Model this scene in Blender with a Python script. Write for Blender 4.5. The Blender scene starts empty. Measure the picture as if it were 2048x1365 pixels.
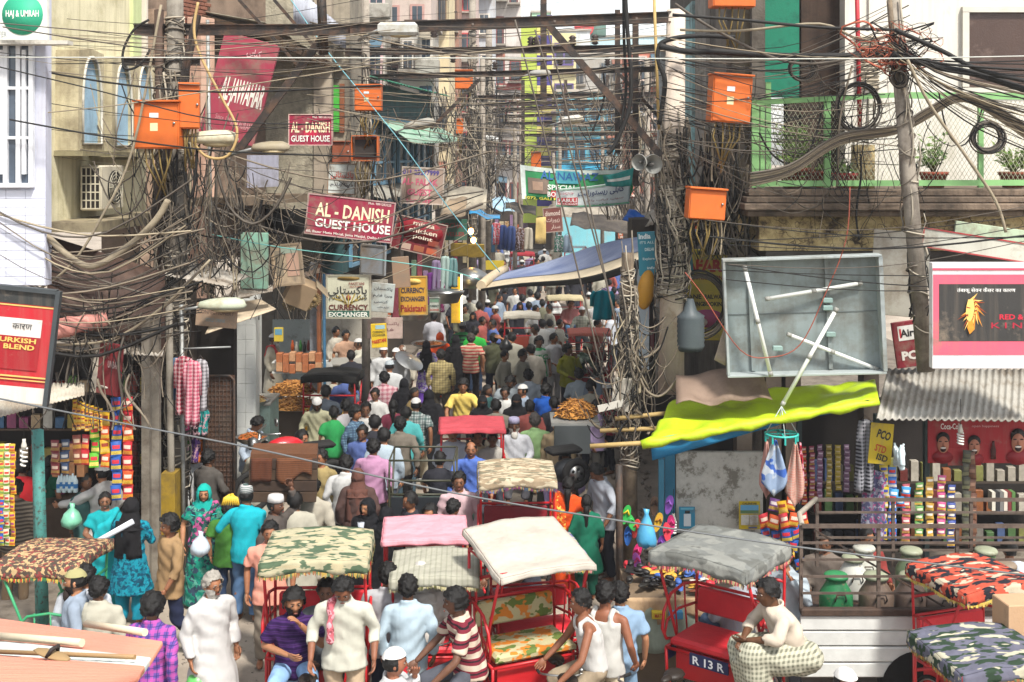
import bpy, bmesh, math, random
import numpy as np
from mathutils import Vector, Matrix, Euler, noise
random.seed(7)
PI = math.pi
R = math.radians
scene = bpy.context.scene
COL = scene.collection
# ---------------------------------------------------------------- camera, sky, sun, exposure
F, H, YH = 2400.0, 6.0, 310.0        # focal length in photo pixels, eye height, horizon row (2048 x 1365)
camd = bpy.data.cameras.new('camera')
cam = bpy.data.objects.new('camera', camd)
COL.objects.link(cam)
cam.location = (0, 0, H)
cam.rotation_euler = (PI/2, 0, 0)
camd.sensor_width = 36.0
camd.lens = 36.0*F/2048
camd.shift_y = -(682.5-YH)/2048       # shift lens keeps the verticals upright as in the photograph
camd.clip_end = 2000
scene.camera = cam
SUN_EL, SUN_AZ = R(55), R(150)        # azimuth clockwise from +Y
world = bpy.data.worlds.new('World')
scene.world = world
world.use_nodes = True
wn = world.node_tree
wn.nodes.clear()
sky = wn.nodes.new('ShaderNodeTexSky')
sky.sky_type = 'NISHITA'
sky.sun_disc = False
sky.sun_elevation = SUN_EL
sky.sun_rotation = SUN_AZ
sky.air_density = 1.2
sky.dust_density = 1.5
sky.ozone_density = 0.6
hsv = wn.nodes.new('ShaderNodeHueSaturation')   # hazy white summer sky
hsv.inputs['Saturation'].default_value = 0.25
bg = wn.nodes.new('ShaderNodeBackground')
bg.inputs[1].default_value = 0.10
wo = wn.nodes.new('ShaderNodeOutputWorld')
wn.links.new(sky.outputs[0], hsv.inputs['Color'])
wn.links.new(hsv.outputs[0], bg.inputs[0])
wn.links.new(bg.outputs[0], wo.inputs[0])
sund = bpy.data.lights.new('sun', 'SUN')
sund.energy = 2.6
sund.angle = R(7)
sund.color = (1.0, 0.95, 0.87)
sun = bpy.data.objects.new('sun', sund)
COL.objects.link(sun)
sun.rotation_euler = (PI/2-SUN_EL, 0, PI-SUN_AZ)
scene.view_settings.view_transform = 'Standard'
scene.view_settings.look = 'None'
scene.view_settings.exposure = 1.45
scene.view_settings.gamma = 1.0
scene.cycles.use_denoising = True
scene.cycles.max_bounces = 6
scene.cycles.diffuse_bounces = 4
scene.cycles.transparent_max_bounces = 8
TMP = bpy.data.scenes.new('work'); TVL = TMP.view_layers[0]    # scratch scene for evaluating modifiers and text, removed at the end
def evaluate(o):
 TMP.collection.objects.link(o)
 with bpy.context.temp_override(scene=TMP, view_layer=TVL):
  dg = bpy.context.evaluated_depsgraph_get()
  return bpy.data.meshes.new_from_object(o.evaluated_get(dg))
def W(px, py, Y):
 "world point seen at photo pixel px, py at depth Y"
 return Vector(((px-1024)*Y/F, Y, H-(py-YH)*Y/F))
def WX(px, Y): return (px-1024)*Y/F
def WZ(py, Y): return H-(py-YH)*Y/F
def GY(py): return F*H/(py-YH)
# ---------------------------------------------------------------- materials
MATS = {}
def srgb(c):
 if isinstance(c, str):
  c = c.lstrip('#')
  v = [int(c[i:i+2], 16)/255 for i in (0, 2, 4)]
  return tuple(((x+0.055)/1.055)**2.4 if x > 0.04045 else x/12.92 for x in v)
 return tuple(c)
class NT:
 def __init__(s, name):
  s.m = bpy.data.materials.new(name); s.m.use_nodes = True
  s.t = s.m.node_tree; s.n = s.t.nodes
  s.b = s.n['Principled BSDF']
 def add(s, typ, **kw):
  n = s.n.new(typ)
  for k, v in kw.items(): setattr(n, k, v)
  return n
 def link(s, a, b): s.t.links.new(a, b)
 def coord(s, obj=False, scale=None):
  if obj: o = s.add('ShaderNodeTexCoord').outputs['Object']
  else: o = s.add('ShaderNodeNewGeometry').outputs['Position']
  if scale is not None:
   mp = s.add('ShaderNodeMapping'); mp.inputs['Scale'].default_value = scale
   s.link(o, mp.inputs[0]); o = mp.outputs[0]
  return o
 def noise(s, co, scale, detail=4, rough=.6):
  n = s.add('ShaderNodeTexNoise'); n.inputs['Scale'].default_value = scale
  n.inputs['Detail'].default_value = detail; n.inputs['Roughness'].default_value = rough
  s.link(co, n.inputs['Vector']); return n.outputs['Fac']
 def ramp(s, fac, stops, interp='LINEAR'):
  r = s.add('ShaderNodeValToRGB'); r.color_ramp.interpolation = interp
  e = r.color_ramp.elements
  while len(e) < len(stops): e.new(0.5)
  for i, (p, c) in enumerate(stops):
   e[i].position = p; e[i].color = (*c, 1) if len(c) == 3 else c
  s.link(fac, r.inputs[0]); return r.outputs[0]
 def mix(s, fac, a, b, mode='MIX'):
  n = s.add('ShaderNodeMix', data_type='RGBA', blend_type=mode)
  for i, v in ((0, fac), (6, a), (7, b)):
   if hasattr(v, 'links') or hasattr(v, 'is_linked'): s.link(v, n.inputs[i])
   elif i == 0: n.inputs[0].default_value = v
   else: n.inputs[i].default_value = (*v, 1)
  return n.outputs[2]
 def math(s, op, a, b=None):
  n = s.add('ShaderNodeMath', operation=op)
  for i, v in ((0, a), (1, b)):
   if v is None: continue
   if hasattr(v, 'is_linked'): s.link(v, n.inputs[i])
   else: n.inputs[i].default_value = v
  return n.outputs[0]
 def xyz(s, co):
  n = s.add('ShaderNodeSeparateXYZ'); s.link(co, n.inputs[0]); return n.outputs
 def bump(s, h, strength, dist=.02):
  n = s.add('ShaderNodeBump'); n.inputs['Strength'].default_value = strength
  n.inputs['Distance'].default_value = dist
  s.link(h, n.inputs['Height']); s.link(n.outputs[0], s.b.inputs['Normal'])
 def col(s, c):
  if hasattr(c, 'is_linked'): s.link(c, s.b.inputs['Base Color'])
  else: s.b.inputs['Base Color'].default_value = (*c, 1)
 def fin(s, rough=.8, metal=0, spec=.3):
  s.b.inputs['Roughness'].default_value = rough
  s.b.inputs['Metallic'].default_value = metal
  s.b.inputs['Specular IOR Level'].default_value = spec
  return s.m
def dk(c, f): return tuple(x*f for x in c)
def M(c, rough=.8, var=.2, scale=3., dirt=0., dcol='#4a4036', dscale=2., streak=0., bump=.15, bscale=40., metal=0., obj=False, spec=.3):
 "general weathered material: colour mottling, dirt patches, vertical streaks, fine relief"
 key = ('M', c, rough, var, scale, dirt, dcol, dscale, streak, bump, bscale, metal, obj, spec)
 if key in MATS: return MATS[key]
 c0 = srgb(c); t = NT('surface')
 co = t.coord(obj)
 n = t.noise(co, scale, 5)
 colr = t.ramp(n, [(.25, dk(c0, 1-var)), (.75, tuple(min(1, x*(1+var*.6)) for x in c0))])
 if dirt:
  d = t.noise(co, dscale, 6, .7)
  f = t.ramp(d, [(.62-.42*dirt, (0, 0, 0)), (.78-.2*dirt, (1, 1, 1))])
  colr = t.mix(f, colr, srgb(dcol))
 if streak:
  sc = t.coord(obj, (9, 9, .55))
  d = t.noise(sc, 1.0, 5, .65)
  f = t.ramp(d, [(.48, (0, 0, 0)), (.72, (streak,)*3)])
  colr = t.mix(f, colr, srgb(dcol))
 t.col(colr)
 if bump: t.bump(t.noise(co, bscale, 4), bump, .02)
 MATS[key] = t.fin(rough, metal, spec)
 return MATS[key]
def CLOTH(c, pat=None, c2='#ffffff', c3=None, s=1., folds=.6):
 "cloth in object space: plain, plaid, hstripe, vstripe, floral, camo, check, print"
 key = ('C', c, pat, c2, c3, s, folds)
 if key in MATS: return MATS[key]
 a, b = srgb(c), srgb(c2); d = srgb(c3) if c3 else dk(a, .5)
 a, b, d = [dk(v, .68) if sum(v) > 1.2 else v for v in (a, b, d)]
 t = NT('cloth'); co = t.coord(True)
 x, y, z = t.xyz(co)
 nz = t.noise(co, 3, 3)
 base = t.ramp(nz, [(.3, dk(a, .88)), (.7, tuple(min(1, v*1.06) for v in a))])
 def stripes(v, freq, duty, off=0.):
  f = t.math('FRACT', t.math('ADD', t.math('MULTIPLY', v, freq), off+50.))
  return t.math('LESS_THAN', f, duty)
 if pat == 'plaid':
  base = t.mix(t.math('MULTIPLY', stripes(z, 13*s, .38), .6), base, b)
  base = t.mix(t.math('MULTIPLY', stripes(x, 13*s, .38), .6), base, b)
  base = t.mix(t.math('MULTIPLY', stripes(z, 13*s, .1, .4), .8), base, d)
  base = t.mix(t.math('MULTIPLY', stripes(x, 13*s, .1, .4), .8), base, d)
 elif pat == 'hstripe':
  base = t.mix(stripes(z, 12*s, .45), base, b)
  base = t.mix(stripes(z, 12*s, .12, .3), base, d)
 elif pat == 'vstripe':
  base = t.mix(t.math('MULTIPLY', stripes(x, 30*s, .3), .6), base, b)
 elif pat in ('floral', 'camo', 'print'):
  sc = t.coord(True, {'floral': (1, 1, 1), 'camo': (.55, 1.25, 1.25), 'print': (.8, 1, 1)}[pat])
  f1 = t.noise(sc, {'floral': 16, 'camo': 13, 'print': 9}[pat]*s, 2, .5)
  base = t.mix(t.ramp(f1, [(.50, (0, 0, 0)), (.53, (1, 1, 1))]), base, b)
  mp = t.add('ShaderNodeMapping'); mp.inputs['Location'].default_value = (3.1, 7.7, 1.3)
  t.link(sc, mp.inputs[0])
  f2 = t.noise(mp.outputs[0], {'floral': 22, 'camo': 12, 'print': 12}[pat]*s, 2, .5)
  base = t.mix(t.ramp(f2, [(.56, (0, 0, 0)), (.59, (1, 1, 1))]), base, d)
 elif pat == 'check':
  base = t.mix(t.math('MULTIPLY', stripes(z, 26*s, .5), .55), base, b)
  base = t.mix(t.math('MULTIPLY', stripes(t.math('ADD', x, y), 26*s, .5), .55), base, b)
 t.col(base)
 fo = t.coord(True, (1, 1, .5))
 h = t.math('ADD', t.noise(fo, 7, 2, .45), t.math('MULTIPLY', t.noise(co, 180, 2), .08))
 t.bump(h, folds, .06)
 MATS[key] = t.fin(.9, 0, .15)
 return MATS[key]
def PAINT(c, rough=.45, chip=.25, rust='#5a3a24', spec=.4):
 "painted metal with chips and rust"
 key = ('P', c, rough, chip, rust)
 if key in MATS: return MATS[key]
 c0 = srgb(c); t = NT('painted_metal'); co = t.coord(True)
 base = t.ramp(t.noise(co, 5, 3), [(.3, dk(c0, .82)), (.7, c0)])
 f = t.ramp(t.noise(co, 14, 6, .75), [(.72-.25*chip, (0, 0, 0)), (.78-.2*chip, (1, 1, 1))])
 t.col(t.mix(f, base, srgb(rust)))
 t.bump(t.noise(co, 60, 3), .12, .01)
 MATS[key] = t.fin(rough, 0, spec)
 return MATS[key]
def SKIN(c='#7d5238'):
 key = ('S', c)
 if key in MATS: return MATS[key]
 c0 = srgb(c); t = NT('skin'); co = t.coord(True)
 t.col(t.ramp(t.noise(co, 14, 3), [(.3, dk(c0, .86)), (.7, tuple(min(1, v*1.1) for v in c0))]))
 t.bump(t.noise(co, 90, 2), .08, .01)
 t.b.inputs['Subsurface Weight'].default_value = .06
 t.b.inputs['Subsurface Radius'].default_value = (.02, .008, .004)
 MATS[key] = t.fin(.55, 0, .35)
 return MATS[key]
def EMIT(c, s):
 key = ('E', c, s)
 if key in MATS: return MATS[key]
 t = NT('glowing'); c0 = srgb(c); t.col(c0)
 t.b.inputs['Emission Color'].default_value = (*c0, 1); t.b.inputs['Emission Strength'].default_value = s
 MATS[key] = t.fin(.4); return MATS[key]
def GLASS(c='#3a4650', rough=.12):
 key = ('G', c, rough)
 if key in MATS: return MATS[key]
 t = NT('window_glass'); c0 = srgb(c); co = t.coord()
 t.col(t.ramp(t.noise(co, 3, 4), [(.3, dk(c0, .7)), (.7, c0)]))
 MATS[key] = t.fin(rough, 0, .6); return MATS[key]
# ---------------------------------------------------------------- mesh building
class MB:
 "collects shapes; build() links them as ONE mesh object"
 def __init__(s): s.v = []; s.f = []; s.mi = []; s.sm = []
 def add(s, verts, faces, mi=0, smooth=False):
  o = len(s.v); s.v.extend([tuple(v) for v in verts])
  for f in faces:
   s.f.append(tuple(i+o for i in f)); s.mi.append(mi); s.sm.append(smooth)
  return s
 def box(s, c, size, mi=0, rot=None, bev=0.):
  sx, sy, sz = [x/2 for x in size]
  if bev:
   b = min(bev, sx*.9, sy*.9, sz*.9)
   vs = []
   for z, k in ((-sz, 1), (-sz+b, 0), (sz-b, 0), (sz, 1)):
    ax, ay = (sx-b, sy-b) if k else (sx, sy)
    if k: vs += [(-ax, -ay, z), (ax, -ay, z), (ax, ay, z), (-ax, ay, z)]
    else: vs += [(-ax, -ay, z), (ax, -ay, z), (ax, ay, z), (-ax, ay, z)]
   fs = [(3, 2, 1, 0), (12, 13, 14, 15)]
   for k in range(3):
    for i in range(4):
     j = (i+1) % 4; fs.append((k*4+i, k*4+j, k*4+4+j, k*4+4+i))
  else:
   vs = [(-sx, -sy, -sz), (sx, -sy, -sz), (sx, sy, -sz), (-sx, sy, -sz), (-sx, -sy, sz), (sx, -sy, sz), (sx, sy, sz), (-sx, sy, sz)]
   fs = [(3, 2, 1, 0), (4, 5, 6, 7), (0, 1, 5, 4), (1, 2, 6, 5), (2, 3, 7, 6), (3, 0, 4, 7)]
  c = Vector(c)
  if rot is not None:
   m = rot if isinstance(rot, Matrix) else Euler(rot).to_matrix()
   vs = [m @ Vector(v)+c for v in vs]
  else: vs = [Vector(v)+c for v in vs]
  return s.add(vs, fs, mi)
 def bar(s, p0, p1, w, h, mi=0):
  "rectangular bar between two points, w across, h in the up direction"
  p0, p1 = Vector(p0), Vector(p1); d = p1-p0; L = d.length
  if L < 1e-6: return s
  d /= L; up = Vector((0, 0, 1)) if abs(d.z) < .95 else Vector((0, 1, 0))
  sx = d.cross(up).normalized(); uz = sx.cross(d)
  m = Matrix((sx, d, uz)).transposed()
  return s.box((p0+p1)/2, (w, L, h), mi, m)
 def tube(s, pts, r, n=8, mi=0, cap=True, smooth=True, closed=False):
  pts = [Vector(p) for p in pts]; k = len(pts)
  rs = r if isinstance(r, (list, tuple)) else [r]*k
  vs = []; prev = None
  for i, p in enumerate(pts):
   if closed: d = pts[(i+1) % k]-pts[i-1]
   else: d = pts[min(i+1, k-1)]-pts[max(i-1, 0)]
   if d.length < 1e-9: d = Vector((0, 0, 1))
   d.normalize()
   if prev is None:
    a = Vector((0, 0, 1)) if abs(d.z) < .9 else Vector((1, 0, 0))
    u = d.cross(a).normalized()
   else:
    u = prev-d*prev.dot(d)
    if u.length < 1e-6: u = d.orthogonal()
    u.normalize()
   w = d.cross(u); prev = u
   for j in range(n):
    a = 2*PI*j/n; vs.append(p+(u*math.cos(a)+w*math.sin(a))*rs[i])
  fs = []
  for i in range(k if closed else k-1):
   i2 = (i+1) % k
   for j in range(n):
    j2 = (j+1) % n; fs.append((i*n+j, i*n+j2, i2*n+j2, i2*n+j))
  s.add(vs, fs, mi, smooth)
  if cap and not closed:
   o = len(s.v)-k*n
   s.f.append(tuple(o+j for j in reversed(range(n)))); s.mi.append(mi); s.sm.append(False)
   s.f.append(tuple(o+(k-1)*n+j for j in range(n))); s.mi.append(mi); s.sm.append(False)
  return s
 def lathe(s, c, prof, n=16, mi=0, axis='Z', smooth=True, cap=True):
  c = Vector(c); vs = []
  for r, h in prof:
   for j in range(n):
    a = 2*PI*j/n; q = (r*math.cos(a), r*math.sin(a), h)
    if axis == 'Y': q = (q[0], q[2], q[1])
    elif axis == 'X': q = (q[2], q[0], q[1])
    vs.append(Vector(q)+c)
  k = len(prof); fs = []
  for i in range(k-1):
   for j in range(n):
    j2 = (j+1) % n; fs.append((i*n+j, i*n+j2, (i+1)*n+j2, (i+1)*n+j))
  if cap: fs += [tuple(reversed(range(n))), tuple((k-1)*n+j for j in range(n))]
  return s.add(vs, fs, mi, smooth)
 def ell(s, c, r, mi=0, n=10, m=8, rot=None):
  vs = []; c = Vector(c)
  for i in range(m+1):
   th = PI*i/m
   for j in range(n):
    a = 2*PI*j/n
    q = Vector((r[0]*math.sin(th)*math.cos(a), r[1]*math.sin(th)*math.sin(a), r[2]*math.cos(th)))
    if rot is not None: q = rot @ q
    vs.append(q+c)
  fs = []
  for i in range(m):
   for j in range(n):
    j2 = (j+1) % n; fs.append((i*n+j, (i+1)*n+j, (i+1)*n+j2, i*n+j2))
  return s.add(vs, fs, mi, True)
 def sheet(s, fn, nu, nv, mi=0, thick=0., smooth=True):
  "grid surface fn(u, v) with u, v in 0..1; thick gives it a back"
  P = [[Vector(fn(i/nu, j/nv)) for j in range(nv+1)] for i in range(nu+1)]
  vs = [p for r in P for p in r]; w = nv+1
  fs = [(i*w+j, (i+1)*w+j, (i+1)*w+j+1, i*w+j+1) for i in range(nu) for j in range(nv)]
  if not thick: return s.add(vs, fs, mi, smooth)
  nor = []
  for i in range(nu+1):
   for j in range(nv+1):
    du = P[min(i+1, nu)][j]-P[max(i-1, 0)][j]; dv = P[i][min(j+1, nv)]-P[i][max(j-1, 0)]
    n = du.cross(dv); nor.append(n.normalized() if n.length > 1e-9 else Vector((0, 0, 1)))
  k = len(vs)
  vs2 = vs+[p-n*thick for p, n in zip(vs, nor)]
  fs2 = fs+[tuple(q+k for q in reversed(f)) for f in fs]
  rim = [(i, 0) for i in range(nu+1)]+[(nu, j) for j in range(1, nv+1)]+[(i, nv) for i in range(nu-1, -1, -1)]+[(0, j) for j in range(nv-1, 0, -1)]
  for a in range(len(rim)):
   p, q = rim[a], rim[(a+1) % len(rim)]; p, q = p[0]*w+p[1], q[0]*w+q[1]
   fs2.append((q, p, p+k, q+k))
  return s.add(vs2, fs2, mi, smooth)
 def prism(s, poly, y0, y1, mi=0):
  "polygon in x, z extruded along y"
  n = len(poly); vs = [(x, y0, z) for x, z in poly]+[(x, y1, z) for x, z in poly]
  fs = [tuple(range(n)), tuple(reversed(range(n, 2*n)))]
  for i in range(n): j = (i+1) % n; fs.append((i, i+n, j+n, j))
  return s.add(vs, fs, mi)
 def xf(s, m, start=0):
  for i in range(start, len(s.v)): s.v[i] = tuple(m @ Vector(s.v[i]))
  return s
 def mesh(s, name='m'):
  me = bpy.data.meshes.new(name); me.from_pydata(s.v, [], s.f)
  me.polygons.foreach_set('material_index', s.mi); me.polygons.foreach_set('use_smooth', s.sm)
  me.update(); return me
 def build(s, name, mats, parent=None, loc=None, rot=None):
  me = s.mesh(name)
  return obj(name, me, mats, parent, loc, rot)
def obj(name, me, mats=None, parent=None, loc=None, rot=None):
 o = bpy.data.objects.new(name, me); COL.objects.link(o)
 if mats is not None:
  if not isinstance(mats, (list, tuple)): mats = [mats]
  if len(me.materials) == 0:
   for m in mats: me.materials.append(m)
  else:
   for i, m in enumerate(mats):
    if i >= len(o.material_slots): break
    o.material_slots[i].link = 'OBJECT'; o.material_slots[i].material = m
 if parent is not None: o.parent = parent
 if loc is not None: o.location = loc
 if rot is not None: o.rotation_euler = rot
 return o
def tag(o, label=None, cat=None, group=None, kind=None):
 if label: o['label'] = label
 if cat: o['category'] = cat
 if group: o['group'] = group
 if kind: o['kind'] = kind
 elif cat: o['kind'] = 'thing'
 return o
def thing(name, label, cat, loc=(0, 0, 0), rot=(0, 0, 0), group=None, scale=1.):
 o = bpy.data.objects.new(name, None); COL.objects.link(o)
 o.location = loc; o.rotation_euler = rot; o.scale = (scale,)*3 if not isinstance(scale, tuple) else scale
 o.empty_display_size = .1
 return tag(o, label, cat, group)
TXT = {}
def text_mesh(s, w, h, bold=.0, thick=.004):
 "lettering as a mesh in x, z facing -y, stretched to w by h and centred"
 key = (s, round(w, 3), round(h, 3), bold)
 if key in TXT: return TXT[key]
 cu = bpy.data.curves.new('t', 'FONT'); cu.body = s; cu.size = 1; cu.align_x = 'CENTER'; cu.align_y = 'CENTER'
 cu.resolution_u = 2; cu.offset = bold
 o = bpy.data.objects.new('t', cu)
 me = evaluate(o)
 bpy.data.objects.remove(o); bpy.data.curves.remove(cu)
 n = len(me.vertices)
 if n:
  a = np.empty(n*3); me.vertices.foreach_get('co', a); a = a.reshape(-1, 3)
  lo, hi = a.min(0), a.max(0); sz = np.maximum(hi-lo, 1e-6)
  b = np.zeros_like(a)
  b[:, 0] = ((a[:, 0]-lo[0])/sz[0]-.5)*w
  b[:, 2] = ((a[:, 1]-lo[1])/sz[1]-.5)*h
  me.vertices.foreach_set('co', b.ravel()); me.update()
 me.materials.clear()
 TXT[key] = me
 return me
def vnoise(co, s): return noise.noise(Vector((co[0]*s, co[1]*s, co[2]*s)))
# ---------------------------------------------------------------- people
def P_(eL, wL, eR, wR, kL, aL, kR, aR, pel=(0, 0, .93), chest=(0, 0, 1.27), neck=(0, .0, 1.44), head=(0, -.02, 1.585), turn=0., nod=0.):
 return dict(eL=eL, wL=wL, eR=eR, wR=wR, kL=kL, aL=aL, kR=kR, aR=aR, pel=pel, chest=chest, neck=neck, head=head, turn=turn, nod=nod)
LEG = dict(kL=(.10, -.03, .50), aL=(.11, .03, .08), kR=(-.10, -.03, .50), aR=(-.11, .03, .08))
ADN = dict(eL=(.255, .04, 1.14), wL=(.25, -.04, .89), eR=(-.255, .04, 1.14), wR=(-.25, -.04, .89))
POSE = {
 'stand': P_(**ADN, **LEG),
 'walk': P_((.26, -.04, 1.14), (.25, -.17, .93), (-.27, .13, 1.16), (-.27, .12, .90), (.10, .03, .50), (.10, .30, .14), (-.10, -.18, .52), (-.10, -.27, .09)),
 'bent': P_((.27, .02, 1.14), (.12, -.24, 1.16), (-.27, .04, 1.14), (-.27, -.06, .89), **LEG),
 'both': P_((.26, -.04, 1.14), (.10, -.30, 1.08), (-.26, -.04, 1.14), (-.10, -.30, 1.08), **LEG),
 'reach': P_((.30, -.20, 1.24), (.30, -.46, 1.18), (-.27, .04, 1.14), (-.26, -.10, .92), **LEG),
 'hipsl': P_((.34, .02, 1.16), (.20, -.14, 1.00), (-.27, .06, 1.14), (-.27, .0, .89), **LEG),
 'facehand': P_((.27, -.10, 1.16), (.10, -.17, 1.45), (-.26, .0, 1.14), (-.16, -.24, 1.02), **LEG, turn=20),
 'carry': P_((.34, -.10, 1.46), (.28, -.06, 1.74), (-.27, .04, 1.14), (-.27, -.05, .89), **LEG),
 'bagback': P_((.27, .04, 1.14), (.27, -.04, .89), (-.36, .0, 1.50), (-.16, .10, 1.62), **LEG),
 'lean': P_((.24, -.32, 1.05), (.16, -.42, .82), (-.24, -.32, 1.05), (-.16, -.46, .84), pel=(0, .06, .93), chest=(0, -.10, 1.22), neck=(0, -.20, 1.36), head=(0, -.28, 1.47), nod=30, **LEG),
 'sit': P_((.26, .0, .70), (.15, -.28, .62), (-.26, .0, .70), (-.13, -.30, .62), (.13, -.44, .52), (.13, -.44, .08), (-.13, -.44, .52), (-.13, -.44, .08), pel=(0, 0, .50), chest=(0, .03, .84), neck=(0, .02, 1.01), head=(0, .0, 1.155)),
 'sitface': P_((.26, -.12, .74), (.06, -.22, 1.00), (-.27, .0, .72), (-.05, -.26, .72), (.16, -.44, .52), (.16, -.44, .08), (-.17, -.44, .52), (-.17, -.44, .08), pel=(0, 0, .50), chest=(0, .0, .84), neck=(0, -.02, 1.01), head=(0, -.05, 1.15), turn=10),
 'ride': P_((.30, -.22, 1.12), (.28, -.44, .92), (-.30, -.22, 1.12), (-.28, -.44, .92), (.12, -.33, .66), (.12, -.16, .18), (-.12, -.38, .80), (-.12, -.22, .42), pel=(0, 0, .93), chest=(0, -.06, 1.27), neck=(0, -.11, 1.43), head=(0, -.15, 1.575)),
 'down': P_((.27, -.04, 1.13), (.27, -.20, .90), (-.27, -.04, 1.13), (-.27, -.20, .90), chest=(0, -.03, 1.26), neck=(0, -.07, 1.42), head=(0, -.14, 1.55), nod=32, **LEG),
 'perch': P_((.25, -.26, .80), (.05, -.44, .74), (-.25, -.26, .80), (-.02, -.46, .70), (.15, -.42, .60), (.14, -.36, .18), (-.16, -.42, .62), (-.14, -.30, .20), pel=(0, .0, .52), chest=(0, -.10, .85), neck=(0, -.18, 1.00), head=(0, -.24, 1.13), turn=10),
}
for k, t in (('stand', 40), ('walk', 45), ('both', -35), ('bent', 35), ('ride', 50)):
 for sgn, nm in ((1, k+'L'), (-1, k+'R')):
  q = dict(POSE[k]); q['turn'] = sgn*abs(t); POSE[nm] = q
def rings(mb, secs, n=18):
 "closed loft through ellipse sections (cx, cy, cz, rx, ry)"
 vs = []
 for cx, cy, cz, rx, ry in secs:
  for j in range(n):
   a = 2*PI*j/n; vs.append((cx+rx*math.cos(a), cy+ry*math.sin(a), cz))
 k = len(secs); fs = []
 for i in range(k-1):
  for j in range(n): fs.append((i*n+j, i*n+(j+1) % n, (i+1)*n+(j+1) % n, (i+1)*n+j))
 fs += [tuple(reversed(range(n))), tuple((k-1)*n+j for j in range(n))]
 if secs[-1][2] < secs[0][2]: fs = [tuple(reversed(f)) for f in fs]
 mb.add(vs, fs)
def limb(mb, pts, rs, n=12, flat=False):
 pts = [Vector(p) for p in pts]
 if not flat:
  d0 = (pts[0]-pts[1]).normalized()*rs[0]; d1 = (pts[-1]-pts[-2]).normalized()*rs[-1]
  pts = [pts[0]+d0*.95, pts[0]+d0*.6]+pts+[pts[-1]+d1*.6, pts[-1]+d1*.95]
  rs = [rs[0]*.3, rs[0]*.8]+list(rs)+[rs[-1]*.8, rs[-1]*.3]
 mb.tube(pts, list(rs), n)
def lerp(a, b, t): return tuple(x+(y-x)*t for x, y in zip(a, b))
def voxel(mb, vox, smooth=3, wrinkle=0., seed=0):
 me = mb.mesh('v'); o = bpy.data.objects.new('v', me)
 m = o.modifiers.new('r', 'REMESH'); m.mode = 'VOXEL'; m.voxel_size = vox; m.use_smooth_shade = True
 if smooth:
  s = o.modifiers.new('s', 'SMOOTH'); s.factor = .5; s.iterations = smooth
 r = evaluate(o)
 bpy.data.objects.remove(o); bpy.data.meshes.remove(me)
 if wrinkle and len(r.vertices):
  k = len(r.vertices); a = np.empty(k*3); r.vertices.foreach_get('co', a); a = a.reshape(-1, 3)
  nn = np.empty(k*3); r.vertices.foreach_get('normal', nn); nn = nn.reshape(-1, 3)
  u = a @ np.array([[7, 3, 2], [-3, 8, 2], [2.5, -2.5, 4.5]]).T+seed
  w = np.sin(u[:, 0]*2.1+np.sin(u[:, 2]*2.7)*1.3)*np.sin(u[:, 1]*1.9+np.cos(u[:, 0]*1.3))+.6*np.sin(u[:, 2]*6+u[:, 0]*3.1+2*np.sin(u[:, 1]*2))
  a += nn*(w*wrinkle)[:, None]; r.vertices.foreach_set('co', a.ravel()); r.update()
 r.polygons.foreach_set('use_smooth', [True]*len(r.polygons))
 return r
def head_matrix(p):
 return Matrix.Translation(Vector(p['head'])) @ Matrix.Rotation(R(p['turn']), 4, 'Z') @ Matrix.Rotation(R(p['nod']), 4, 'X')
def head_surface(th, az):
 "polar angle from the crown, azimuth 0 = face; returns a point on the head"
 z = math.cos(th); s = math.sin(th)
 x = .077*s*math.sin(az); y = -.096*s*math.cos(az)+.006; zz = .122*z
 if zz < 0:
  t = (-zz/.122)
  x *= 1-.30*t*t; y = y*(1-.12*t) if y < 0 else y*(1-.45*t)
 front = max(0, math.cos(az))*s
 if front > 0:
  g = lambda px, pz, sx, sz: math.exp(-((x-px)/sx)**2-((zz-pz)/sz)**2)
  y -= .024*g(0, -.030, .013, .020)+.010*g(0, -.005, .010, .03)
  y += .012*(g(.031, .008, .017, .012)+g(-.031, .008, .017, .012))
  y -= .007*g(0, .028, .05, .010)
  y -= .006*(g(0, -.062, .022, .007)+g(0, -.075, .018, .007))-.004*g(0, -.069, .024, .003)
  y -= .008*g(0, -.105, .022, .016)
 return Vector((x, y, zz))
def head_mesh(mb, m, nu=26, nv=20, mi=0):
 vs = []
 for i in range(nv+1):
  for j in range(nu):
   vs.append(m @ head_surface(PI*i/nv, 2*PI*j/nu))
 fs = []
 for i in range(nv):
  for j in range(nu):
   j2 = (j+1) % nu; fs.append((i*nu+j, (i+1)*nu+j, (i+1)*nu+j2, i*nu+j2))
 mb.add(vs, fs, mi, True)
 r3 = m.to_3x3()
 for s in (-1, 1):
  mb.ell(m @ Vector((s*.079, .012, -.005)), (.010, .020, .033), mi, 8, 6, r3 @ Matrix.Rotation(s*.3, 3, 'Z'))
def shell(mb, m, off, keep, nu=26, nv=20, jit=0., mi=0):
 "part of the head surface pushed out by off where keep(th, az) holds"
 idx = {}; vs = []; fs = []
 def vid(i, j):
  j %= nu
  if (i, j) not in idx:
   th, az = PI*i/nv, 2*PI*j/nu
   p = head_surface(th, az); n = Vector((p.x/.077**2, p.y/.096**2, p.z/.122**2))
   n = n.normalized() if n.length > 1e-6 else Vector((0, 0, 1))
   o = off(th, az) if callable(off) else off
   o += jit*(noise.noise(p*38)+.7*noise.noise(p*95))
   idx[(i, j)] = len(vs); vs.append(m @ (p+n*o))
  return idx[(i, j)]
 for i in range(nv):
  for j in range(nu):
   az = 2*PI*(j+.5)/nu; az = az if az < PI else az-2*PI
   if keep(PI*(i+.5)/nv, az): fs.append((vid(i, j), vid(i+1, j), vid(i+1, j+1), vid(i, j+1)))
 mb.add(vs, fs, mi, True)
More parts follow.
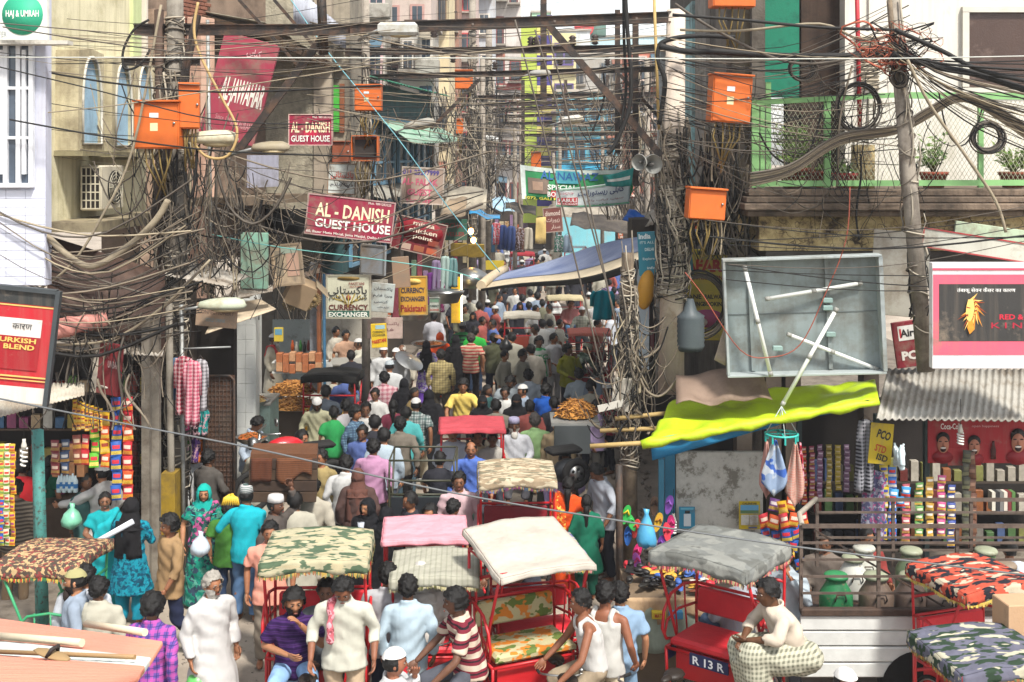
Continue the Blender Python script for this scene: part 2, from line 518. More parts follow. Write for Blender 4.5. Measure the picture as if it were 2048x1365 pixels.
def hand(mb, elbow, wrist, inward, grip=.35, mi=0):
 "palm, four curled fingers of unequal length and a thumb from the side of the palm"
 e, w = Vector(elbow), Vector(wrist); d = (w-e).normalized()
 up = Vector(inward)-d*Vector(inward).dot(d)
 up = up.normalized() if up.length > 1e-4 else d.orthogonal().normalized()      # palm normal
 sd = d.cross(up)
 m = Matrix((sd, d, up)).transposed()
 mb.ell(w+d*.045, (.040, .055, .017), mi, 8, 6, m)
 for k, (o, L) in enumerate(((-.030, .066), (-.010, .078), (.011, .074), (.031, .058))):
  p = w+d*.085+sd*o; pts = [w+d*.05+sd*o, p]; a = grip
  dd = d
  for seg in (.42, .33, .25):
   dd = (d*math.cos(a)+up*math.sin(a)).normalized(); p = p+dd*L*seg; pts.append(p); a += grip*1.3
  mb.tube(pts, [.010, .010, .009, .008, .006], 5, mi)
 b = w+d*.025-sd*.030
 mb.tube([b, b-sd*.022+d*.028+up*.012, b-sd*.026+d*.052+up*.022, b-sd*.022+d*.07+up*.028], [.012, .0105, .009, .007], 5, mi)
BODY = {}
def body_mesh(pose, lod, woman=False, kid=False):
 key = (pose, lod, woman)
 if key in BODY: return BODY[key]
 p = POSE[pose]; mb = MB(); pel, ch, nk, hd = [Vector(p[k]) for k in ('pel', 'chest', 'neck', 'head')]
 sh = .165 if woman else .185
 fac = (nk-pel)
 T = lambda t: pel+(ch-pel)*min(t/.66, 1)+(nk-ch)*max(0, (t-.66)/.34)
 secs = []
 for t, rx, ry in ((-.16, .10, .08), (-.10, .155, .11), (.05, .16, .115), (.3, .14, .10), (.6, .165, .115), (.82, .18, .105), (.95, .13, .085), (1.0, .06, .06)):
  c = T(max(t, 0)) if t >= 0 else pel+Vector((0, 0, t*.6)); secs.append((c.x, c.y, c.z, rx, ry))
 rings(mb, secs)
 limb(mb, [nk-Vector((0, 0, .05)), nk.lerp(hd, .5)+Vector((0, .01, 0))], [.058, .052])
 for s, sfx in ((1, 'L'), (-1, 'R')):
  shp = nk+Vector((s*sh, 0, -.075)); e, w = Vector(p['e'+sfx]), Vector(p['w'+sfx])
  limb(mb, [nk+Vector((s*.06, 0, -.045)), shp], [.048, .046])
  limb(mb, [shp, shp.lerp(e, .5), e], [.046, .045, .037]); limb(mb, [e, e.lerp(w, .3), w], [.037, .039, .027])
  hp = pel+Vector((s*.09, 0, -.03)); k, a = Vector(p['k'+sfx]), Vector(p['a'+sfx])
  limb(mb, [hp, hp.lerp(k, .4), k], [.075, .068, .048]); limb(mb, [k, k.lerp(a, .35)+Vector((0, .015, 0)), a], [.048, .052, .034])
  mb.ell(a+Vector((0, -.075, -.04)), (.042, .12, .035))
 base = voxel(mb, .015 if lod == 0 else .03, 2)
 mb2 = MB(); m = head_matrix(p)
 head_mesh(mb2, m, *((26, 22) if lod == 0 else (14, 10)))
 for s, sfx in ((1, 'L'), (-1, 'R')):
  hand(mb2, p['e'+sfx], p['w'+sfx], (-s, -.3, .2), .45 if pose.startswith('ride') or pose == 'both' else .3)
 k = len(base.vertices); a = np.empty(k*3); base.vertices.foreach_get('co', a)
 mb2.add(a.reshape(-1, 3).tolist(), [tuple(f.vertices) for f in base.polygons], 0, True)
 bpy.data.meshes.remove(base)
 BODY[key] = mb2.mesh('body'); BODY[key].materials.append(None)
 return BODY[key]
GARM = {}
def garment(kind, pose, lod, seed=0, woman=False):
 key = (kind, pose, lod, woman, seed)
 if key in GARM: return GARM[key]
 p = POSE[pose]; mb = MB(); pel, ch, nk = [Vector(p[k]) for k in ('pel', 'chest', 'neck')]
 sit = pel.z < .8 or pose.startswith('ride'); sh = .165 if woman else .185
 T = lambda t: pel+(ch-pel)*min(t/.66, 1)+(nk-ch)*max(0, (t-.66)/.34)
 vox = .0155 if lod == 0 else .032
 wr = .0075 if lod == 0 else .006
 def torso(grow, hem, flare=0., top=1.0):
  secs = []
  if hem > 0:
   n = 5
   for i in range(n, 0, -1):
    t = i/n; z = -hem*t
    secs.append((pel.x, pel.y-(.02*t if not sit else 0), pel.z+z, .178+grow+flare*t, .135+grow+flare*.9*t))
  for t, rx, ry in ((.0, .172, .13), (.3, .158, .118), (.6, .172, .125), (.82, .186, .112), (.94, .14, .092), (1.0, .075, .072), (1.05, .064, .066)):
   if t > top: break
   c = T(min(t, 1)); secs.append((c.x, c.y, c.z+(t-1)*.3 if t > 1 else c.z, rx+grow, ry+grow))
  rings(mb, secs, 20)
 def sleeves(f, r, grow):
  for s, sfx in ((1, 'L'), (-1, 'R')):
   shp = nk+Vector((s*sh, 0, -.075)); e, w = Vector(p['e'+sfx]), Vector(p['w'+sfx])
   limb(mb, [nk+Vector((s*.06, 0, -.05)), shp], [.064+grow, .060+grow])
   if f <= 1: limb(mb, [shp, shp.lerp(e, f*.5), shp.lerp(e, f)], [.063+grow, .068+grow, .070+grow], flat=True); mb.ell(shp, (.062+grow,)*3)
   else:
    limb(mb, [shp, shp.lerp(e, .5), e], [.061+grow, .060+grow, .054+grow])
    limb(mb, [e, e.lerp(w, .5), e.lerp(w, f-1)], [.054+grow, .050+grow, .046+grow], flat=True)
 def legs(r0, r1, r2, f=1.):
  hpz = -.02
  mb.ell(pel+Vector((0, 0, -.03)), (.178, .135, .13))
  for s, sfx in ((1, 'L'), (-1, 'R')):
   hp = pel+Vector((s*.09, 0, hpz)); k, a = Vector(p['k'+sfx]), Vector(p['a'+sfx])
   limb(mb, [hp, hp.lerp(k, .5), k], [r0, (r0+r1)/2, r1])
   limb(mb, [k, k.lerp(a, .5*f), k.lerp(a, f)], [r1, (r1+r2)/2, r2], flat=True)
 def skirt(rt, rb, bottom):
  if sit:
   kx = (Vector(p['kL'])+Vector(p['kR']))/2; ax = (Vector(p['aL'])+Vector(p['aR']))/2
   pts = [pel+Vector((0, .05, .02)), pel.lerp(kx, .5), kx]
   for s in (1, -1):
    off = Vector((s*.09, 0, 0)); limb(mb, [q+off for q in pts], [.16, .155, .135])
    limb(mb, [kx+off, kx.lerp(ax, .5)+off, kx.lerp(ax, .9)+off*.8], [.135, .13, .12], flat=True)
   limb(mb, [kx+Vector((0, -.02, -.02)), kx.lerp(ax, .6)], [.14, .13], flat=True)
  else:
   secs = []
   for i in range(7):
    t = i/6; secs.append((0, pel.y*(1-t)+.01*t, pel.z*(1-t)+bottom*t, rt+(rb-rt)*t**.7, (rt*.78)+(rb*.85-rt*.78)*t**.7))
   rings(mb, secs[::-1], 20)
 if kind == 'shirt_short': torso(.014, .09 if sit else .16, .012); sleeves(.75, .06, .0)
 elif kind == 'shirt_long': torso(.014, .09 if sit else .17, .015); sleeves(1.88, .05, .0)
 elif kind == 'shirt_rolled': torso(.014, .09 if sit else .17, .015); sleeves(1.25, .05, .0)
 elif kind == 'vest':
  torso(.010, .0 if sit else .14, .005, .82)
  for s in (1, -1):
   limb(mb, [T(.74)+Vector((s*.10, .085, 0)), nk+Vector((s*.088, .075, -.045)), nk+Vector((s*.085, .01, .012)), nk+Vector((s*.088, -.06, -.035)), T(.74)+Vector((s*.10, -.095, 0))], [.036, .030, .028, .030, .036], 8)
  wr = .003
 elif kind == 'kurta':
  torso(.02, .1 if sit else .50, .03 if sit else .085); sleeves(1.9, .05, .008)
  if sit: skirt(.17, .2, .5)
 elif kind == 'kameez': torso(.012, .1 if sit else .48, .03 if sit else .10); sleeves(1.5, .05, .0)
 elif kind == 'trousers': legs(.098, .078, .068, .97)
 elif kind == 'salwar': legs(.115, .10, .075, .97)
 elif kind == 'shorts': legs(.10, .085, .08, .25)
 elif kind == 'lungi': skirt(.19, .24, .16); mb.ell(pel+Vector((0, 0, -.03)), (.185, .14, .12))
 elif kind == 'sari':
  skirt(.19, .27, .04); torso(.012, .05, .0); sleeves(.6, .05, .0)
 elif kind == 'burqa':
  skirt(.21, .33, .04); torso(.03, .12, .02); sleeves(1.9, .06, .022); wr = .007
 elif kind == 'drape':           # sari end / dupatta wrapped over the shoulders and chest
  for o in (-.075, -.025, .025, .075):
   ov = Vector((o*.9, 0, o*.45))
   limb(mb, [pel+Vector((-.10, -.135, .02))+ov, ch+Vector((-.0, -.125, 0))+ov, nk+Vector((.105, -.03, -.01))+ov*.7, ch+Vector((.12, .115, -.02))+ov, pel+Vector((.12, .14, -.12))+ov], [.042, .045, .048, .045, .042], flat=False)
  wr = .008
 elif kind == 'scarf':           # cloth over one shoulder
  limb(mb, [ch+Vector((-.10, -.155, -.18)), ch+Vector((-.105, -.15, -.02)), nk+Vector((-.10, -.05, .02)), nk+Vector((-.06, .09, .0)), ch+Vector((-.08, .14, -.05))], [.032, .036, .04, .04, .03], 8)
  wr = .010; vox = .014
 if kind in ('shirt_long', 'shirt_short', 'shirt_rolled', 'kurta'):
  for q in (.0, .022): mb.tube([nk+Vector((.068*math.cos(i*.524), .006+.07*math.sin(i*.524), q+.022*math.sin(i*.524))) for i in range(12)], .017, 6, closed=True)
  if lod == 0: limb(mb, [nk+Vector((.0, -.07, -.03)), ch+Vector((0, -.128, .02)), T(.3)+Vector((0, -.128, 0))], [.014, .014, .014], 6)
 r = voxel(mb, vox, 2 if lod == 0 else 3, wr, seed*1.7)
 r.materials.append(None); GARM[key] = r
 return r
HEADW = {}
def headwear(kind, pose, lod):
 key = (kind, pose, lod)
 if key in HEADW: return HEADW[key]
 p = POSE[pose]; m = head_matrix(p); mb = MB()
 nu, nv = (40, 30) if lod == 0 else (18, 14)
 def hairline(th, az):
  a = abs(az)
  if a < .75: return th < .92+.12*a
  if a < 1.25: return th < 1.25+(a-.75)*.5
  return th < 1.55+(a-1.25)*.28
 if kind == 'short': shell(mb, m, lambda t, a: .015+.012*max(0, math.cos(t)), hairline, nu, nv, .02)
 elif kind == 'thin': shell(mb, m, .008, lambda t, a: hairline(t, a) and not (t < .9 and abs(a) < 1.5), nu, nv, .006)
 elif kind == 'mop': shell(mb, m, lambda t, a: .028+.016*max(0, math.cos(t)), lambda t, a: t < .98+.22*abs(a) if abs(a) < 1.2 else t < 1.9, nu, nv, .020)
 elif kind == 'long':
  shell(mb, m, .014, lambda t, a: t < .85+.35*abs(a) if abs(a) < 1.3 else t < 2.2, nu, nv, .008)
  b = m @ Vector((0, .10, -.03)); pts = [b+Vector((0, .03*math.sin(i*.5), -.075*i)) for i in range(7)]
  mb.tube(pts, [.055, .05, .04, .035, .032, .028, .012], 8)
 elif kind == 'cap':             # knitted prayer cap over short hair
  shell(mb, m, lambda t, a: .022 if t > .35 else .018, lambda t, a: t < 1.02+.10*abs(a)/PI, nu, nv, .002)
 elif kind == 'pillcap':
  mb.lathe((0, 0, 0), [(.0, .148), (.060, .147), (.083, .138), (.092, .10), (.094, .055), (.090, .053)], 20, cap=False)
  for i in range(len(mb.v)): v = mb.v[i]; mb.v[i] = tuple(m @ Vector((v[0]*.93, v[1]*1.12+.004, v[2]*.98)))
 elif kind == 'capback': shell(mb, m, .010, lambda t, a: abs(a) > 1.2 and .95 < t < 1.85, nu, nv, .008)
 elif kind == 'turban':
  for k in range(4): mb.tube([m @ Vector((.082*math.cos(i*.42)*(1-.05*k), .012+.10*math.sin(i*.42)*(1-.05*k), .045+.022*k+.012*math.sin(i*.42+k))) for i in range(15)], .024-.001*k, 7, closed=True)
  shell(mb, m, .02, lambda t, a: t < .7, nu, nv)
 elif kind == 'beard':
  shell(mb, m, lambda t, a: .012+.022*max(0, t-2.1), lambda t, a: abs(a) < 1.35 and (t > 2.0 if abs(a) < .35 else t > 1.75-.05*abs(a)) and not (abs(a) < .28 and t < 2.16), nu, nv, .008)
 elif kind == 'longbeard':
  shell(mb, m, .012, lambda t, a: abs(a) < 1.35 and t > 1.8 and not (abs(a) < .28 and t < 2.16), nu, nv, .008)
  mb.ell(m @ Vector((0, -.075, -.14)), (.052, .036, .075), 0, 10, 8, m.to_3x3())
 elif kind == 'moustache':
  for s in (1, -1): mb.ell(m @ Vector((s*.014, -.104, -.055)), (.019, .008, .007), 0, 8, 5, m.to_3x3() @ Matrix.Rotation(s*.25, 3, 'Y'))
 elif kind in ('veil', 'niqab'):
  nk = Vector(p['neck'])
  def vf(t, a): return .020+.012*max(0, t-1.2)
  face = (lambda t, a: not (abs(a) < .62 and 1.05 < t < 2.5)) if kind == 'veil' else (lambda t, a: not (abs(a) < .55 and 1.30 < t < 1.62))
  shell(mb, m, vf, face, nu, nv, .006)
  hd = m.translation; n = 20; vs = []; secs = []
  for i in range(6):
   t = i/5; c = hd.lerp(nk, min(1, t*1.15))+Vector((0, .012, -.10*t-.02)); rx = .088+.115*t**1.4; ry = .098+.05*t**1.2
   for j in range(n):
    a = 2*PI*j/n; fr = max(0, -math.sin(a))
    dz = -.02*fr*t-.075*(1-t)*fr*(1 if kind == 'veil' else .6); vs.append(c+Vector((rx*math.cos(a), ry*math.sin(a)*(1-.1*fr*(1-t)), dz)))
  mb.add(vs, [(i*n+j, i*n+(j+1) % n, (i+1)*n+(j+1) % n, (i+1)*n+j) for i in range(5) for j in range(n)], 0, True)
  b = nk+Vector((0, .10, -.08))
  mb.sheet(lambda u, v: b+Vector(((u-.5)*(.30+.06*v), .055*math.sin(u*PI)-.01+.012*math.sin(u*14+v*3), .08-.50*v)), 10, 8, 0, .006)
 elif kind == 'scarfhair':
  headwear('veil', pose, lod); HEADW[key] = HEADW[('veil', pose, lod)]; return HEADW[key]
 elif kind == 'glasses':
  for s in (1, -1): mb.tube([m @ Vector((s*.031+.020*math.cos(k*PI/5), -.103, .004+.015*math.sin(k*PI/5))) for k in range(10)], .0018, 4, closed=True)
  mb.tube([m @ Vector((-.011, -.106, .006)), m @ Vector((.011, -.106, .006))], .002, 4)
  for s in (1, -1): mb.tube([m @ Vector((s*.051, -.10, .006)), m @ Vector((s*.082, .0, .008))], .002, 4)
 me = mb.mesh(kind); me.materials.append(None); HEADW[key] = me
 return me
FACE = {}
def face_meshes(pose):
 if pose in FACE: return FACE[pose]
 m = head_matrix(POSE[pose]); r3 = m.to_3x3(); out = []
 for s in (1, -1):
  e = MB(); b = MB()
  e.ell(m @ Vector((s*.031, -.081, .006)), (.014, .010, .006), 0, 8, 6, r3)
  e.ell(m @ Vector((s*.030, -.0885, .006)), (.0075, .004, .0062), 1, 8, 6, r3)
  b.tube([m @ Vector((s*(.012+.012*k), -.099+.0035*k, .024+.004*math.sin(k*1.0))) for k in range(4)], [.0035, .0045, .004, .002], 5)
  em, bm = e.mesh('eye'), b.mesh('eyebrow')
  em.materials.append(None); em.materials.append(None); bm.materials.append(None)
  out.append((em, bm))
 l = MB().ell(m @ Vector((0, -.098, -.069)), (.022, .006, .009), 0, 8, 6, r3).mesh('lips'); l.materials.append(None)
 out.append(l)
 FACE[pose] = out
 return out
HAIRC = M('#0e0c0b', .5, .3, 30, bump=.5, bscale=120, obj=True)
EYEW, EYED = M('#7d7068', .3, .05, bump=0), M('#120c09', .2, .05, bump=0)
LIP = M('#6b3b30', .5, .1, bump=0)
SOLE = M('#2b2320', .8, .2)
BEARDM = {}
SKINS = ['#8a5c40', '#75503a', '#9a6c4e', '#684632', '#85593f']
NP = [0]
def person(px, py, label, face=180, pose='stand', top='shirt_long', tc='#d8d4cc', bottom='trousers', bc='#2a2c36', h=1.68, hair='short', cap=None, capc='#e6e4e0',
   skin=None, beard=None, beardc=None, lod=1, woman=False, base=0., group=None, extra=(), glasses=False, hairc=None, Y=None, cat='person'):
 """px, py: crown of the head in the photograph; face: 0 looks at the camera, 90 looks to the picture's right, 180 away.
  h: height of the crown over the ground (base is added when seated on something)."""
 NP[0] += 1
 p = POSE[pose]
 raw = p['head'][2]+.125
 sc = (h/1.70) if raw > 1.4 else h/1.70
 ztop = base+raw*sc
 if Y is None: Y = F*(H-ztop)/(py-YH)
 a = R(face)
 hx, hy = p['head'][0]*sc, p['head'][1]*sc
 x = WX(px, Y)-(hx*math.cos(a)-hy*math.sin(a)); y = Y-(hx*math.sin(a)+hy*math.cos(a))
 root = thing('person', label, cat, (x, y, base), (0, 0, a), group, (sc*(1.02+.014*(NP[0]*37 % 10)), sc*(1.0+.013*(NP[0]*53 % 10)), sc))
 sk = SKIN(skin or SKINS[NP[0] % 5])
 seed = NP[0] % 3 if lod == 0 else NP[0] % 2
 def mm(c): return c if not isinstance(c, (str, tuple)) else (CLOTH(c) if isinstance(c, str) else CLOTH(*c))
 obj('body', body_mesh(pose, lod, woman), [sk], root)
 nmap = {'shirt_short': 'shirt', 'shirt_long': 'shirt', 'shirt_rolled': 'shirt'}
 obj(nmap.get(top, top), garment(top, pose, lod, seed, woman), [mm(tc)], root)
 if bottom: obj(bottom, garment(bottom, pose, lod, seed, woman), [mm(bc)], root)
 hm = hairc or HAIRC
 if cap in ('cap', 'pillcap', 'turban') and hair: hair = 'capback'
 if cap in ('veil', 'niqab'): hair = None
 if isinstance(hm, str): hm = M(hm, .6, .3, 30, bump=.5, bscale=120, obj=True)
 if hair: obj('hair', headwear(hair, pose, lod), [hm], root)
 if cap:
  obj({'veil': 'veil', 'niqab': 'veil', 'turban': 'turban'}.get(cap, 'cap'), headwear(cap, pose, lod), [mm(capc)], root)
 if beard: obj('moustache' if beard == 'moustache' else 'beard', headwear(beard, pose, lod), [M(beardc, .7, .3, 30, bump=.5, bscale=120, obj=True) if beardc else HAIRC], root)
 if cap != 'niqab' and (face % 360 < 115 or face % 360 > 245 or abs(p['turn']) > 30) and (lod == 0 or py > 540):
  fm = face_meshes(pose)
  for s_ in (0, 1):
   obj('eye', fm[s_][0], [EYEW, EYED], root); obj('eyebrow', fm[s_][1], [hm if not cap else HAIRC], root)
  obj('lips', fm[2], [LIP], root)
 for k, c in extra: obj(k, garment(k, pose, lod, seed, woman), [mm(c)], root)
 if glasses: obj('glasses', headwear('glasses', pose, lod), [M('#20201f', .3, .1, bump=0)], root)
 return root
# ---------------------------------------------------------------- cycle rickshaws (face -Y, rear axle near y = 0.15)
RK = {}
def rk_meshes():
 if RK: return RK
 def put(k, mb, n=1):
  me = mb.mesh(k)
  for _ in range(n): me.materials.append(None)
  RK[k] = me
 fr = MB()
 r = .017
 for s in (1, -1):
  x = s*.51
  fr.tube([(x, .42, .42), (x, .42, 1.2), (x, .44, 1.60), (x*.98, .46, 1.90)], r, 7)            # rear upright
  fr.tube([(x, .02, .50), (x, .0, .9), (x*1.01, -.16, 1.30), (x*1.0, -.42, 1.90)], r, 7)         # front stay
  fr.tube([(x, .42, 1.36), (x*1.06, .2, 1.40), (x*1.08, -.06, 1.36), (x*1.08, -.20, 1.22), (x*1.07, -.24, 1.05), (x*1.05, -.18, .93), (x*1.02, -.06, .90)], r, 7)
  fr.tube([(x, .42, 1.14), (x*1.08, .1, 1.16), (x*1.09, -.12, 1.10), (x*1.07, -.19, .98)], r*.85, 6)
  fr.tube([(x, .42, .86), (x, -.22, .86)], r, 6)
  fr.tube([(x, .42, .42), (x, -.2, .46), (x*.9, -.62, .44)], r, 6)
  fr.tube([(x, -.22, .86), (x, -.2, .46)], r, 6)
  for yy in (.02, .22): fr.tube([(x*1.07, yy, 1.395), (x*1.05, yy, 1.16), (x, yy, .88)], r*.6, 5)
 for z, y in ((1.90, .46), (1.58, .44), (1.36, .42), (.86, .42), (.42, .42), (.86, -.22)):
  fr.tube([(-.51, y, z), (.51, y, z)], r, 7)
 fr.tube([(-.50, -.42, 1.90), (.50, -.42, 1.90)], r, 7)
 for s in (1, -1): fr.tube([(s*.505, .46, 1.90), (s*.505, -.42, 1.90)], r*.8, 6)
 put('frame', fr)
 put('seat', MB().box((0, .08, .925), (.94, .56, .10), 0, None, .03))
 put('backrest', MB().box((0, .40, 1.20), (.92, .07, .26), 0, (R(-6), 0, 0), .02))
 put('footboard', MB().box((0, -.42, .45), (.80, .44, .03), 0, None, .008))
 put('seat_base', MB().box((0, .10, .70), (.86, .5, .30), 0, None, .01))
 put('back_panel', MB().box((0, .445, 1.02), (.96, .015, .62), 0, None, .004))
 wh = MB(); wh.tube([(0, .345*math.cos(i*PI/14), .345*math.sin(i*PI/14)) for i in range(28)], .022, 7, closed=True); put('tyre', wh)
 rm = MB(); rm.tube([(0, .318*math.cos(i*PI/14), .318*math.sin(i*PI/14)) for i in range(28)], .011, 5, closed=True)
 for i in range(18):
  a = i*PI/9; rm.tube([((-1)**i*.02, .03*math.cos(a+.5), .03*math.sin(a+.5)), (0, .315*math.cos(a), .315*math.sin(a))], .0025, 3)
 rm.tube([(-.05, 0, 0), (.05, 0, 0)], .022, 8); put('rim', rm)
 cy = MB()
 cy.tube([(0, .15, .40), (0, -.62, .42), (0, -1.05, .36)], .02, 7); cy.tube([(0, -1.05, .36), (0, -.95, .90)], .018, 7)
 cy.tube([(0, -1.03, .42), (0, -1.58, .72)], .018, 7); cy.tube([(0, -.96, .84), (0, -1.60, .86)], .016, 7)
 cy.tube([(0, -1.56, .66), (0, -1.62, .98)], .02, 7)
 for s in (1, -1): cy.tube([(0, -1.57, .70), (s*.05, -1.62, .62), (s*.055, -1.74, .36)], .012, 6)
 cy.tube([(-.52, .15, .37), (.52, .15, .37)], .018, 7)
 cy.tube([(-.09, -1.05, .36), (.09, -1.05, .36)], .012, 6)
 put('chassis', cy)
 hb = MB(); hb.tube([(-.30, -1.36, 1.00), (-.29, -1.46, 1.03), (-.22, -1.58, 1.06), (0, -1.62, 1.04), (.22, -1.58, 1.06), (.29, -1.46, 1.03), (.30, -1.36, 1.00)], .012, 7)
 for s in (1, -1): hb.tube([(s*.30, -1.36, 1.0), (s*.30, -1.25, .985)], .017, 7, 1)
 hb.tube([(.10, -1.62, 1.07), (.28, -1.50, 1.0)], .005, 4, 0); hb.ell((.12, -1.60, 1.10), (.028, .028, .022), 0)
 put('handlebar', hb, 2)
 sd = MB(); sd.ell((0, -.93, .95), (.10, .13, .045)); sd.ell((0, -1.06, .955), (.045, .10, .03)); put('saddle', sd)
 def can(drop, arch, tilt, sag, up=.0):
  def top(u, v):
   z = 1.94+up+arch*math.cos((u-.5)*PI)-tilt*(v-.3)+.014*noise.noise(Vector((u*5, v*5, drop*9)))
   return Vector(((u-.5)*1.08, .52-1.02*v, z-sag*math.sin(u*PI)*math.sin(v*PI)*(1+.6*math.sin(v*9+u*2))))
  mb = MB().sheet(top, 24, 22, 0, .008)
  def val(edge, n):
   def fn(t, w):
    p = edge(t); o = Vector((math.copysign(1, p.x)*.006 if abs(p.x) > .53 else 0, 0, 0)); p = p+o
    if n: p.y += n*(.006+.012*w+.008*math.sin(t*19)*w)
    else: p.x += math.copysign(.012*w+.008*math.sin(t*17)*w, p.x)
    p.z += .004-w*drop*(1+.10*math.sin(t*13+drop*40)); return p
   mb.sheet(fn, 26, 3, 0, .006)
  val(lambda t: top(t, 1.), -1); val(lambda t: top(t, 0.), 1); val(lambda t: top(0., t), 0); val(lambda t: top(1., t), 0)
  return mb
 put('canopy', can(.13, .045, .02, .015)); put('canopy_flat', can(.07, .02, .0, .02)); put('canopy_steep', can(.06, .04, .22, .05, .10))
 def fringe(drop, tilt, arch):
  f = MB(); rr = random.Random(3)
  def tassel(x, y, z, ax):
   w = .006; L = .025+.03*rr.random(); dx, dy = (w, 0) if ax else (0, w); z += .012
   f.add([(x-dx, y-dy, z), (x+dx, y+dy, z), (x+dx*.6+rr.uniform(-.006, .006), y+dy*.6-.004, z-L), (x-dx*.6, y-dy*.6-.004, z-L)], [(0, 1, 2, 3)], rr.randrange(3))
  for i in range(100):
   u = i/99; tassel((u-.5)*1.08, -.525, 1.94+arch*math.cos((u-.5)*PI)-tilt*.7-drop*(1+.10*math.sin(u*13+drop*40)), 1)
  for i in range(96):
   v = i/95
   for s in (1, -1): tassel(s*.562, .52-1.02*v, 1.94-tilt*(v-.3)-drop*(1+.10*math.sin(v*13+drop*40)), 0)
  return f
 put('fringe', fringe(.13, .02, .045), 3)
 return RK
REDP = PAINT('#b01e24', .4, .2)
RUB = M('#1c1b1a', .85, .2)
CHROME = M('#9a9a98', .3, .15, 8, metal=.9, obj=True)
def rickshaw(px, py, label, yaw=0., canopy=None, ccol=None, seat='#c22a34', frame=None, back=None, backpanel=None, scale=1., fringe=None, Y=None, front=True, sw=1., group='cycle rickshaws in the street', zc=1.95, wheels=True, ref='front', cmesh='canopy'):
 "px, py: middle of the near canopy edge; yaw 0 faces the camera, 90 faces the picture's right"
 m = rk_meshes()
 if Y is None: Y = F*(H-zc*scale)/(py-YH)
 x = WX(px, Y); off = .5*scale
 a = R(yaw)
 ly = -.5 if ref == 'front' else .5
 loc = Vector((x, Y, 0))-Matrix.Rotation(a, 3, 'Z') @ Vector((0, ly*scale, 0))
 root = thing('cycle_rickshaw', label, 'rickshaw', loc, (0, 0, a), group, scale)
 fm = frame or REDP
 obj('frame', m['frame'], [fm], root)
 sm = CLOTH(seat) if isinstance(seat, str) else (CLOTH(*seat) if isinstance(seat, tuple) else seat)
 if isinstance(seat, str): sm = M(seat, .4, .15, 6, bump=.2, bscale=30, obj=True)
 obj('seat', m['seat'], [sm], root)
 bm = sm if back is None else (CLOTH(*back) if isinstance(back, tuple) else M(back, .45, .15, obj=True))
 obj('backrest', m['backrest'], [bm], root)
 obj('seat_base', m['seat_base'], [fm], root)
 obj('footboard', m['footboard'], [M('#6b5a48', .8, .3)], root)
 if backpanel: obj('back_panel', m['back_panel'], [CLOTH(*backpanel) if isinstance(backpanel, tuple) else PAINT(backpanel, .4, .2)], root)
 if canopy: 
  obj('canopy', m[cmesh], [CLOTH(*canopy) if isinstance(canopy, tuple) else CLOTH(canopy)], root)
  if fringe:
   cs = fringe if isinstance(fringe, tuple) else ('#a88c48', '#8a5a3a', '#5a6a48')
   tag(obj('fringe', m['fringe'], [CLOTH(c) for c in cs], root), kind='stuff')
 if wheels:
  for s in (1, -1):
   t = obj('wheel', m['tyre'], [RUB], root, (s*.44, .15, .367)); obj('rim', m['rim'], [CHROME], t)
  obj('chassis', m['chassis'], [PAINT('#2c3a34', .5, .3)], root)
  if front:
   t = obj('wheel', m['tyre'], [RUB], root, (0, -1.75, .367)); obj('rim', m['rim'], [CHROME], t)
   obj('handlebar', m['handlebar'], [CHROME, RUB], root); obj('saddle', m['saddle'], [M('#241d18', .5, .2)], root)
 return root
# ---------------------------------------------------------------- shared building helpers
def box_px(mb, px0, py0, px1, py1, Y, depth, mi=0):
 "box whose front face fills a pixel rectangle at depth Y"
 a, b = W(px0, py1, Y), W(px1, py0, Y)
 return mb.box(((a.x+b.x)/2, Y+depth/2, (a.z+b.z)/2), (abs(b.x-a.x), depth, abs(b.z-a.z)), mi)
def quad(A, B, C, D, nu=8, nv=8, thick=.01, corr=0., nc=10, sag=0., wob=0., along='u'):
 "sheet with corners A(0,0) B(1,0) C(1,1) D(0,1); corrugated, sagging or crumpled"
 A, B, C, D = map(Vector, (A, B, C, D)); n = (B-A).cross(D-A).normalized()
 if n.z < 0: n = -n
 def fn(u, v):
  p = A.lerp(B, u).lerp(D.lerp(C, u), v)
  o = 0
  if corr: o += corr*math.sin(2*PI*nc*(u if along == 'u' else v))
  if wob: o += wob*noise.noise(p*3.1)
  p = p+n*o
  if sag: p.z -= sag*math.sin(u*PI)*math.sin(v*PI)
  return p
 return MB().sheet(fn, nu, nv, 0, thick)
class Wall:
 "a facade from A to B (plan points); local x runs along it, local -y is outwards; finds local spots from pixels"
 def __init__(s, A, B):
  s.A = Vector((A[0], A[1])); s.B = Vector((B[0], B[1])); d = s.B-s.A; s.L = d.length; s.d = d/s.L
  s.rot = math.atan2(d.y, d.x); s.loc = (s.A.x, s.A.y, 0)
 def at(s, px, py=None):
  k = (px-1024)/F                      # X = k Y
  t = (k*s.A.y-s.A.x)/(s.d.x-k*s.d.y)
  Y = s.A.y+t*s.d.y
  return (t, H-(py-YH)*Y/F) if py is not None else t
 def root(s, name, label, cat, group=None): return thing(name, label, cat, s.loc, (0, 0, s.rot), group)
 def rect(s, mb, px0, py0, px1, py1, y0, y1, mi=0):
  x0, z0 = s.at(px0, py1); x1, z1 = s.at(px1, py0)
  zt = s.at((px0+px1)/2, py0)[1]; zb = s.at((px0+px1)/2, py1)[1]
  return mb.box(((x0+x1)/2, (y0+y1)/2, (zt+zb)/2), (abs(x1-x0), abs(y1-y0), abs(zt-zb)), mi)
def rod(name, label, cat, pts, r, mat, n=8, group=None):
 return tag(MB().tube(pts, r, n).build(name, mat), label, cat, group)
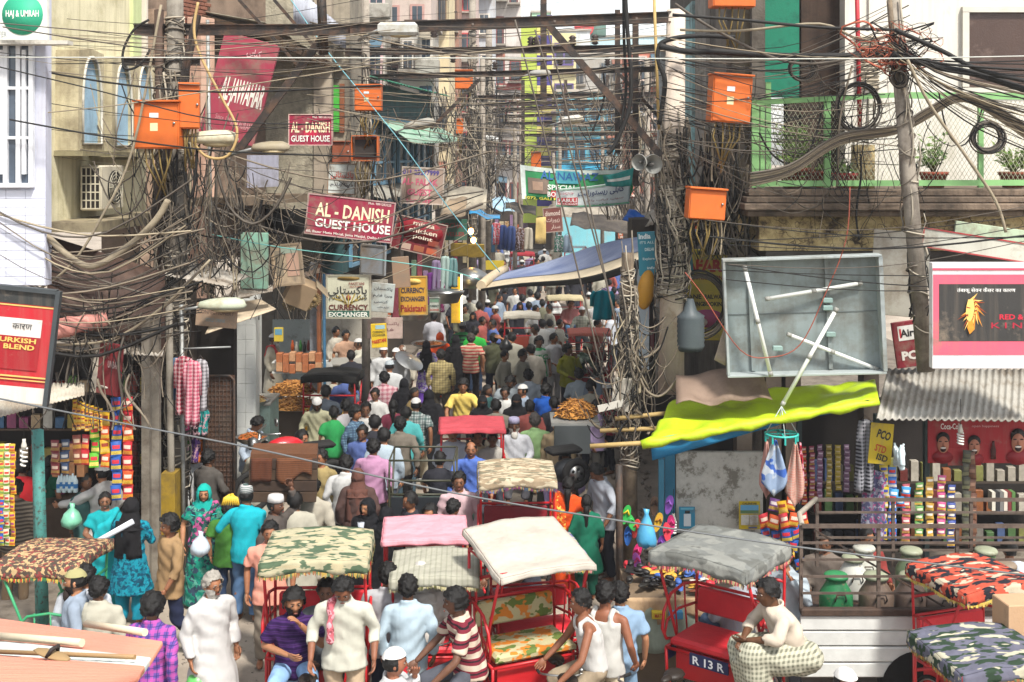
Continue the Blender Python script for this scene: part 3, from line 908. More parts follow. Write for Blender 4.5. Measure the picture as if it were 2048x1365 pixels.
def window(parent, mb_rect, x0, x1, z0, z1, y=0, cols=2, rows=2, frame='#c8c8c2', glass='#39444c', bar=.05):
 "window as part of a facade: frame with its bars, each pane a sub-part"
 fm = PAINT(frame, .5, .15); f = MB(); w, h = x1-x0, z1-z0
 f.box(((x0+x1)/2, y-.04, z0+bar/2), (w, .08, bar)); f.box(((x0+x1)/2, y-.04, z1-bar/2), (w, .08, bar))
 for i in range(cols+1): f.box((x0+bar/2+(w-bar)*i/cols, y-.038, (z0+z1)/2), (bar, .076, h-2*bar))
 for j in range(1, rows): f.box(((x0+x1)/2, y-.035, z0+h*j/rows), (w-2*bar, .06, bar*.7))
 fo = f.build('window_frame', fm, parent)
 for i in range(cols):
  for j in range(rows):
   a = x0+bar/2+(w-bar)*i/cols; b = a+(w-bar)/cols
   MB().box(((a+b)/2, y-.015, z0+h*(j+.5)/rows), (b-a, .01, h/rows)).build('pane', GLASS(glass), fo)
 return fo
def shop_back(px0, py0, px1, py1, Y, mat): return box_px(MB(), px0, py0, px1, py1, Y, .1)
# ---------------------------------------------------------------- ground
def ground_mat():
 t = NT('dusty_road'); co = t.coord()
 c = t.ramp(t.noise(co, .6, 6, .65), [(.3, srgb('#756b5f')), (.5, srgb('#92877a')), (.7, srgb('#a5998a'))])
 c = t.mix(t.ramp(t.noise(co, 5, 6, .7), [(.58, (0, 0, 0)), (.8, (.4, .4, .4))]), c, srgb('#5d5247'))
 c = t.mix(t.ramp(t.noise(co, 38, 3, .6), [(.66, (0, 0, 0)), (.70, (.7, .7, .7))]), c, srgb('#a39a8c'))
 t.col(c); t.bump(t.noise(co, 14, 7, .7), .5, .03); return t.fin(.92)
tag(MB().sheet(lambda u, v: ((u-.5)*700, -10+v*700, 0), 10, 10).build('road', ground_mat()), kind='structure')
for nm, xs in (('pavement_left', (-9, -5.9, -3.6, -2.4)), ('pavement_right', (9, 5.6, 4.4, 4.0))):
 if nm == 'pavement_left': pts = [(-12, 14.6), (-5.9, 14.6), (-5.7, 18), (-4.1, 25), (-2.9, 36), (-2.1, 58), (-12, 58)]
 else: pts = [(12, 15.9), (12, 60), (5.2, 60), (4.0, 38), (3.2, 24), (3.15, 18), (3.2, 15.9)]
 n = len(pts); mb = MB().add([(x, y, .012) for x, y in pts]+[(x, y, .13) for x, y in pts], [tuple(range(n, 2*n))]+[(i, (i+1) % n, (i+1) % n+n, i+n) for i in range(n)])
 tag(mb.build(nm, M('#6e655a', .9, .3, 2, .35, '#3f372f', 3, bump=.4, bscale=25)), kind='structure')
mb = MB(); rr = random.Random(5)
for i in range(420):
 px = rr.uniform(1140, 1300); py = rr.uniform(880, 1180); Y = GY(py); p = W(px, py, Y)
 if abs(p.x) > 4.2: continue
 s = rr.uniform(.015, .06); mb.box((p.x, p.y, .02+s*.3), (s*rr.uniform(.7, 2), s*rr.uniform(.7, 1.6), s*.8), 0, (rr.random(), rr.random(), rr.random()*6))
for i in range(160):
 px = rr.uniform(330, 560); py = rr.uniform(1150, 1365); Y = GY(py); p = W(px, py, Y); s = rr.uniform(.008, .028)
 mb.box((p.x, p.y, .006), (s*rr.uniform(.7, 2), s, s*.5), 0, (0, 0, rr.random()*6))
tag(mb.build('rubble', M('#8b8176', .95, .45, 6)), 'scattered rubble and litter along the edge of the road', 'rubble', kind='stuff')
# ---------------------------------------------------------------- left side buildings
CONC = M('#8b857c', .95, .3, 1.5, .45, '#4e4840', 1.2, .5, .5, 60)
DARKW = M('#2c2621', .9, .3)
BLACK = M('#171513', .95, .3)
WOODD = M('#4a3a2c', .85, .35, 6, .3, '#241c16', 4, bump=.4, bscale=30)
RUST = M('#4b3a30', .75, .35, 5, .45, '#2a221e', 3, bump=.3, bscale=50)
STEELD = M('#2f2a27', .65, .3, 4, .4, '#5a4232', 5, bump=.25, bscale=40)
GALV = M('#8f918f', .5, .2, 4, .3, '#5e564c', 3, metal=.4)
TIN = M('#a09a90', .7, .25, 2, .45, '#6b5a48', 2.2, .4)
b = thing('tiled_house', 'white tiled upper storey with tall white window at the left edge', 'house', (0, 0, 0))
Y0 = 15.5; xr = WX(90, Y0); zb = WZ(572, Y0)
MB().box((xr-2, Y0+.12, (zb+9.4)/2), (4, .2, 9.4-zb)).build('wall', M('#b9bccb', .5, .06, 2, .12, '#8d8478', 1.2, .35), b)
tl = MB().box((0, 0, 0), (.245, .024, .108), 0, None, .004).mesh('tile'); tl.materials.append(M('#c6c9d6', .3, .07, 3, bump=.03, spec=.5))
k = 0
for j in range(24):
 for i in range(3):
  x = xr-.13-i*.25; z = zb+.06+j*.112
  if k < 300 and not (z > WZ(384, Y0) and i >= 0 and x < WX(72, Y0)): obj('tile', tl, None, b, (x, Y0+.012, z)); k += 1
x0, x1 = WX(-40, Y0), WX(70, Y0)
wf = window(b, None, x0, x1, WZ(375, Y0), WZ(78, Y0), Y0-.001, 4, 3, '#d2d4d8', '#4d5866', .055)
for px in (8, 52): MB().box((WX(px, Y0), Y0-.05, WZ(225, Y0)), (.05, .06, 1.6)).build('sash', PAINT('#d2d4d8', .5, .1), b)
sgn = thing('travel_sign', 'white signboard with green disc lettered HAJ & UMRAH above the tall window', 'sign', (WX(40, 15.3), 15.3, WZ(35, 15.3)))
MB().box((-.1, 0, 0), (.92, .08, .60), 0, None, .01).build('board', M('#cfd0ca', .6, .08, 2, .15, '#9a9488', 2), sgn)
MB().lathe((.05, -.045, .03), [(.26, -.004), (.26, .004)], 28, 0, 'Y').build('disc', M('#2f9a78', .6, .1), sgn)
obj('lettering', text_mesh('HAJ & UMRAH', .42, .11, .02), M('#d8dad2', .6, .05), sgn, (.05, -.053, .03))
obj('lettering', text_mesh('TRANSFER', .30, .07, .0), M('#8a8f90', .6, .05), sgn, (-.30, -.046, -.22))
MB().box((0, -.02, -.33), (1.3, .2, .05)).build('ledge', M('#b8b4aa', .8, .1, 3, .3), sgn)
wl = Wall((WX(88, 16.6), 16.6), (WX(292, 20.4), 20.4))
b = wl.root('arched_house', 'stained yellow-green house wall with three blue pointed-arch bays', 'house')
YEL = M('#d2cbac', .95, .15, 1.6, .3, '#9c9470', 1.1, .6, .35, 45)
mb = MB(); mb.box((wl.L/2, .5, (WZ(455, 18)+11)/2), (wl.L, 1.0, 11-WZ(455, 18)))
mb.build('wall', YEL, b)
MB().box((wl.at(268), -.03, 8.1), (.36, .06, 3.3)).build('pilaster', M('#b9c492', .9, .15, 2, .2, '#8f8e68', 2, .4), b)
MB().box((wl.at(283), -.05, 8.3), (.07, .1, 3.0)).build('downpipe', M('#c9c0b2', .8, .15), b)
for a0, a1, yt, yb in ((118, 157, 115, 288), (187, 220, 128, 292), (234, 264, 132, 298)):
 x0, zt = wl.at(a0, yt); x1, zb_ = wl.at(a1, yb); zt = wl.at((a0+a1)/2, yt)[1]; zb_ = wl.at((a0+a1)/2, yb)[1]
 D = .34; n = 9; mid = (x0+x1)/2; hw = (x1-x0)/2; zs = zb_+(zt-zb_)*.45
 arch = [(x0, zb_)]+[(mid-hw*math.cos(t*PI/2)**.8 if t < 1 else mid, zs+(zt-zs)*math.sin(t*PI/2)**1.0) for t in [i/n for i in range(n+1)]]
 arch += [(2*mid-x, z) for x, z in arch[-2::-1]]
 m_ = .10; ox0, ox1, oz0, oz1 = x0-m_*1.3, x1+m_*1.3, zb_-.10, zt+.12
 out = []
 for x, z in arch:
  t = (x-x0)/(x1-x0); out.append((ox0+(ox1-ox0)*t if z > zb_ else (ox0 if x <= x0+.01 else ox1), oz1-.05*abs(t-.5)*2 if z > zs+.2*(zt-zs) else (oz0 if z <= zb_+.001 else z)))
 k = len(arch)
 mb = MB(); vs = [(x, -D, z) for x, z in arch]+[(x, -D, z) for x, z in out]+[(x, -.02, z) for x, z in arch]+[(x, .0, z) for x, z in out]
 fs = []
 for i in range(k):
  j = (i+1) % k; fs += [(i, j, j+k, i+k), (i, i+2*k, j+2*k, j), (i+k, j+k, j+3*k, i+3*k)]
 mb.add(vs, fs, 0)
 bay = mb.build('bay', M('#bdb394', .95, .25, 2, .45, '#7d725a', 1.6, .5, .3, 40), b)
 tr = MB().tube([(x, -D-.012, z) for x, z in arch], .02, 6, closed=True); tr.build('arch_trim', M('#b9b6aa', .8, .1, 3, .2), bay)
 MB().prism(arch, -D+.05, -D+.07).build('panel', M('#93b2c6', .8, .18, 3, .25, '#6f828c', 2.5, .4), bay)
 MB().box(((ox0+ox1)/2, -D/2-.03, oz0-.04), (ox1-ox0+.08, D+.1, .07)).build('sill', M('#8c8466', .9, .2, 2, .3), bay)
MB().box((wl.L*.42, -.32, WZ(437, 17.5)-.08), (wl.L*.82, .8, .14)).build('ledge', M('#958a70', .9, .25, 2, .4), b)
ac = thing('air_conditioner', 'cream outdoor air-conditioner with round fan below the blue arched bays', 'air conditioner', Vector((0, 0, 0)), (0, 0, wl.rot))
xa, za = wl.at(150, 420); pa = Vector((wl.A.x, wl.A.y, 0))+Vector((wl.d.x, wl.d.y, 0))*(xa+.36)
ac.location = (pa.x, pa.y, WZ(424, 17.2))
AW, AD, AH = .80, .32, .66; ACM = M('#c3bca8', .5, .08, 4, .2, '#8e8468', 3)
MB().box((0, -AD/2-.10, AH/2), (AW, AD, AH), 0, None, .02).build('body', ACM, ac)
fn = MB()
for q in (.24, .19, .14, .09, .045): fn.tube([(.06+q*math.cos(i*PI/12), -AD-.125, AH/2+q*math.sin(i*PI/12)) for i in range(24)], .005, 4, closed=True)
for i in range(8): fn.tube([(.06, -AD-.127, AH/2), (.06+.25*math.cos(i*PI/4), -AD-.127, AH/2+.25*math.sin(i*PI/4))], .005, 4)
fn.build('fan_guard', ACM, ac)
MB().lathe((.06, -AD-.108, AH/2), [(.255, -.012), (.255, .006)], 28, 0, 'Y').build('fan_recess', M('#25231f', .8, .2), ac)
fb = MB()
for i in range(3): fb.box((.06+.12*math.cos(i*2.094), -AD-.118, AH/2+.12*math.sin(i*2.094)), (.20, .008, .10), 0, (.3, -i*2.094, 0))
fb.build('fan', M('#55534e', .5, .1), ac)
MB().box((-AW/2-.006, -AD/2-.10, AH/2), (.012, AD-.05, AH-.07)).build('coil', M('#2a2520', .8, .2), ac)
gr = MB()
for i in range(5): gr.box((-AW/2-.014, -AD/2-.10+(i-2)*(AD-.05)/4, AH/2), (.012, .016, AH-.05))
for i in range(6): gr.box((-AW/2-.0155, -AD/2-.10, AH/2+(i-2.5)*(AH-.06)/5), (.012, AD-.03, .018))
gr.build('grille', ACM, ac)
MB().box((.32, -AD-.104, .30), (.08, .006, .05)).build('badge', M('#5aa070', .5, .1), ac)
wl2 = Wall((WX(296, 20.6), 20.6), (WX(548, 24.2), 24.2))
b = wl2.root('timber_house', 'old brown house with timber joists and pale pink pillars behind the left pole', 'house')
MB().box((wl2.L/2, .6, 7.5), (wl2.L, .8, 7)).build('wall', M('#7d6b5c', .95, .3, 2, .35, '#4a3e36', 1.5, bump=.4), b)
brk = MB().box((0, 0, 0), (.20, .05, .062), 0, None, .006).mesh('brick'); brk.materials.append(M('#7a5040', .95, .3, 9, .3, '#4a332a', 8))
for (xa_, xb_, za_, zb2) in ((wl2.at(372), wl2.at(432), 8.05, 9.0), (wl2.at(345), wl2.at(385), 7.2, 8.0)):
 j = 0; z = za_
 while z < zb2:
  x = xa_+(.1 if j % 2 else 0)
  while x < xb_: obj('brick', brk, None, b, (x, .185+random.uniform(-.012, .006), z)); x += .215
  z += .075; j += 1
for px in (392, 408): MB().box((wl2.at(px), -.02, 5.2), (.17, .3, 6.6), 0, None, .01).build('pillar', M('#c2a08c', .85, .15, 3, .3, '#8a6a58', 2, .4), b)
for px in (330, 300): MB().box((wl2.at(px), .0, 5.2), (.16, .3, 6.6)).build('pillar', M('#b49a86', .85, .2, 3, .4, '#6a5848', 2, .4), b)
for i in range(9):
 x = wl2.at(420+i*16); MB().bar((x, .2, 8.55), (x+.1, -1.3, 8.15-.05*i), .09, .12).build('joist', WOODD, b)
mb = quad((wl2.at(425), -1.15, 8.42), (wl2.at(548)+.9, -1.15, 7.72), (wl2.at(548)+.9, .3, 8.1), (wl2.at(425), .3, 8.7), 40, 4, .015, .012, 30)
mb.build('eave_sheet', M('#8a8676', .8, .25, 3, .4), b)
mb = quad((wl2.at(480), -1.2, 8.5), (wl2.at(548)+.8, -1.2, 8.15), (wl2.at(548)+.8, -1.2, 8.55), (wl2.at(480), -1.2, 9.2), 60, 2, .01, .015, 22)
mb.build('parapet_sheet', M('#a7aab4', .5, .1, 3, .2), b)
MB().box((wl2.at(470), -.35, WZ(405, 21.5)), (2.6, .9, .16)).build('balcony_slab', M('#7a6a58', .9, .3, 2, .5), b)
MB().box((wl2.at(500), -.3, WZ(345, 21.8)), (1.0, .06, .62)).build('balcony_sheet', M('#9fa0b0', .6, .15, 2, .3, '#6d6a6a', 2, .4), b)
MB().box((wl2.at(345), .17, 6.3), (.7, .05, 1.6)).build('doorway', BLACK, b)
Yc = 24.3
b = thing('concrete_house', 'tall grey pebble-dashed house with a green mesh door', 'house')
xl, xr2 = WX(530, Yc), WX(640, Yc)
MB().box(((xl+xr2)/2-1, Yc+2, 8.7), (xr2-xl+2, 4, 8.6)).build('wall', M('#98917f', 1., .35, 9, .25, '#6b6458', 1.5, .35, 1., 28), b)
wl3 = Wall((xr2+.02, Yc), (WX(692, 28), 28))
MB().box((xr2+.06, Yc+.10, 8.7), (.36, .3, 8.6)).build('corner_pier', M('#9c9080', .9, .25, 3, .35, '#6d6456', 2, .5), b)
MB().box((WX(672, Yc+.4), Yc+1.3, 8.7), (.60, 2.0, 8.6)).build('side_wall', M('#938a7a', .9, .25, 2, .45, '#5e574c', 1.5, .6), b)
MB().box((WX(665, Yc+.2), Yc+.26, WZ(216, Yc)), (.28, .06, .95)).build('door', M('#3f9a35', .6, .15, 4, .15, '#2a6a28', 6), b)
MB().box((WX(683, Yc+.2), Yc+.27, WZ(216, Yc)), (.10, .08, 1.0)).build('door_post', M('#7a4a30', .8, .2), b)
MB().box((WX(640, Yc)-.55, Yc-.02, WZ(443, Yc)), (1.5, .05, .5)).build('opening', BLACK, b)
MB().box((WX(650, Yc), Yc+.2, WZ(300, Yc)), (.6, .2, .12)).build('ledge', M('#a19684', .9, .2), b)
wl4 = Wall((WX(694, 28.2), 28.2), (WX(870, 40), 40))
b = wl4.root('teal_house', 'dark teal house with blue window frames and green tin roof edge', 'house')
MB().box((wl4.L/2, .5, 5.55), (wl4.L, .8, 4.7)).build('wall', M('#2f4d50', .85, .25, 2, .35, '#25302f', 1.5, .4), b)
for q in ((705, 745), (752, 792), (800, 828), (836, 860)):
 x0, x1 = wl4.at(q[0]), wl4.at(q[1]); window(b, None, x0, x1, 5.2, 7.0, .09, 2, 3, '#5f87a0', '#20323a', .09)
 window(b, None, x0, x1, 3.3, 4.8, .09, 2, 2, '#5f87a0', '#1c2a30', .08)
quad((-.2, -.5, 7.85), (wl4.L+.2, -.5, 7.95), (wl4.L+.2, .6, 8.2), (-.2, .6, 8.15), 60, 3, .012, .02, 28).build('roof_edge', M('#1f6a50', .7, .2, 3, .3), b)
quad((3.5, -.9, 6.3), (wl4.L+.6, -.9, 6.45), (wl4.L+.6, .1, 7.0), (3.5, .1, 7.0), 60, 3, .012, .03, 22).build('awning', M('#8fa696', .7, .25, 2, .4, '#3a7a5a', 2), b)
quad((.4, -.8, 4.95), (wl4.L, -.8, 4.95), (wl4.L, .1, 5.2), (.4, .1, 5.2), 60, 3, .012, .025, 24).build('awning', M('#8d8a80', .8, .3, 2, .4), b)
def tower(label, col, px0, px1, Y0, Y1, ptop, pbot=640, wcols=2, wrows=3, wpx=None, frame='#b9b2a8', streak=.4, band=None, name='house'):
 b = thing(name, label, 'house')
 x0, x1 = WX(px0, Y0), WX(px1, Y0); zt, zb = WZ(ptop, Y0), max(0.0, WZ(pbot, Y0))
 MB().box(((x0+x1)/2, (Y0+Y1)/2, (zt+zb)/2), (x1-x0, Y1-Y0, zt-zb)).build('wall', M(col, .9, .16, 1., .25, '#8d8478', .8, streak, .2, 20), b)
 MB().box(((x0+x1)/2, (Y0+Y1)/2, zt+.06), (x1-x0+.25, Y1-Y0+.25, .18)).build('roof_slab', M('#a19a90', .9, .2), b)
 if band: MB().box(((x0+x1)/2, Y0-.03, zb+(zt-zb)*.55), (x1-x0+.04, .1, .35)).build('band', M(band, .8, .1), b)
 w = (x1-x0)/wcols; zlo = max(zb, 2.9); hh = (zt-zlo)/wrows; rr = random.Random(px0)
 for i in range(wcols):
  for j in range(wrows):
   cx = x0+w*(i+.5+rr.uniform(-.08, .08)); cz = zlo+hh*(j+.5); ww = min(1.1, w*.55)*rr.uniform(.7, 1.25); wh = min(1.5, hh*.6)*rr.uniform(.7, 1.1)
   if rr.random() < .12: continue
   if rr.random() < .35:
    MB().box((cx, Y0-.35, cz-wh/2-.12), (min(w*.95, ww+.5), .7, .10)).build('balcony', M('#8d867c', .9, .3, 2, .4), b); g_ = MB()
    for k in range(7): g_.box((cx+(k/6-.5)*min(w*.9, ww+.4), Y0-.66, cz-wh/2+.3), (.03, .03, .75))
    g_.box((cx, Y0-.66, cz-wh/2+.7), (min(w*.92, ww+.45), .04, .05)); g_.build('railing', STEELD, b)
   elif rr.random() < .3: MB().box((cx+ww*.2, Y0-.3, cz-wh/2+.15), (.8, .5, .5), 0, None, .03).build('cooler', M('#9a968c', .7, .2, 2, .4), b)
   if rr.random() < .3: quad((cx-ww*.7, Y0-.6, cz+wh*.45), (cx+ww*.7, Y0-.6, cz+wh*.45), (cx+ww*.7, Y0, cz+wh*.75), (cx-ww*.7, Y0, cz+wh*.75), 8, 2, .02, wob=.08).build('awning', M(rr.choice(['#6a7a70', '#8a5a4a', '#8c8474', '#4a6474']), .8, .3, 2, .4), b)
   fr = MB(); fr.box((cx, Y0-.03, cz), (ww+.14, .06, wh+.14)); fo = fr.build('window', PAINT(frame, .6, .1), b)
   for s in (-1, 1): MB().box((cx+s*ww*.25, Y0-.064, cz), (ww*.44, .012, wh)).build('pane', GLASS('#3d4750'), fo)
   MB().box((cx, Y0-.10, cz-wh/2-.10), (ww+.3, .18, .07)).build('sill', M('#a9a196', .9, .15), fo)
 return b
tower('pale house with white grilles rising above the teal house', '#a5a199', 690, 770, 40.5, 44, -60, 330, 2, 3, frame='#c9a8a8')
tower('tall pink house above the green tin roof on the left side', '#b3a49c', 762, 862, 43, 47, -120, 330, 2, 4, frame='#a58078')
tower('grey concrete house end below the pink house', '#96938c', 800, 868, 40.4, 43, 52, 400, 2, 3)
tower('cream house strip beside the rust brick pier', '#c2b492', 866, 898, 47, 52, -160, 420, 1, 5, frame='#8e7a60')
tower('rust brick house with narrow windows down the lane', '#8c6a5c', 895, 918, 52, 56, -140, 430, 1, 5, frame='#5e463c')
tower('pale pink house with red stripes down the lane', '#b7a39c', 915, 952, 55, 60, -150, 440, 1, 6, frame='#b24a48', band='#b03a3a')
tower('pale blue and cream house at the bend of the lane', '#a9aeb4', 950, 990, 60, 64, -80, 450, 1, 6, frame='#cfc8bc')
tower('white house with maroon balcony front down the lane', '#c3bcb6', 988, 1042, 64, 69, -60, 460, 2, 6, frame='#7a3a38', band='#8c4440')
b = thing('striped_house', 'house with lime green wall and purple and yellow striped pier at the lane end', 'house')
Ye = 74
x0 = WX(1038, Ye); x1 = WX(1074, Ye); MB().box(((x0+x1)/2, Ye+2, 8), (x1-x0, 4, 12.4)).build('wall', M('#9fae48', .85, .1, 1, .15, '#8a9440', 1), b)
x0 = WX(1074, Ye); x1 = WX(1104, Ye)
for i in range(20):
 z = 14.3-i*.62; MB().box(((x0+x1)/2, Ye+1.95, z), (x1-x0, 4, .62)).build('stripe', M('#c9bc6a' if i % 2 else '#3d3478', .85, .1), b)
x0 = WX(1104, Ye); x1 = WX(1152, Ye); MB().box(((x0+x1)/2, Ye+2, 7.6), (x1-x0, 4, 11.8)).build('front', M('#c2b88c', .85, .12, 1), b)
for k_ in range(4):
 z = 12.2-k_*2.5; window(b, None, x0+.15, x1-.15, z-.7, z+.7, Ye-.02, 2, 1, '#5a4a80', '#2a2c34', .10)
 MB().box(((x0+x1)/2, Ye-.1, z-1.1), (x1-x0+.1, .3, .25)).build('balcony_edge', M('#6d5a90', .8, .1), b)
tower('grey brick house with blank wall at the lane end', '#9a9894', 1146, 1244, 80, 86, 108, 330, 4, 3, frame='#8a8680')
b = tower('turquoise house with bright blue doorways at the lane end', '#6aa8b4', 1116, 1236, 70, 73, 184, 520, 4, 3, frame='#2d86a8', band='#3a9ac0')
b = tower('coral orange house with ledge bands right of the lane end', '#b87260', 1262, 1330, 50, 54, 98, 520, 2, 4, frame='#b8a49a', band='#c8c0b8')
for k_ in range(9): MB().box((WX(1296, 50), 49.93, 3.5+k_*.8), (1.5, .14, .07)).build('ledge', M('#c8b4a8', .8, .1), b)
tower('low white house with cream parapet beyond the grey brick house', '#b9bfc0', 1100, 1180, 98, 104, 62, 330, 3, 3)
tower('pale blue house under the water tank far off', '#a9c4cc', 1172, 1335, 110, 118, 74, 330, 5, 3)
tower('mint green house top showing above the beams', '#a9cfae', 1064, 1100, 100, 104, 25, 330, 1, 4)
tk = thing('water_tank', 'dark green plastic water tank on the far roof beside the red dish', 'water tank', (WX(1190, 108), 108, WZ(74, 108)))
MB().lathe((0, 0, 0), [(.95, 0), (1.0, .1), (1.0, 1.0), (.9, 1.2), (.4, 1.35), (.36, 1.5)], 20).build('tank', M('#4f6a60', .6, .15), tk)
ds = thing('satellite_dish', 'red round satellite dish on the far roof', 'satellite dish', (WX(1168, 107), 107, WZ(74, 107)))
MB().lathe((0, 0, .85), [(.02, .15), (.45, .05), (.85, -.12), (.87, -.1)], 22, 0, 'Y', cap=False).build('dish', M('#c2383c', .6, .1), ds)
MB().tube([(0, .15, -.2), (0, .15, .85)], .05, 6).build('mast', STEELD, ds)
# ---------------------------------------------------------------- right side buildings
wr = Wall((3.95, 30), (3.66, 18.3))
b = wr.root('cable_house', 'dim grey side wall smothered in cables behind the main pole', 'house')
MB().box((wr.L/2, .1, 5.5), (wr.L, .2, 11)).build('wall', M('#5c564e', .95, .35, 2, .4, '#37312b', 1.5, .5, .4, 30), b)
for a0, a1, c in ((1368, 1392, '#8fb6b8'), (1398, 1420, '#8a857e'), (1440, 1462, '#6a625a'), (1475, 1500, '#59503f')):
 x0, x1 = wr.at(a0), wr.at(a1); MB().box(((x0+x1)/2, -.04, 6.6), (abs(x1-x0), .08, 5.2)).build('pilaster', M(c, .85, .2, 2, .35, '#544c42', 1.5, .5), b)
for px, z0 in ((1380, 5.2), (1430, 6.0), (1455, 4.2), (1410, 7.6)):
 x = wr.at(px); window(b, None, x-.45, x+.45, z0, z0+1.1, -.01, 2, 2, '#7b766c', '#22282a', .06)
Yr = 18.6
b = thing('white_house', 'white upper storey with brown window behind the green terrace fence', 'house')
x0, x1 = WX(1738, Yr), 9.5
WHT = M('#c9c5bb', .85, .06, 1, .12, '#9a9284', .8, .3, .1, 30)
MB().box(((x0+x1)/2, Yr+1.5, 7.8), (x1-x0, 3, 5.6)).build('wall', WHT, b)
fr = MB(); wx0, wx1, wz0, wz1 = WX(1922, Yr), WX(2075, Yr), WZ(185, Yr), WZ(15, Yr)
for c, s in ((((wx0+wx1)/2, Yr-.03, wz1-.04), (wx1-wx0, .1, .09)), (((wx0+wx1)/2, Yr-.03, wz0+.03), (wx1-wx0, .1, .07)), ((wx0+.05, Yr-.03, (wz0+wz1)/2), (.10, .1, wz1-wz0-.16)), ((wx1-.05, Yr-.03, (wz0+wz1)/2), (.10, .1, wz1-wz0-.16))): fr.box(c, s)
fo = fr.build('window', PAINT('#c4c0b4', .5, .05), b)
MB().box(((wx0+wx1)/2, Yr-.012, (wz0+wz1)/2), (wx1-wx0-.2, .012, wz1-wz0-.16)).build('pane', M('#4a3a34', .25, .2, 1.5, .1, '#6b5a52', 2), fo)
MB().box((WX(1715, Yr), Yr+.3, 7.4), (.36, .5, 4.4)).build('pier', WHT, b)
MB().box((WX(1665, Yr), Yr+.55, 7.4), (1.2, .3, 4.6)).build('dark_doorway', M('#33271f', .8, .3, 3, .3, '#1d1612', 3, .3), b)
lv = MB()
for i in range(16): lv.box((WX(1740, Yr)-.02, Yr-.04, WZ(175, Yr)+i*.055), (.30, .05, .028), 0, (.5, 0, 0))
MB().box((WX(1740, Yr)-.02, Yr-.02, WZ(125, Yr)), (.34, .03, .95)).build('louver_frame', WHT, b)
for i in range(14): MB().box((WX(1740, Yr)-.02, Yr-.06, WZ(180, Yr)+.03+i*.06), (.28, .05, .03), 0, (.5, 0, 0)).build('louver', M('#a89e8c', .8, .2), b)
MB().box((WX(1562, Yr), Yr+.1, WZ(95, Yr)), (.60, .05, 1.55)).build('green_board', M('#0f6b52', .7, .2, 3, .3, '#0a4a3a', 3), b)
for px, c in ((1517, '#8c2230'),): MB().box((WX(px, Yr), Yr-.1, 7.2), (.12, .12, 4.5)).build('crimson_post', PAINT(c, .5, .15), b)
MB().tube([(WX(1712, Yr-.3), Yr-.3, 9.2), (WX(1712, Yr-.3)+.06, Yr-.3, WZ(270, Yr-.3))], .035, 8).build('red_pipe', PAINT('#a8242c', .5, .2), b)
for i in range(6): MB().box((WX(1622+i*17, Yr), Yr+.38, 7.6), (.13, .05, 4)).build('plank', M('#3b2c22', .8, .35, 5, .3, '#1e1611', 4, .4), b)
Yt = 16.9
b = thing('terrace', 'crumbling cornice and cracked plaster front under the green fence', 'terrace')
x0, x1 = WX(1500, Yt), 9
COR = M('#79695a', .95, .35, 2.5, .55, '#3a322b', 1.8, .7, .6, 30)
zc = WZ(378, Yt)
for dz, dy, h in ((.0, .12, .10), (-.10, .22, .09), (-.19, .30, .10), (-.29, .18, .09)):
 MB().box(((x0+x1)/2, Yt+.9-dy/2-.1, zc+dz-h/2), (x1-x0+dy, 1.8+dy, h-.004), 0, None, .015).build('cornice_moulding', COR, b)
PL = NT('cracked_plaster'); co = PL.coord()
cc = PL.ramp(PL.noise(co, 2.2, 7, .7), [(.38, srgb('#4a3f35')), (.47, srgb('#a8946a')), (.58, srgb('#c9b68a')), (.68, srgb('#54463a'))])
vo = PL.add('ShaderNodeTexVoronoi', feature='DISTANCE_TO_EDGE'); vo.inputs['Scale'].default_value = 2.3
wv = PL.add('ShaderNodeVectorMath', operation='ADD'); nn = PL.add('ShaderNodeTexNoise'); nn.inputs['Scale'].default_value = 3
PL.link(co, nn.inputs['Vector']); PL.link(co, wv.inputs[0]); PL.link(nn.outputs['Color'], wv.inputs[1]); PL.link(wv.outputs[0], vo.inputs['Vector'])
cc = PL.mix(PL.ramp(vo.outputs['Distance'], [(.0, (1, 1, 1)), (.022, (0, 0, 0))]), cc, srgb('#2c241d'))
PL.col(cc); PL.bump(PL.noise(co, 6, 7, .75), .9, .05); PLM = PL.fin(.95)
MB().box(((x0+x1)/2+.1, Yt+.9, zc-.63), (x1-x0-.1, 1.6, .50)).build('plaster_band', PLM, b)
MB().box(((x0+x1)/2+.15, Yt+.86, zc-1.02), (x1-x0-.2, 1.5, .26)).build('lintel', M('#4b4642', .9, .25, 2, .3, '#2b2724', 2), b)
MB().box(((x0+x1)/2+.1, Yt+.98, zc-1.29), (x1-x0-.1, 1.5, .26)).build('fascia', M('#36302b', .9, .3), b)
for px in (1500, 1560, 1600, 1760): MB().box((WX(px, Yt), Yt+.55, 2.2), (.22, .3, 4.4)).build('pier', M('#4e463e', .95, .3, 3, .4), b)
GRN = PAINT('#7cab6e', .55, .12, '#b9b4a0')
f = thing('terrace_fence', 'pale green steel fence with wire mesh along the terrace', 'fence')
Yf = 16.75; zt, zb = WZ(200, Yf), WZ(372, Yf)
MB().bar((WX(1512, Yf), Yf, WZ(206, Yf)), (WX(1800, Yf), Yf, WZ(190, Yf)), .05, .07).build('rail', GRN, f)
MB().bar((WX(1800, Yf), Yf, WZ(191, Yf)), (9, Yf, WZ(196, Yf)), .05, .09).build('rail', GRN, f)
MB().bar((WX(1512, Yf), Yf, zb+.03), (9, Yf, zb+.05), .05, .08).build('rail', GRN, f)
for px, w in ((1511, .10), (1525, .06), (1537, .07), (1655, .09), (1962, .07)): MB().box((WX(px, Yf), Yf+.02, (zt+zb)/2+(.12 if px == 1537 else 0)), (w, .06, zt-zb+(.25 if px == 1537 else .05))).build('post', GRN, f)
mb = MB(); rr = random.Random(2)
xa_, xb_ = WX(1540, Yf), 8.2; hgt = zt-zb-.05; sp = .062
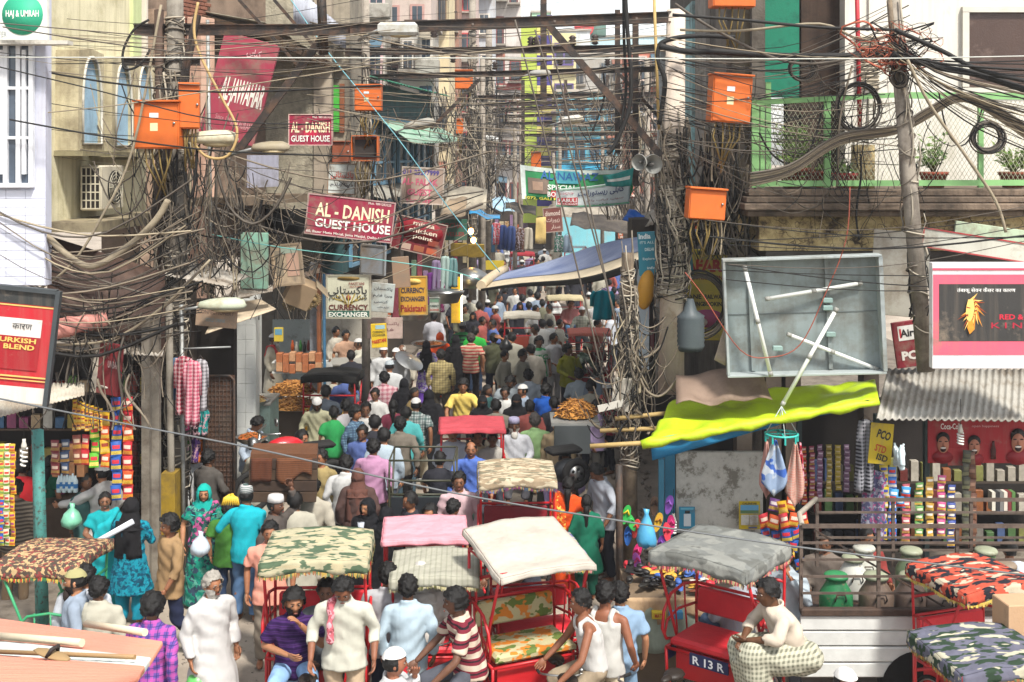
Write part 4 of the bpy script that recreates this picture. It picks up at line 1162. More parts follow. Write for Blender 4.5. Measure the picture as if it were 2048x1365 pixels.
n = int((xb_-xa_)/sp)
for i in range(-int(hgt*.62/sp), n):
 for sg in (1, -1):
  xs = xa_+i*sp; xe = xs+hgt*.62
  if sg < 0: xs, xe = xe, xs
  z0_, z1_ = zb+.04, zt-.01
  def clipx(xs, z0_, xe, z1_):
   for lim, s in ((xa_, 1), (xb_, -1)):
    if s*(xs-lim) < 0 and s*(xe-lim) < 0: return None
    if s*(xs-lim) < 0: t = (lim-xs)/(xe-xs); xs, z0_ = lim, z0_+(z1_-z0_)*t
    if s*(xe-lim) < 0: t = (lim-xs)/(xe-xs); xe, z1_ = lim, z0_+(z1_-z0_)*t
   return xs, z0_, xe, z1_
  c = clipx(xs, z0_, xe, z1_)
  if c: mb.tube([(c[0], Yf+sg*.003, c[1]), (c[2], Yf+sg*.003, c[3])], .0032, 3, 0, False, False)
tag(mb.build('wire_mesh', M('#9a9c84', .5, .2), f), kind='stuff')
MB().box((WX(1597, Yf+.05), Yf+.06, (zt+zb)/2), (.76, .01, zt-zb-.1)).build('green_net', M('#8fb487', .9, .2, 8, .3, '#6a8a60', 8), f) if False else None
def plant(px, pyb, pyt, wpx, label, potc, leafc, Y=17.15, spread=1., n=26, seed=1):
 rr = random.Random(seed); z0 = zc+.01; x = WX(px, Y); pr = wpx/2*Y/F; ph = pr*1.15
 t = thing('potted_plant', label, 'plant', (x, Y, z0), group='pot plants on the terrace')
 MB().lathe((0, 0, 0), [(pr*.72, 0), (pr*.95, ph*.8), (pr*1.05, ph*.8), (pr*1.06, ph), (pr*.9, ph), (pr*.88, ph*.9)], 18).build('pot', M(potc, .8, .2, 5, .3, '#5a3326', 5), t)
 st = MB(); top = z0; hgt = WZ(pyt, Y)-z0
 tips = []
 for i in range(n):
  a = rr.random()*6.28; r = rr.uniform(.02, pr*1.5*spread); hh = rr.uniform(.45, 1)*hgt
  st.tube([(0, 0, ph*.8), (r*.4*math.cos(a), r*.4*math.sin(a), ph+(hh-ph)*.5), (r*math.cos(a), r*math.sin(a), hh)], [.008, .006, .003], 4)
  tips.append((r, a, hh))
 st.build('stems', M('#5a5a34', .8, .2), t)
 lf = MB()
 for r, a, hh in tips:
  for k_ in range(9):
   q = rr.uniform(.35, 1); L = rr.uniform(.06, .13); az = rr.random()*6.28; el = rr.uniform(-.3, .9)
   p = Vector((r*q*math.cos(a), r*q*math.sin(a), ph+(hh-ph)*q)); d = Vector((math.cos(az)*math.cos(el), math.sin(az)*math.cos(el), math.sin(el))); s = d.orthogonal().normalized()*L*.2
   lf.add([p, p+d*L*.5+s, p+d*L, p+d*L*.5-s], [(0, 1, 2, 3)], rr.randrange(2))
 tag(lf.build('foliage', [M(leafc, .6, .35, 20), M('#5a7a2c', .6, .3, 20)], t), kind='stuff')
plant(1867, 360, 262, 55, 'leafy shrub in terracotta pot behind the mesh right of the grey pole', '#9a4a36', '#3f5a2a', seed=1)
plant(2026, 360, 285, 55, 'spiky yellow-green plant in brown pot at the right end of the terrace', '#7e4634', '#5d6f2c', seed=2)
plant(1592, 360, 245, 70, 'tall pale bush behind the green mesh at the fence corner', '#8c4638', '#7f9a4c', seed=3, spread=1.1, n=44)
plant(1690, 365, 320, 50, 'low plant in a red pot beside the brown post on the terrace', '#a83a3a', '#6a7a5a', seed=4, n=12)
plant(1628, 365, 330, 60, 'half-hidden plant in a wide red-brown pot behind the mesh', '#93493a', '#5f7a3a', seed=5, n=10)
rod('brown_post', 'plastered brick stub pillar standing on the terrace behind the mesh', 'pillar', [(WX(1726, 17.1), 17.1, zc), (WX(1726, 17.1), 17.1, WZ(290, 17.1))], .17, PLM, 4)
# ---------------------------------------------------------------- poles, beams, boxes, lamps
POLEM = M('#8d857a', .9, .25, 4, .4, '#5a5148', 3, .5, .3, 40)
POLEW = M('#6f6252', .9, .3, 6, .4, '#3d342b', 4, .6, .4, 40)
def pole(px0, py0, px1, py1, Y, r0, r1, label, mat=POLEM, n=12, name='utility_pole', wraps=0, rings_=(), group=None):
 a, b_ = W(px0, py0, Y), W(px1, py1, Y)
 if py1 > 5000: d = (b_-a); b_ = a+d*(a.z/(a.z-b_.z))
 t = thing(name, label, 'pole', (b_.x, b_.y, b_.z), group=group)
 MB().tube([(0, 0, 0), a-b_], [r1, r0], n).build('shaft', mat, t)
 rr = random.Random(int(px0))
 if wraps:
  mb = MB(); ax = (a-b_)
  for i in range(wraps):
   f = rr.uniform(rings_[0], rings_[1]); rad = (r1+(r0-r1)*f)*rr.uniform(1.05, 1.35); tl = rr.uniform(-.10, .10); ph = rr.random()*6.28; L = rr.randrange(9, 16)
   c = ax*f
   mb.tube([c+Vector((rad*math.cos(ph+k*.45), rad*math.sin(ph+k*.45), tl*math.sin(k*.5)+.004*k)) for k in range(L)], rr.uniform(.005, .014), 4, rr.randrange(3))
  for i in range(wraps):
   f = rr.uniform(rings_[0], rings_[1]-.12); rad = (r1+(r0-r1)*f)*rr.uniform(1.05, 1.4); ph = rr.random()*6.28; c = ax*f; L = rr.uniform(.3, 1.2)
   mb.tube([c+Vector((rad*math.cos(ph+.3*math.sin(k))*(1+.15*math.sin(k*2+ph)), rad*math.sin(ph+.3*math.sin(k)), L*k/5)) for k in range(6)], rr.uniform(.006, .016), 4, rr.randrange(3))
  tag(mb.build('wound_cables', [M('#a39a8a', .8, .25), M('#6f675c', .8, .3), M('#2a2826', .8, .2)], t), kind='stuff')
 return t
GA, GB = 'steel frames over the lane', 'utility poles'
YP = 17.4
pole(1352, 20, 1342, 785, YP, .135, .19, 'thick pale main pole with the right end of the big beam', M('#bdb0a2', .9, .2, 3, .28, '#8a7562', 2, .4, .3, 40), 14, wraps=170, rings_=(.24, .68))
pole(1325, 105, 1322, 785, YP+.25, .07, .09, 'thin grey pole standing against the thick main pole', GALV, wraps=25, rings_=(.1, .7))
pole(1255, 506, 1262, 1180, 16.6, .085, .11, 'rough wooden post bound with wire in front of the blue tarpaulin', POLEW, 10, wraps=120, rings_=(.35, .95))
pole(1238, 930, 1240, 1235, 14.9, .045, .045, 'rusty square steel post holding the slipper rack', STEELD, 4)
pole(1786, 0, 1852, 742, 15.6, .085, .115, 'leaning weathered pole before the green terrace fence', POLEM, 12, wraps=22, rings_=(.1, .9))
pole(1778, -20, 1792, 170, 15.5, .03, .04, 'bare stick lashed to the top of the leaning pole', POLEW, 6)
pole(350, -20, 356, 1120, 17.3, .12, .15, 'grey concrete pole carrying the orange boxes on the left', M('#756f66', .9, .3, 4, .4, '#423b33', 3, .5), 12, wraps=130, rings_=(.05, .95))
pole(318, 20, 326, 1120, 17.35, .07, .08, 'rusty steel pole left of the concrete pole', RUST, 8, wraps=50, rings_=(.1, .9))
pole(338, 600, 345, 1150, 16.9, .05, .055, 'slim pale upright beside the snack rack', M('#8f887c', .8, .3, 4, .4), 6)
pole(363, 610, 368, 1150, 17.0, .03, .03, 'thin pipe upright beside the slim pale upright', GALV, 6)
pole(75, 860, 85, 1260, 14.6, .075, .085, 'square post with flaking teal paint at the left stall', PAINT('#3f7a74', .7, .8, '#3a3028'), 4)
pole(732, -30, 732, 900, 24, .07, .09, 'grey pole with insulators holding the middle orange box', POLEM, 10, wraps=80, rings_=(.3, .9))
pole(640, -60, 648, 110, 17.6, .07, .07, 'dark steel post rising from the big beam near the concrete house', STEELD, 4)
pole(415, 40, 424, 640, 19, .03, .03, 'thin pole in front of the pink pillars', GALV, 6)
pole(1890/2, 0, 945, 600, 36, .10, .12, 'far pole with orange boxes on the left of the lane', POLEM, 8, wraps=120, rings_=(.2, .9))
pole(978, 40, 976, 560, 42, .11, .13, 'tall bare pole left of the lime green house', POLEM, 8, wraps=110, rings_=(.2, .9))
for (px, pt, Y, lab) in ((1087, -80, 30, 'broad steel post crossing the striped house'), (1146, -80, 34, 'short steel post hanging above the big beam'), (1235, 20, 30, 'slim drilled steel upright left of the main pole'), (1271, 40, 26, 'dark steel upright close to the main pole'), (1046, 160, 44, 'thin upright before the lime green wall'), (1131, 160, 44, 'short upright before the turquoise house'), (1215, 150, 46, 'stub upright above the turquoise house')):
 a = W(px, pt, Y); h_ = {1146: .9, 1131: 1.2, 1215: 1.3}.get(px, 3.6)
 tag(MB().box((a.x, Y, a.z-h_/2), (.13 if px != 1087 else .16, .09, h_)).build('steel_post', STEELD), lab, 'post')
def ibeam(p0, p1, h, label, w=.09, group=None, mat=STEELD):
 p0, p1 = Vector(p0), Vector(p1); up = Vector((0, 0, h/2-.008))
 t = thing('steel_beam', label, 'beam', p0, group=group); d = p1-p0
 MB().bar(up, d+up, w, .016).bar(-up, d-up, w, .016).bar((0, 0, 0), d, .012, h-.034).build('beam', mat, t)
 bl = MB(); n = max(2, int(d.length/1.1))
 for i in range(n): q = d*((i+.5)/n); bl.box(q+Vector((0, -.012, 0)), (.03, .02, .03))
 tag(bl.build('bolts', M('#6a6058', .6, .2), t), kind='stuff')
 return t
ibeam(W(268, 60, YP), W(700, 60, YP), .16, 'big rusty steel beam across the street, left length'); ibeam(W(700, 58, YP-.06), W(1355, 34, YP-.06), .16, 'big rusty steel beam across the street, right length up to the main pole')
ibeam(W(245, 124, YP), W(400, 124, YP), .11, 'short lower crossbeam on the left pole')
ibeam(W(690, 105, 24.4), W(1330, 96, 24.4), .14, 'second steel beam behind the big one')
ibeam(W(740, 155, 30.2), W(1330, 138, 30.2), .14, 'third steel beam before the lime green house')
for i, (Y, y0, y1, a, c) in enumerate(((36, 196, 188, 935, 1320), (39, 210, 200, 950, 1310), (43, 222, 208, 955, 1300), (46, 237, 222, 930, 1310), (50, 247, 246, 1000, 1290), (54, 271, 268, 1030, 1250), (58, 285, 282, 1090, 1230), (62, 300, 296, 1095, 1230))):
 ibeam(W(a, y0, Y), W(c, y1, Y), .13, ['fourth', 'fifth', 'sixth', 'seventh', 'eighth', 'ninth', 'tenth', 'eleventh'][i]+' steel beam counting back along the lane', group=GA)
 for px in ((a+30, c-25) if i % 2 == 0 else (a+12,)):
  q = W(px, y0, Y); tag(MB().tube([(q.x, Y+.1, 0), (q.x, Y+.1, q.z+1.2)], [.10, .08], 8).build('utility_pole', POLEM), 'pole standing at the %s end of the %s beam' % ('left' if px < (a+c)/2 else 'right', ['fourth', 'fifth', 'sixth', 'seventh', 'eighth', 'ninth', 'tenth', 'eleventh'][i]), 'pole', GB)
def brace(p0, p1, w, h, label): tag(MB().bar(p0, p1, w, h).bar(Vector(p0)+Vector((0, -.02, 0)), Vector(p1)+Vector((0, -.02, 0)), .012, h*.9).build('brace', STEELD), label, 'brace')
brace(W(1098, 52, YP-.2), W(1322, 312, YP-.2), .06, .10, 'rusty diagonal brace from the big beam to the main pole')
brace(W(655, 62, YP+.3), W(478, 300, YP+.3), .07, .11, 'dark diagonal brace before the concrete house')
brace(W(395, 30, 17.1), W(300, 470, 17.1), .09, .10, 'dark slanting steel brace on the left pole cluster')
brace(W(958, 160, 30), W(862, 258, 30), .06, .09, 'diagonal brace under the third beam')
brace(W(1240, 150, 30), W(1318, 235, 30), .05, .08, 'short brace beside the coral house')
brace(W(548, 0, 19), W(650, 118, 19), .05, .05, 'steep rope-wrapped strut above the maroon restaurant sign')
brace(W(478, 0, 19.5), W(596, 132, 19.5), .05, .05, 'second rope-wrapped strut above the maroon restaurant sign')
ins = MB().lathe((0, 0, 0), [(.02, 0), (.05, .02), (.03, .04), (.055, .06), (.03, .08), (.05, .10), (.02, .13)], 10).mesh('insulator'); ins.materials.append(M('#3a302c', .4, .2))
for px, py, Y in ((868, 76, 24.2), (906, 126, 30), (1073, 94, 24.2), (1145, 92, 24.2), (1190, 90, 24.2), (990, 140, 30), (1215, 132, 30), (1062, 94, 24.3), (1120, 131, 30)):
 o = obj('insulator', ins, None, None, W(px, py, Y)); o.scale = (1.6, 1.6, 1.6)
 tag(o, 'dark porcelain insulator on the %s, %s one from the left' % ('second beam' if Y < 25 else 'third beam', {868: 'first', 906: 'first', 1073: 'third', 1145: 'fourth', 1190: 'fifth', 990: 'second', 1215: 'fourth', 1062: 'second', 1120: 'third'}[px]), 'insulator', 'insulators on the beams')
ORG = PAINT('#c4601f', .55, .32, '#7a4c30')
def ebox(px0, py0, px1, py1, Y, label, yaw=0., roll=0., depth=.28, openbox=False, stickers=True):
 c = W((px0+px1)/2, (py0+py1)/2, Y); w, h = (px1-px0)*Y/F, (py1-py0)*Y/F
 t = thing('electric_box', label, 'electric box', c, (0, R(roll), R(yaw)), 'orange electric boxes')
 if openbox:
  mb = MB()
  for cc, s in (((0, depth/2, h/2), (w, depth, .012)), ((0, depth/2, -h/2), (w, depth, .012)), ((-w/2, depth/2, 0), (.012, depth, h-.03)), ((w/2, depth/2, 0), (.012, depth, h-.03)), ((0, depth, 0), (w-.03, .012, h-.03))): mb.box(cc, s)
  mb.build('case', ORG, t); MB().box((0, depth*.6, 0), (w*.8, .1, h*.7)).build('fuse_block', M('#2c2622', .7, .3), t)
  MB().box((w/2+.03, -w*.3, 0), (.014, w*.7, h)).build('door', ORG, t)
 else:
  MB().box((0, depth/2, 0), (w, depth, h), 0, None, .012).build('case', ORG, t)
  MB().box((0, -.008, -h*.01), (w*.94, .016, h*.92), 0, None, .004).build('door', ORG, t)
  MB().box((0, depth/2-.02, h/2+.016), (w*1.04, depth+.08, .028), 0, None, .006).build('rain_lid', ORG, t)
  if stickers:
   MB().box((-w*.05, -.018, h*.22), (w*.20, .003, h*.10)).build('sticker', M('#c9cdd0', .5, .1), t)
   MB().box((-w*.05, -.018, -.02), (w*.17, .003, h*.17)).build('sticker', M('#cfc59a', .5, .1), t)
  MB().lathe((w*.4, -.02, h*.05), [(.016, -.02), (.018, 0)], 8, 0, 'Y').build('lock', CHROME, t)
 n = 5; mb = MB(); rr = random.Random(int(px0))
 for i in range(n): mb.tube([(w*(i/(n-1)-.5)*.6, .1, -h/2+.02), (w*(i/(n-1)-.5)*.6+rr.uniform(-.05, .05), .08, -h/2-.2), (rr.uniform(-.1, .1), .2, -h/2-.5-.2*rr.random())], .012, 5)
 tag(mb.build('leads', M('#7d6a3e', .8, .3), t), kind='stuff')
 return t
ebox(268, 205, 358, 298, 16.2, 'large orange electric box with two stickers on the left pole', 0)
ebox(358, 170, 398, 258, 16.3, 'tall narrow orange box beside the large one on the left pole', 12, stickers=False)
ebox(709, 172, 762, 222, 22.3, 'orange box on the middle pole before the teal house')
ebox(703, 272, 755, 322, 22.4, 'open orange box with its door ajar below the middle orange box', openbox=True)
ebox(1424, 152, 1504, 246, 16.4, 'big orange box by the crimson post with a brass lock', 6, 4)
ebox(1378, 380, 1452, 440, 16.4, 'dented low orange box beside the main pole', 4, 4, stickers=False)
ebox(1425, -40, 1512, 14, 17.2, 'orange box cut off by the top edge above the green board', 5, stickers=False)
ebox(910, 142, 945, 178, 35.7, 'far orange box high on the lane pole', stickers=False)
ebox(912, 240, 926, 268, 35.7, 'small far orange box low on the lane pole', stickers=False)
ebox(1062, 305, 1082, 340, 40, 'faded orange box above the green banner', stickers=False)
bx_ = ebox(664, 285, 700, 326, 24.1, 'rust-brown box beside the open orange box', stickers=False)
for ch in bx_.children:
 if ch.name.split('.')[0] in ('case', 'door', 'rain_lid'): ch.data.materials[0] = PAINT('#8a4a30', .7, .5)
def lamp(px0, py0, px1, py1, Y, label, yaw=0., col='#b9b39c', roll=0., box=False):
 c = W((px0+px1)/2, (py0+py1)/2, Y); L = (px1-px0)*Y/F; h = max((py1-py0)*Y/F, .1)
 t = thing('street_lamp', label, 'street lamp', c, (0, R(roll), R(yaw)), 'street lamps on brackets')
 mt = M(col, .6, .15, 4, .35, '#8a7f66', 3)
 mb = MB()
 if box: mb.box((0, 0, 0), (L, .26, h), 0, None, .04)
 else:
  prof = [(-.5, .02), (-.45, .28), (-.25, .42), (0, .5), (.3, .5), (.45, .34), (.5, .05)]
  vs = []; n = 12
  for u, r in prof:
   for j in range(n):
    a = 2*PI*j/n; z = math.sin(a)*r*h*(1.1 if math.sin(a) > 0 else .55); vs.append((u*L, math.cos(a)*r*min(.34, L*.4), z))
  mb.add(vs, [(i*n+j, (i+1)*n+j, (i+1)*n+(j+1) % n, i*n+(j+1) % n) for i in range(len(prof)-1) for j in range(n)]+[tuple(range(n)), tuple(reversed(range((len(prof)-1)*n, len(prof)*n)))], 0, True)
 mb.build('housing', mt, t)
 MB().ell((L*.08, 0, -h*.26 if not box else -h*.5), (L*.30, .10, h*.16)).build('lens', M('#a99a78', .25, .2, 5), t)
 MB().tube([(-L*.48, 0, -.01), (-L*.8, .15, -.06), (-L*1.1, .4, -.12)], .022, 6).build('arm', GALV, t)
 return t
lamp(378, 262, 476, 298, 16.7, 'cream street lamp head under the maroon restaurant sign', 10)
lamp(503, 284, 580, 310, 17.2, 'brown dusty street lamp left of the guest house sign', 15, '#8e8470')
lamp(396, 597, 492, 628, 16.9, 'pale green street lamp head over the clothes shop', 8, '#a9b09c')
lamp(757, 46, 836, 72, 17.1, 'grey box lamp hanging on the big beam', 0, '#a9aaa6', box=True)
lamp(806, 240, 872, 262, 26, 'grey street lamp on long arm before the teal house', 0, '#8f8c84', roll=-10)
lamp(958, 272, 1002, 288, 40, 'grey far lamp left of the striped house', 0, '#a5a6a4', roll=12)
lamp(1058, 140, 1102, 156, 30, 'grey lamp under the third beam by the lime green wall', 0, '#8f8e8a')
lamp(1120, 232, 1168, 250, 38, 'pale lamp before the turquoise house', 0, '#b2afa8', roll=-6)
lamp(1255, 222, 1290, 238, 36, 'small grey lamp left of the main pole', 0, '#a0a2a6', roll=12)
def horn(px, py, Y, r, label, yaw):
 t = thing('loudspeaker', label, 'loudspeaker', W(px, py, Y), (0, 0, R(yaw)), 'horn loudspeakers on the main pole')
 MB().lathe((0, 0, 0), [(r, -.02), (r*1.04, -.005), (r*.85, .05), (r*.45, .14), (r*.22, .24), (r*.2, .28)], 22, 0, 'Y', cap=False).build('horn', M('#a3a39e', .4, .12, 6, metal=.3), t)
 MB().lathe((0, .05, 0), [(r*.16, -.05), (r*.2, .2), (r*.34, .24), (r*.34, .34)], 14, 0, 'Y').build('driver', M('#55534f', .5, .2), t)
horn(1279, 325, 17.0, .115, 'grey horn loudspeaker facing left on the main pole', -35)
horn(1306, 329, 17.0, .135, 'grey horn loudspeaker facing forward on the main pole', 12)
# ---------------------------------------------------------------- signs
AR = {'ک': ('\ufb8e', '\ufb8f', '\ufb90', '\ufb91'), 'ا': ('\ufe8d', '\ufe8e'), 'ب': ('\ufe8f', '\ufe90', '\ufe91', '\ufe92'), 'ل': ('\ufedd', '\ufede', '\ufedf', '\ufee0'),
  'ی': ('\ufbfc', '\ufbfd', '\ufbfe', '\ufbff'), 'ر': ('\ufead', '\ufeae'), 'س': ('\ufeb1', '\ufeb2', '\ufeb3', '\ufeb4'), 'ت': ('\ufe95', '\ufe96', '\ufe97', '\ufe98'),
  'و': ('\ufeed', '\ufeee'), 'ن': ('\ufee5', '\ufee6', '\ufee7', '\ufee8'), 'پ': ('\ufb56', '\ufb57', '\ufb58', '\ufb59'), 'ف': ('\ufed1', '\ufed2', '\ufed3', '\ufed4'),
  'م': ('\ufee1', '\ufee2', '\ufee3', '\ufee4'), 'ز': ('\ufeaf', '\ufeb0')}
def urdu(s):
 out = []
 for i, c in enumerate(s):
  if c not in AR: out.append(c); continue
  pv = i > 0 and s[i-1] in AR and len(AR[s[i-1]]) == 4; nx = i+1 < len(s) and s[i+1] in AR and len(AR[c]) == 4
  k = (3 if nx else 1) if pv else (2 if nx else 0); out.append(AR[c][k])
 return ''.join(reversed(out))
def smat(c, d=.25): return M(c, .55, .10, 2, d, '#7a6e60', 2.5, .25, .08, 40)
def sign(px, py, Y, wpx, hpx, label, bgc, texts=(), roll=0., yaw=0., border=None, shapes=(), thick=.05, name='sign', dirt=.2, tilt=0., cat='sign', rim=.03):
 w, h = wpx*Y/F, hpx*Y/F
 t = thing(name, label, cat, W(px, py, Y), (R(tilt), R(roll), R(yaw)))
 MB().box((0, thick/2, 0), (w, thick, h), 0, None, .006).build('board', smat(bgc, dirt) if isinstance(bgc, str) else bgc, t)
 if border:
  mb = MB(); bw = rim
  for c, s in (((0, -.006, h/2-bw/2), (w, .012, bw)), ((0, -.006, -h/2+bw/2), (w, .012, bw)), ((-w/2+bw/2, -.006, 0), (bw, .012, h-2*bw)), ((w/2-bw/2, -.006, 0), (bw, .012, h-2*bw))): mb.box(c, s)
  mb.build('border', smat(border, .3), t)
 for k, s in enumerate(shapes):
  u, v, a, b_, c = s[:5]; n = s[5] if len(s) > 5 else 'panel'; yy = -.003-.0025*k
  if n in ('disc', 'emblem'): MB().lathe((u*w, yy, v*h), [(1, -.002), (1, .002)], 26, 0, 'Y').xf(Matrix.Translation((u*w, 0, v*h)) @ Matrix.Diagonal((a*w/2, 1, b_*h/2, 1)) @ Matrix.Translation((-u*w, 0, -v*h))).build(n, smat(c, .1), t)
  else: MB().box((u*w, yy, v*h), (a*w, .004, b_*h)).build(n, smat(c, .12) if isinstance(c, str) else c, t)
 k = -.004-.0025*len(shapes)
 for q in texts:
  s, u, v, a, b_, c = q[:6]; bold = q[6] if len(q) > 6 else .015
  obj('lettering', text_mesh(s, a*w, b_*h, bold), M(c, .6, .08), t, (u*w, k, v*h), (0, R(q[7]) if len(q) > 7 else 0, 0))
 return t
CRM, MAR = '#e3d6b0', '#8c1f3c'
sign(478, 178, 20, 118, 208, 'tall tilted maroon restaurant sign with tall white capitals', '#96374a', [('AL-JAWAHAR', .08, -.06, .78, .30, '#d6d2c8', .03), ('RESTAURANT', .22, -.33, .42, .07, '#b98a8c', .02), ('Since 1947', -.12, -.31, .32, .05, '#b98a8c', 0), (urdu('کبابی'), .1, .36, .25, .09, '#c9a8a8', .01), (urdu('کباب فرا'), -.36, .0, .24, .10, '#5a2436', .02)], 15.5, -8, dirt=.3)
sign(621, 260, 22, 88, 63, 'small level maroon guest house sign on the concrete wall', MAR, [('AL - DANISH', 0, .08, .88, .34, CRM, .02), ('GUEST HOUSE', 0, -.28, .88, .20, '#dcdcd4', .02), ('Mob. 9891283325', .26, .40, .42, .07, '#d6c8c0', .01)], 0, 0, '#c9a8a0', [(.0, -.12, .3, .16, '#b02040')], rim=.015)
sign(700, 437, 20.6, 176, 82, 'large tilted maroon guest house sign with the street address', MAR, [('AL - DANISH', .02, .14, .84, .34, CRM, .02), ('GUEST HOUSE', .04, -.19, .86, .22, '#dcdcd4', .025), ('Mob. 9891283325', .32, .42, .26, .06, '#d6c8c0', .01), ('60, Bazar Matia Mahal, Jama Masjid, Delhi-110006', .0, -.42, .96, .08, '#d8d2c8', .015)], 6.5, 0, '#a88a88', [(.12, -.04, .2, .22, '#b02040')], rim=.02)
sign(684, 358, 23, 57, 62, 'white enamel sign with red Urdu writing left of the large guest house sign', '#c4ccc8', [(urdu('پاکستانی'), .0, .10, .80, .30, '#b04434', .02), (urdu('ویزا فارم'), 0, -.20, .8, .14, '#4a4a52', .01)], 2, 0, '#8a6a50', rim=.015, dirt=.35)
sign(845, 372, 27, 86, 74, 'beige guest house sign with pink letters and a phone number', '#a08c7e', [('011-23277999', -.05, .36, .84, .14, '#4a3f86', .025), ('AL- FALAK', -.06, .10, .84, .18, '#b8566e', .03), ('GUEST', -.06, -.18, .58, .18, '#b8566e', .03), ('HOUSE', -.06, -.44, .58, .14, '#b8566e', .03)], 3, 0, '#b9aca0', [(-.32, .0, .12, .8, '#7a5d50'), (.1, -.02, .1, .75, '#c2b4a6')], rim=.03)
sign(838, 473, 24, 104, 68, 'dark maroon chicken restaurant board with small food pictures', '#6c1f28', [('mirza', .05, .36, .42, .13, '#dccbb8', .02), ('chicken', .06, .16, .55, .14, '#dccbb8', .02), ('point', .08, -.04, .38, .14, '#dccbb8', .02)], 13, 0, '#a08f84', [(.0, .15, .9, .72, '#7e1622', 'emblem'), (-.2, -.36, .18, .17, '#b09888'), (.05, -.36, .2, .17, '#9a5a3e'), (.3, -.36, .2, .17, '#b0583a'), (.3, -.12, .2, .17, '#8e4030')], rim=.02)
sunb = [(-.0, .02, .02, .02, '#8a6a3a')]
s8 = sign(697, 594, 21, 90, 88, 'cream enamel CURRENCY EXCHANGER sign with black Urdu script', '#b9b8a2', [('PAKISTANI', .18, .30, .34, .06, '#7a3a34', .02), ('VISA FORMS', .16, .23, .28, .045, '#8a4a40', .02), (urdu('پاکستانی'), -.02, .12, .86, .24, '#30302e', .01), (urdu('فارم'), -.3, -.02, .26, .13, '#30302e', .01), (urdu('ویزا'), .3, -.02, .22, .12, '#30302e', .01), ('CURRENCY', .0, -.24, .88, .13, '#5c2c26', .03), ('EXCHANGER', .0, -.40, .88, .11, '#d6d8cc', .03)], 0, 0, '#9d9a88', [(0, -.40, .98, .16, '#28584a', 'band'), (0, -.02, .11, .13, '#8a4a34', 'emblem'), (0, .42, .5, .1, '#8a7038', 'emblem')], rim=.03)
w8 = 90*21/F
for i in range(7):
 a = R(-60+i*20); MB().box((.32*w8*math.sin(a)*.72, -.006, -.14*w8+.05+.0*i), (.02, .004, .26), 0, (0, R(-72+i*24), 0)).build('sunray', smat('#a08a3c'), s8)
sign(765, 596, 21.6, 46, 58, 'pale grey board with handwritten Urdu notice beside the cream exchange sign', '#a3aaa6', [(urdu('پاکستان'), 0, .3, .8, .14, '#3c4044', .01), (urdu('ویزا فارم'), 0, .06, .84, .13, '#3c4044', .01), (urdu('کرنسی'), -.05, -.14, .6, .12, '#4a5054', .01), (urdu('فارم ملتی'), .05, -.33, .5, .10, '#4a5054', .01)], 5, 0, dirt=.45)
sign(826, 592, 23, 58, 78, 'orange-yellow CURRENCY EXCHANGER Pakistani sign', '#b98a2e', [('CURRENCY', 0, .14, .82, .14, '#2c2c40', .03), ('EXCHANGER', 0, -.08, .84, .13, '#2c2c40', .03), ('Pakistani', 0, -.32, .86, .18, '#8a2c24', .03)], -1, 0, '#a88a40', [(0, .36, .6, .16, '#c9a85a', 'emblem')], rim=.02)
sign(758, 672, 20, 31, 48, 'small bright yellow CURRENCY EXCHANGER PAKISTANI card', '#c9a820', [('CURRENCY', 0, .16, .8, .10, '#5a5228', .02), ('EXCHANGER', 0, .03, .84, .10, '#5a5228', .02), ('PAKISTANI', 0, -.22, .9, .16, '#a82a24', .04, -8)], -3, 0, None, [(.1, .36, .6, .16, '#8fb2b8')])
sign(869, 611, 25, 22, 30, 'small white card lettered CURRENCY behind the snack cart', '#b4bab0', [('CURRENCY', 0, -.05, .8, .16, '#3a4a44', .03), ('EXCHANGER', 0, -.30, .8, .14, '#a84a3a', .03)], 0, 0, '#52625a', [(0, .3, .8, .2, '#6a8a74')], rim=.02)
sign(770, 657, 22, 70, 42, 'faded pink board with handwriting behind the yellow card', '#b09a90', [(urdu('پاکستان ویزا'), 0, .2, .8, .2, '#7a5a58', .01), (urdu('فارم'), 0, -.1, .5, .2, '#7a5a58', .01)], 0, 0, dirt=.4)
sign(904, 460, 30, 60, 42, 'dark green JEWELLER sign with red letters', '#2f5a4a', [('SOCHA', 0, .2, .7, .26, '#8a3a38', .02), ('JEWELLER', 0, -.24, .86, .26, '#8a3a38', .02)], 0, 0, None)
sign(1106, 440, 44, 38, 50, 'small dark red diamond shop sign under the white banner', '#6c3a34', [('diamond', 0, .26, .8, .2, '#c2b0a4', .02), (urdu('زیورات'), 0, -.02, .7, .2, '#b8a49a', .02), (urdu('سنار'), .1, -.3, .5, .2, '#b8a49a', .02)], -5, 0, '#9a8a80')
for px0, lab, lines in ((1297, 'teal travel sign half with white lettering left of the main pole', [('India', -.15, .40, .6, .12, '#d8e0e0', .04), ("IT'S ALL", -.05, .26, .7, .06, '#c8d8d8', .01), ('DELHI', .05, .10, .45, .07, '#c8d8d8', .03), ('Explore', 0, -.12, .6, .07, '#c8d8d8', .02), ('info', .1, -.32, .4, .06, '#c8d8d8', .02)]), (1362, 'teal travel sign half with white lettering right of the main pole', [('Tours', .05, .38, .6, .09, '#c8d8d8', .03), ('Option', 0, .10, .6, .07, '#c8d8d8', .02), ('Tickets & Visa', 0, -.12, .8, .06, '#c8d8d8', .01), ('Fair price', 0, -.28, .6, .06, '#c8d8d8', .01)])):
 sign(px0, 508, 17.9, 44 if px0 == 1362 else 40, 88, lab, '#2f7f92', lines, -5 if px0 == 1362 else -3, 0, None, dirt=.1)
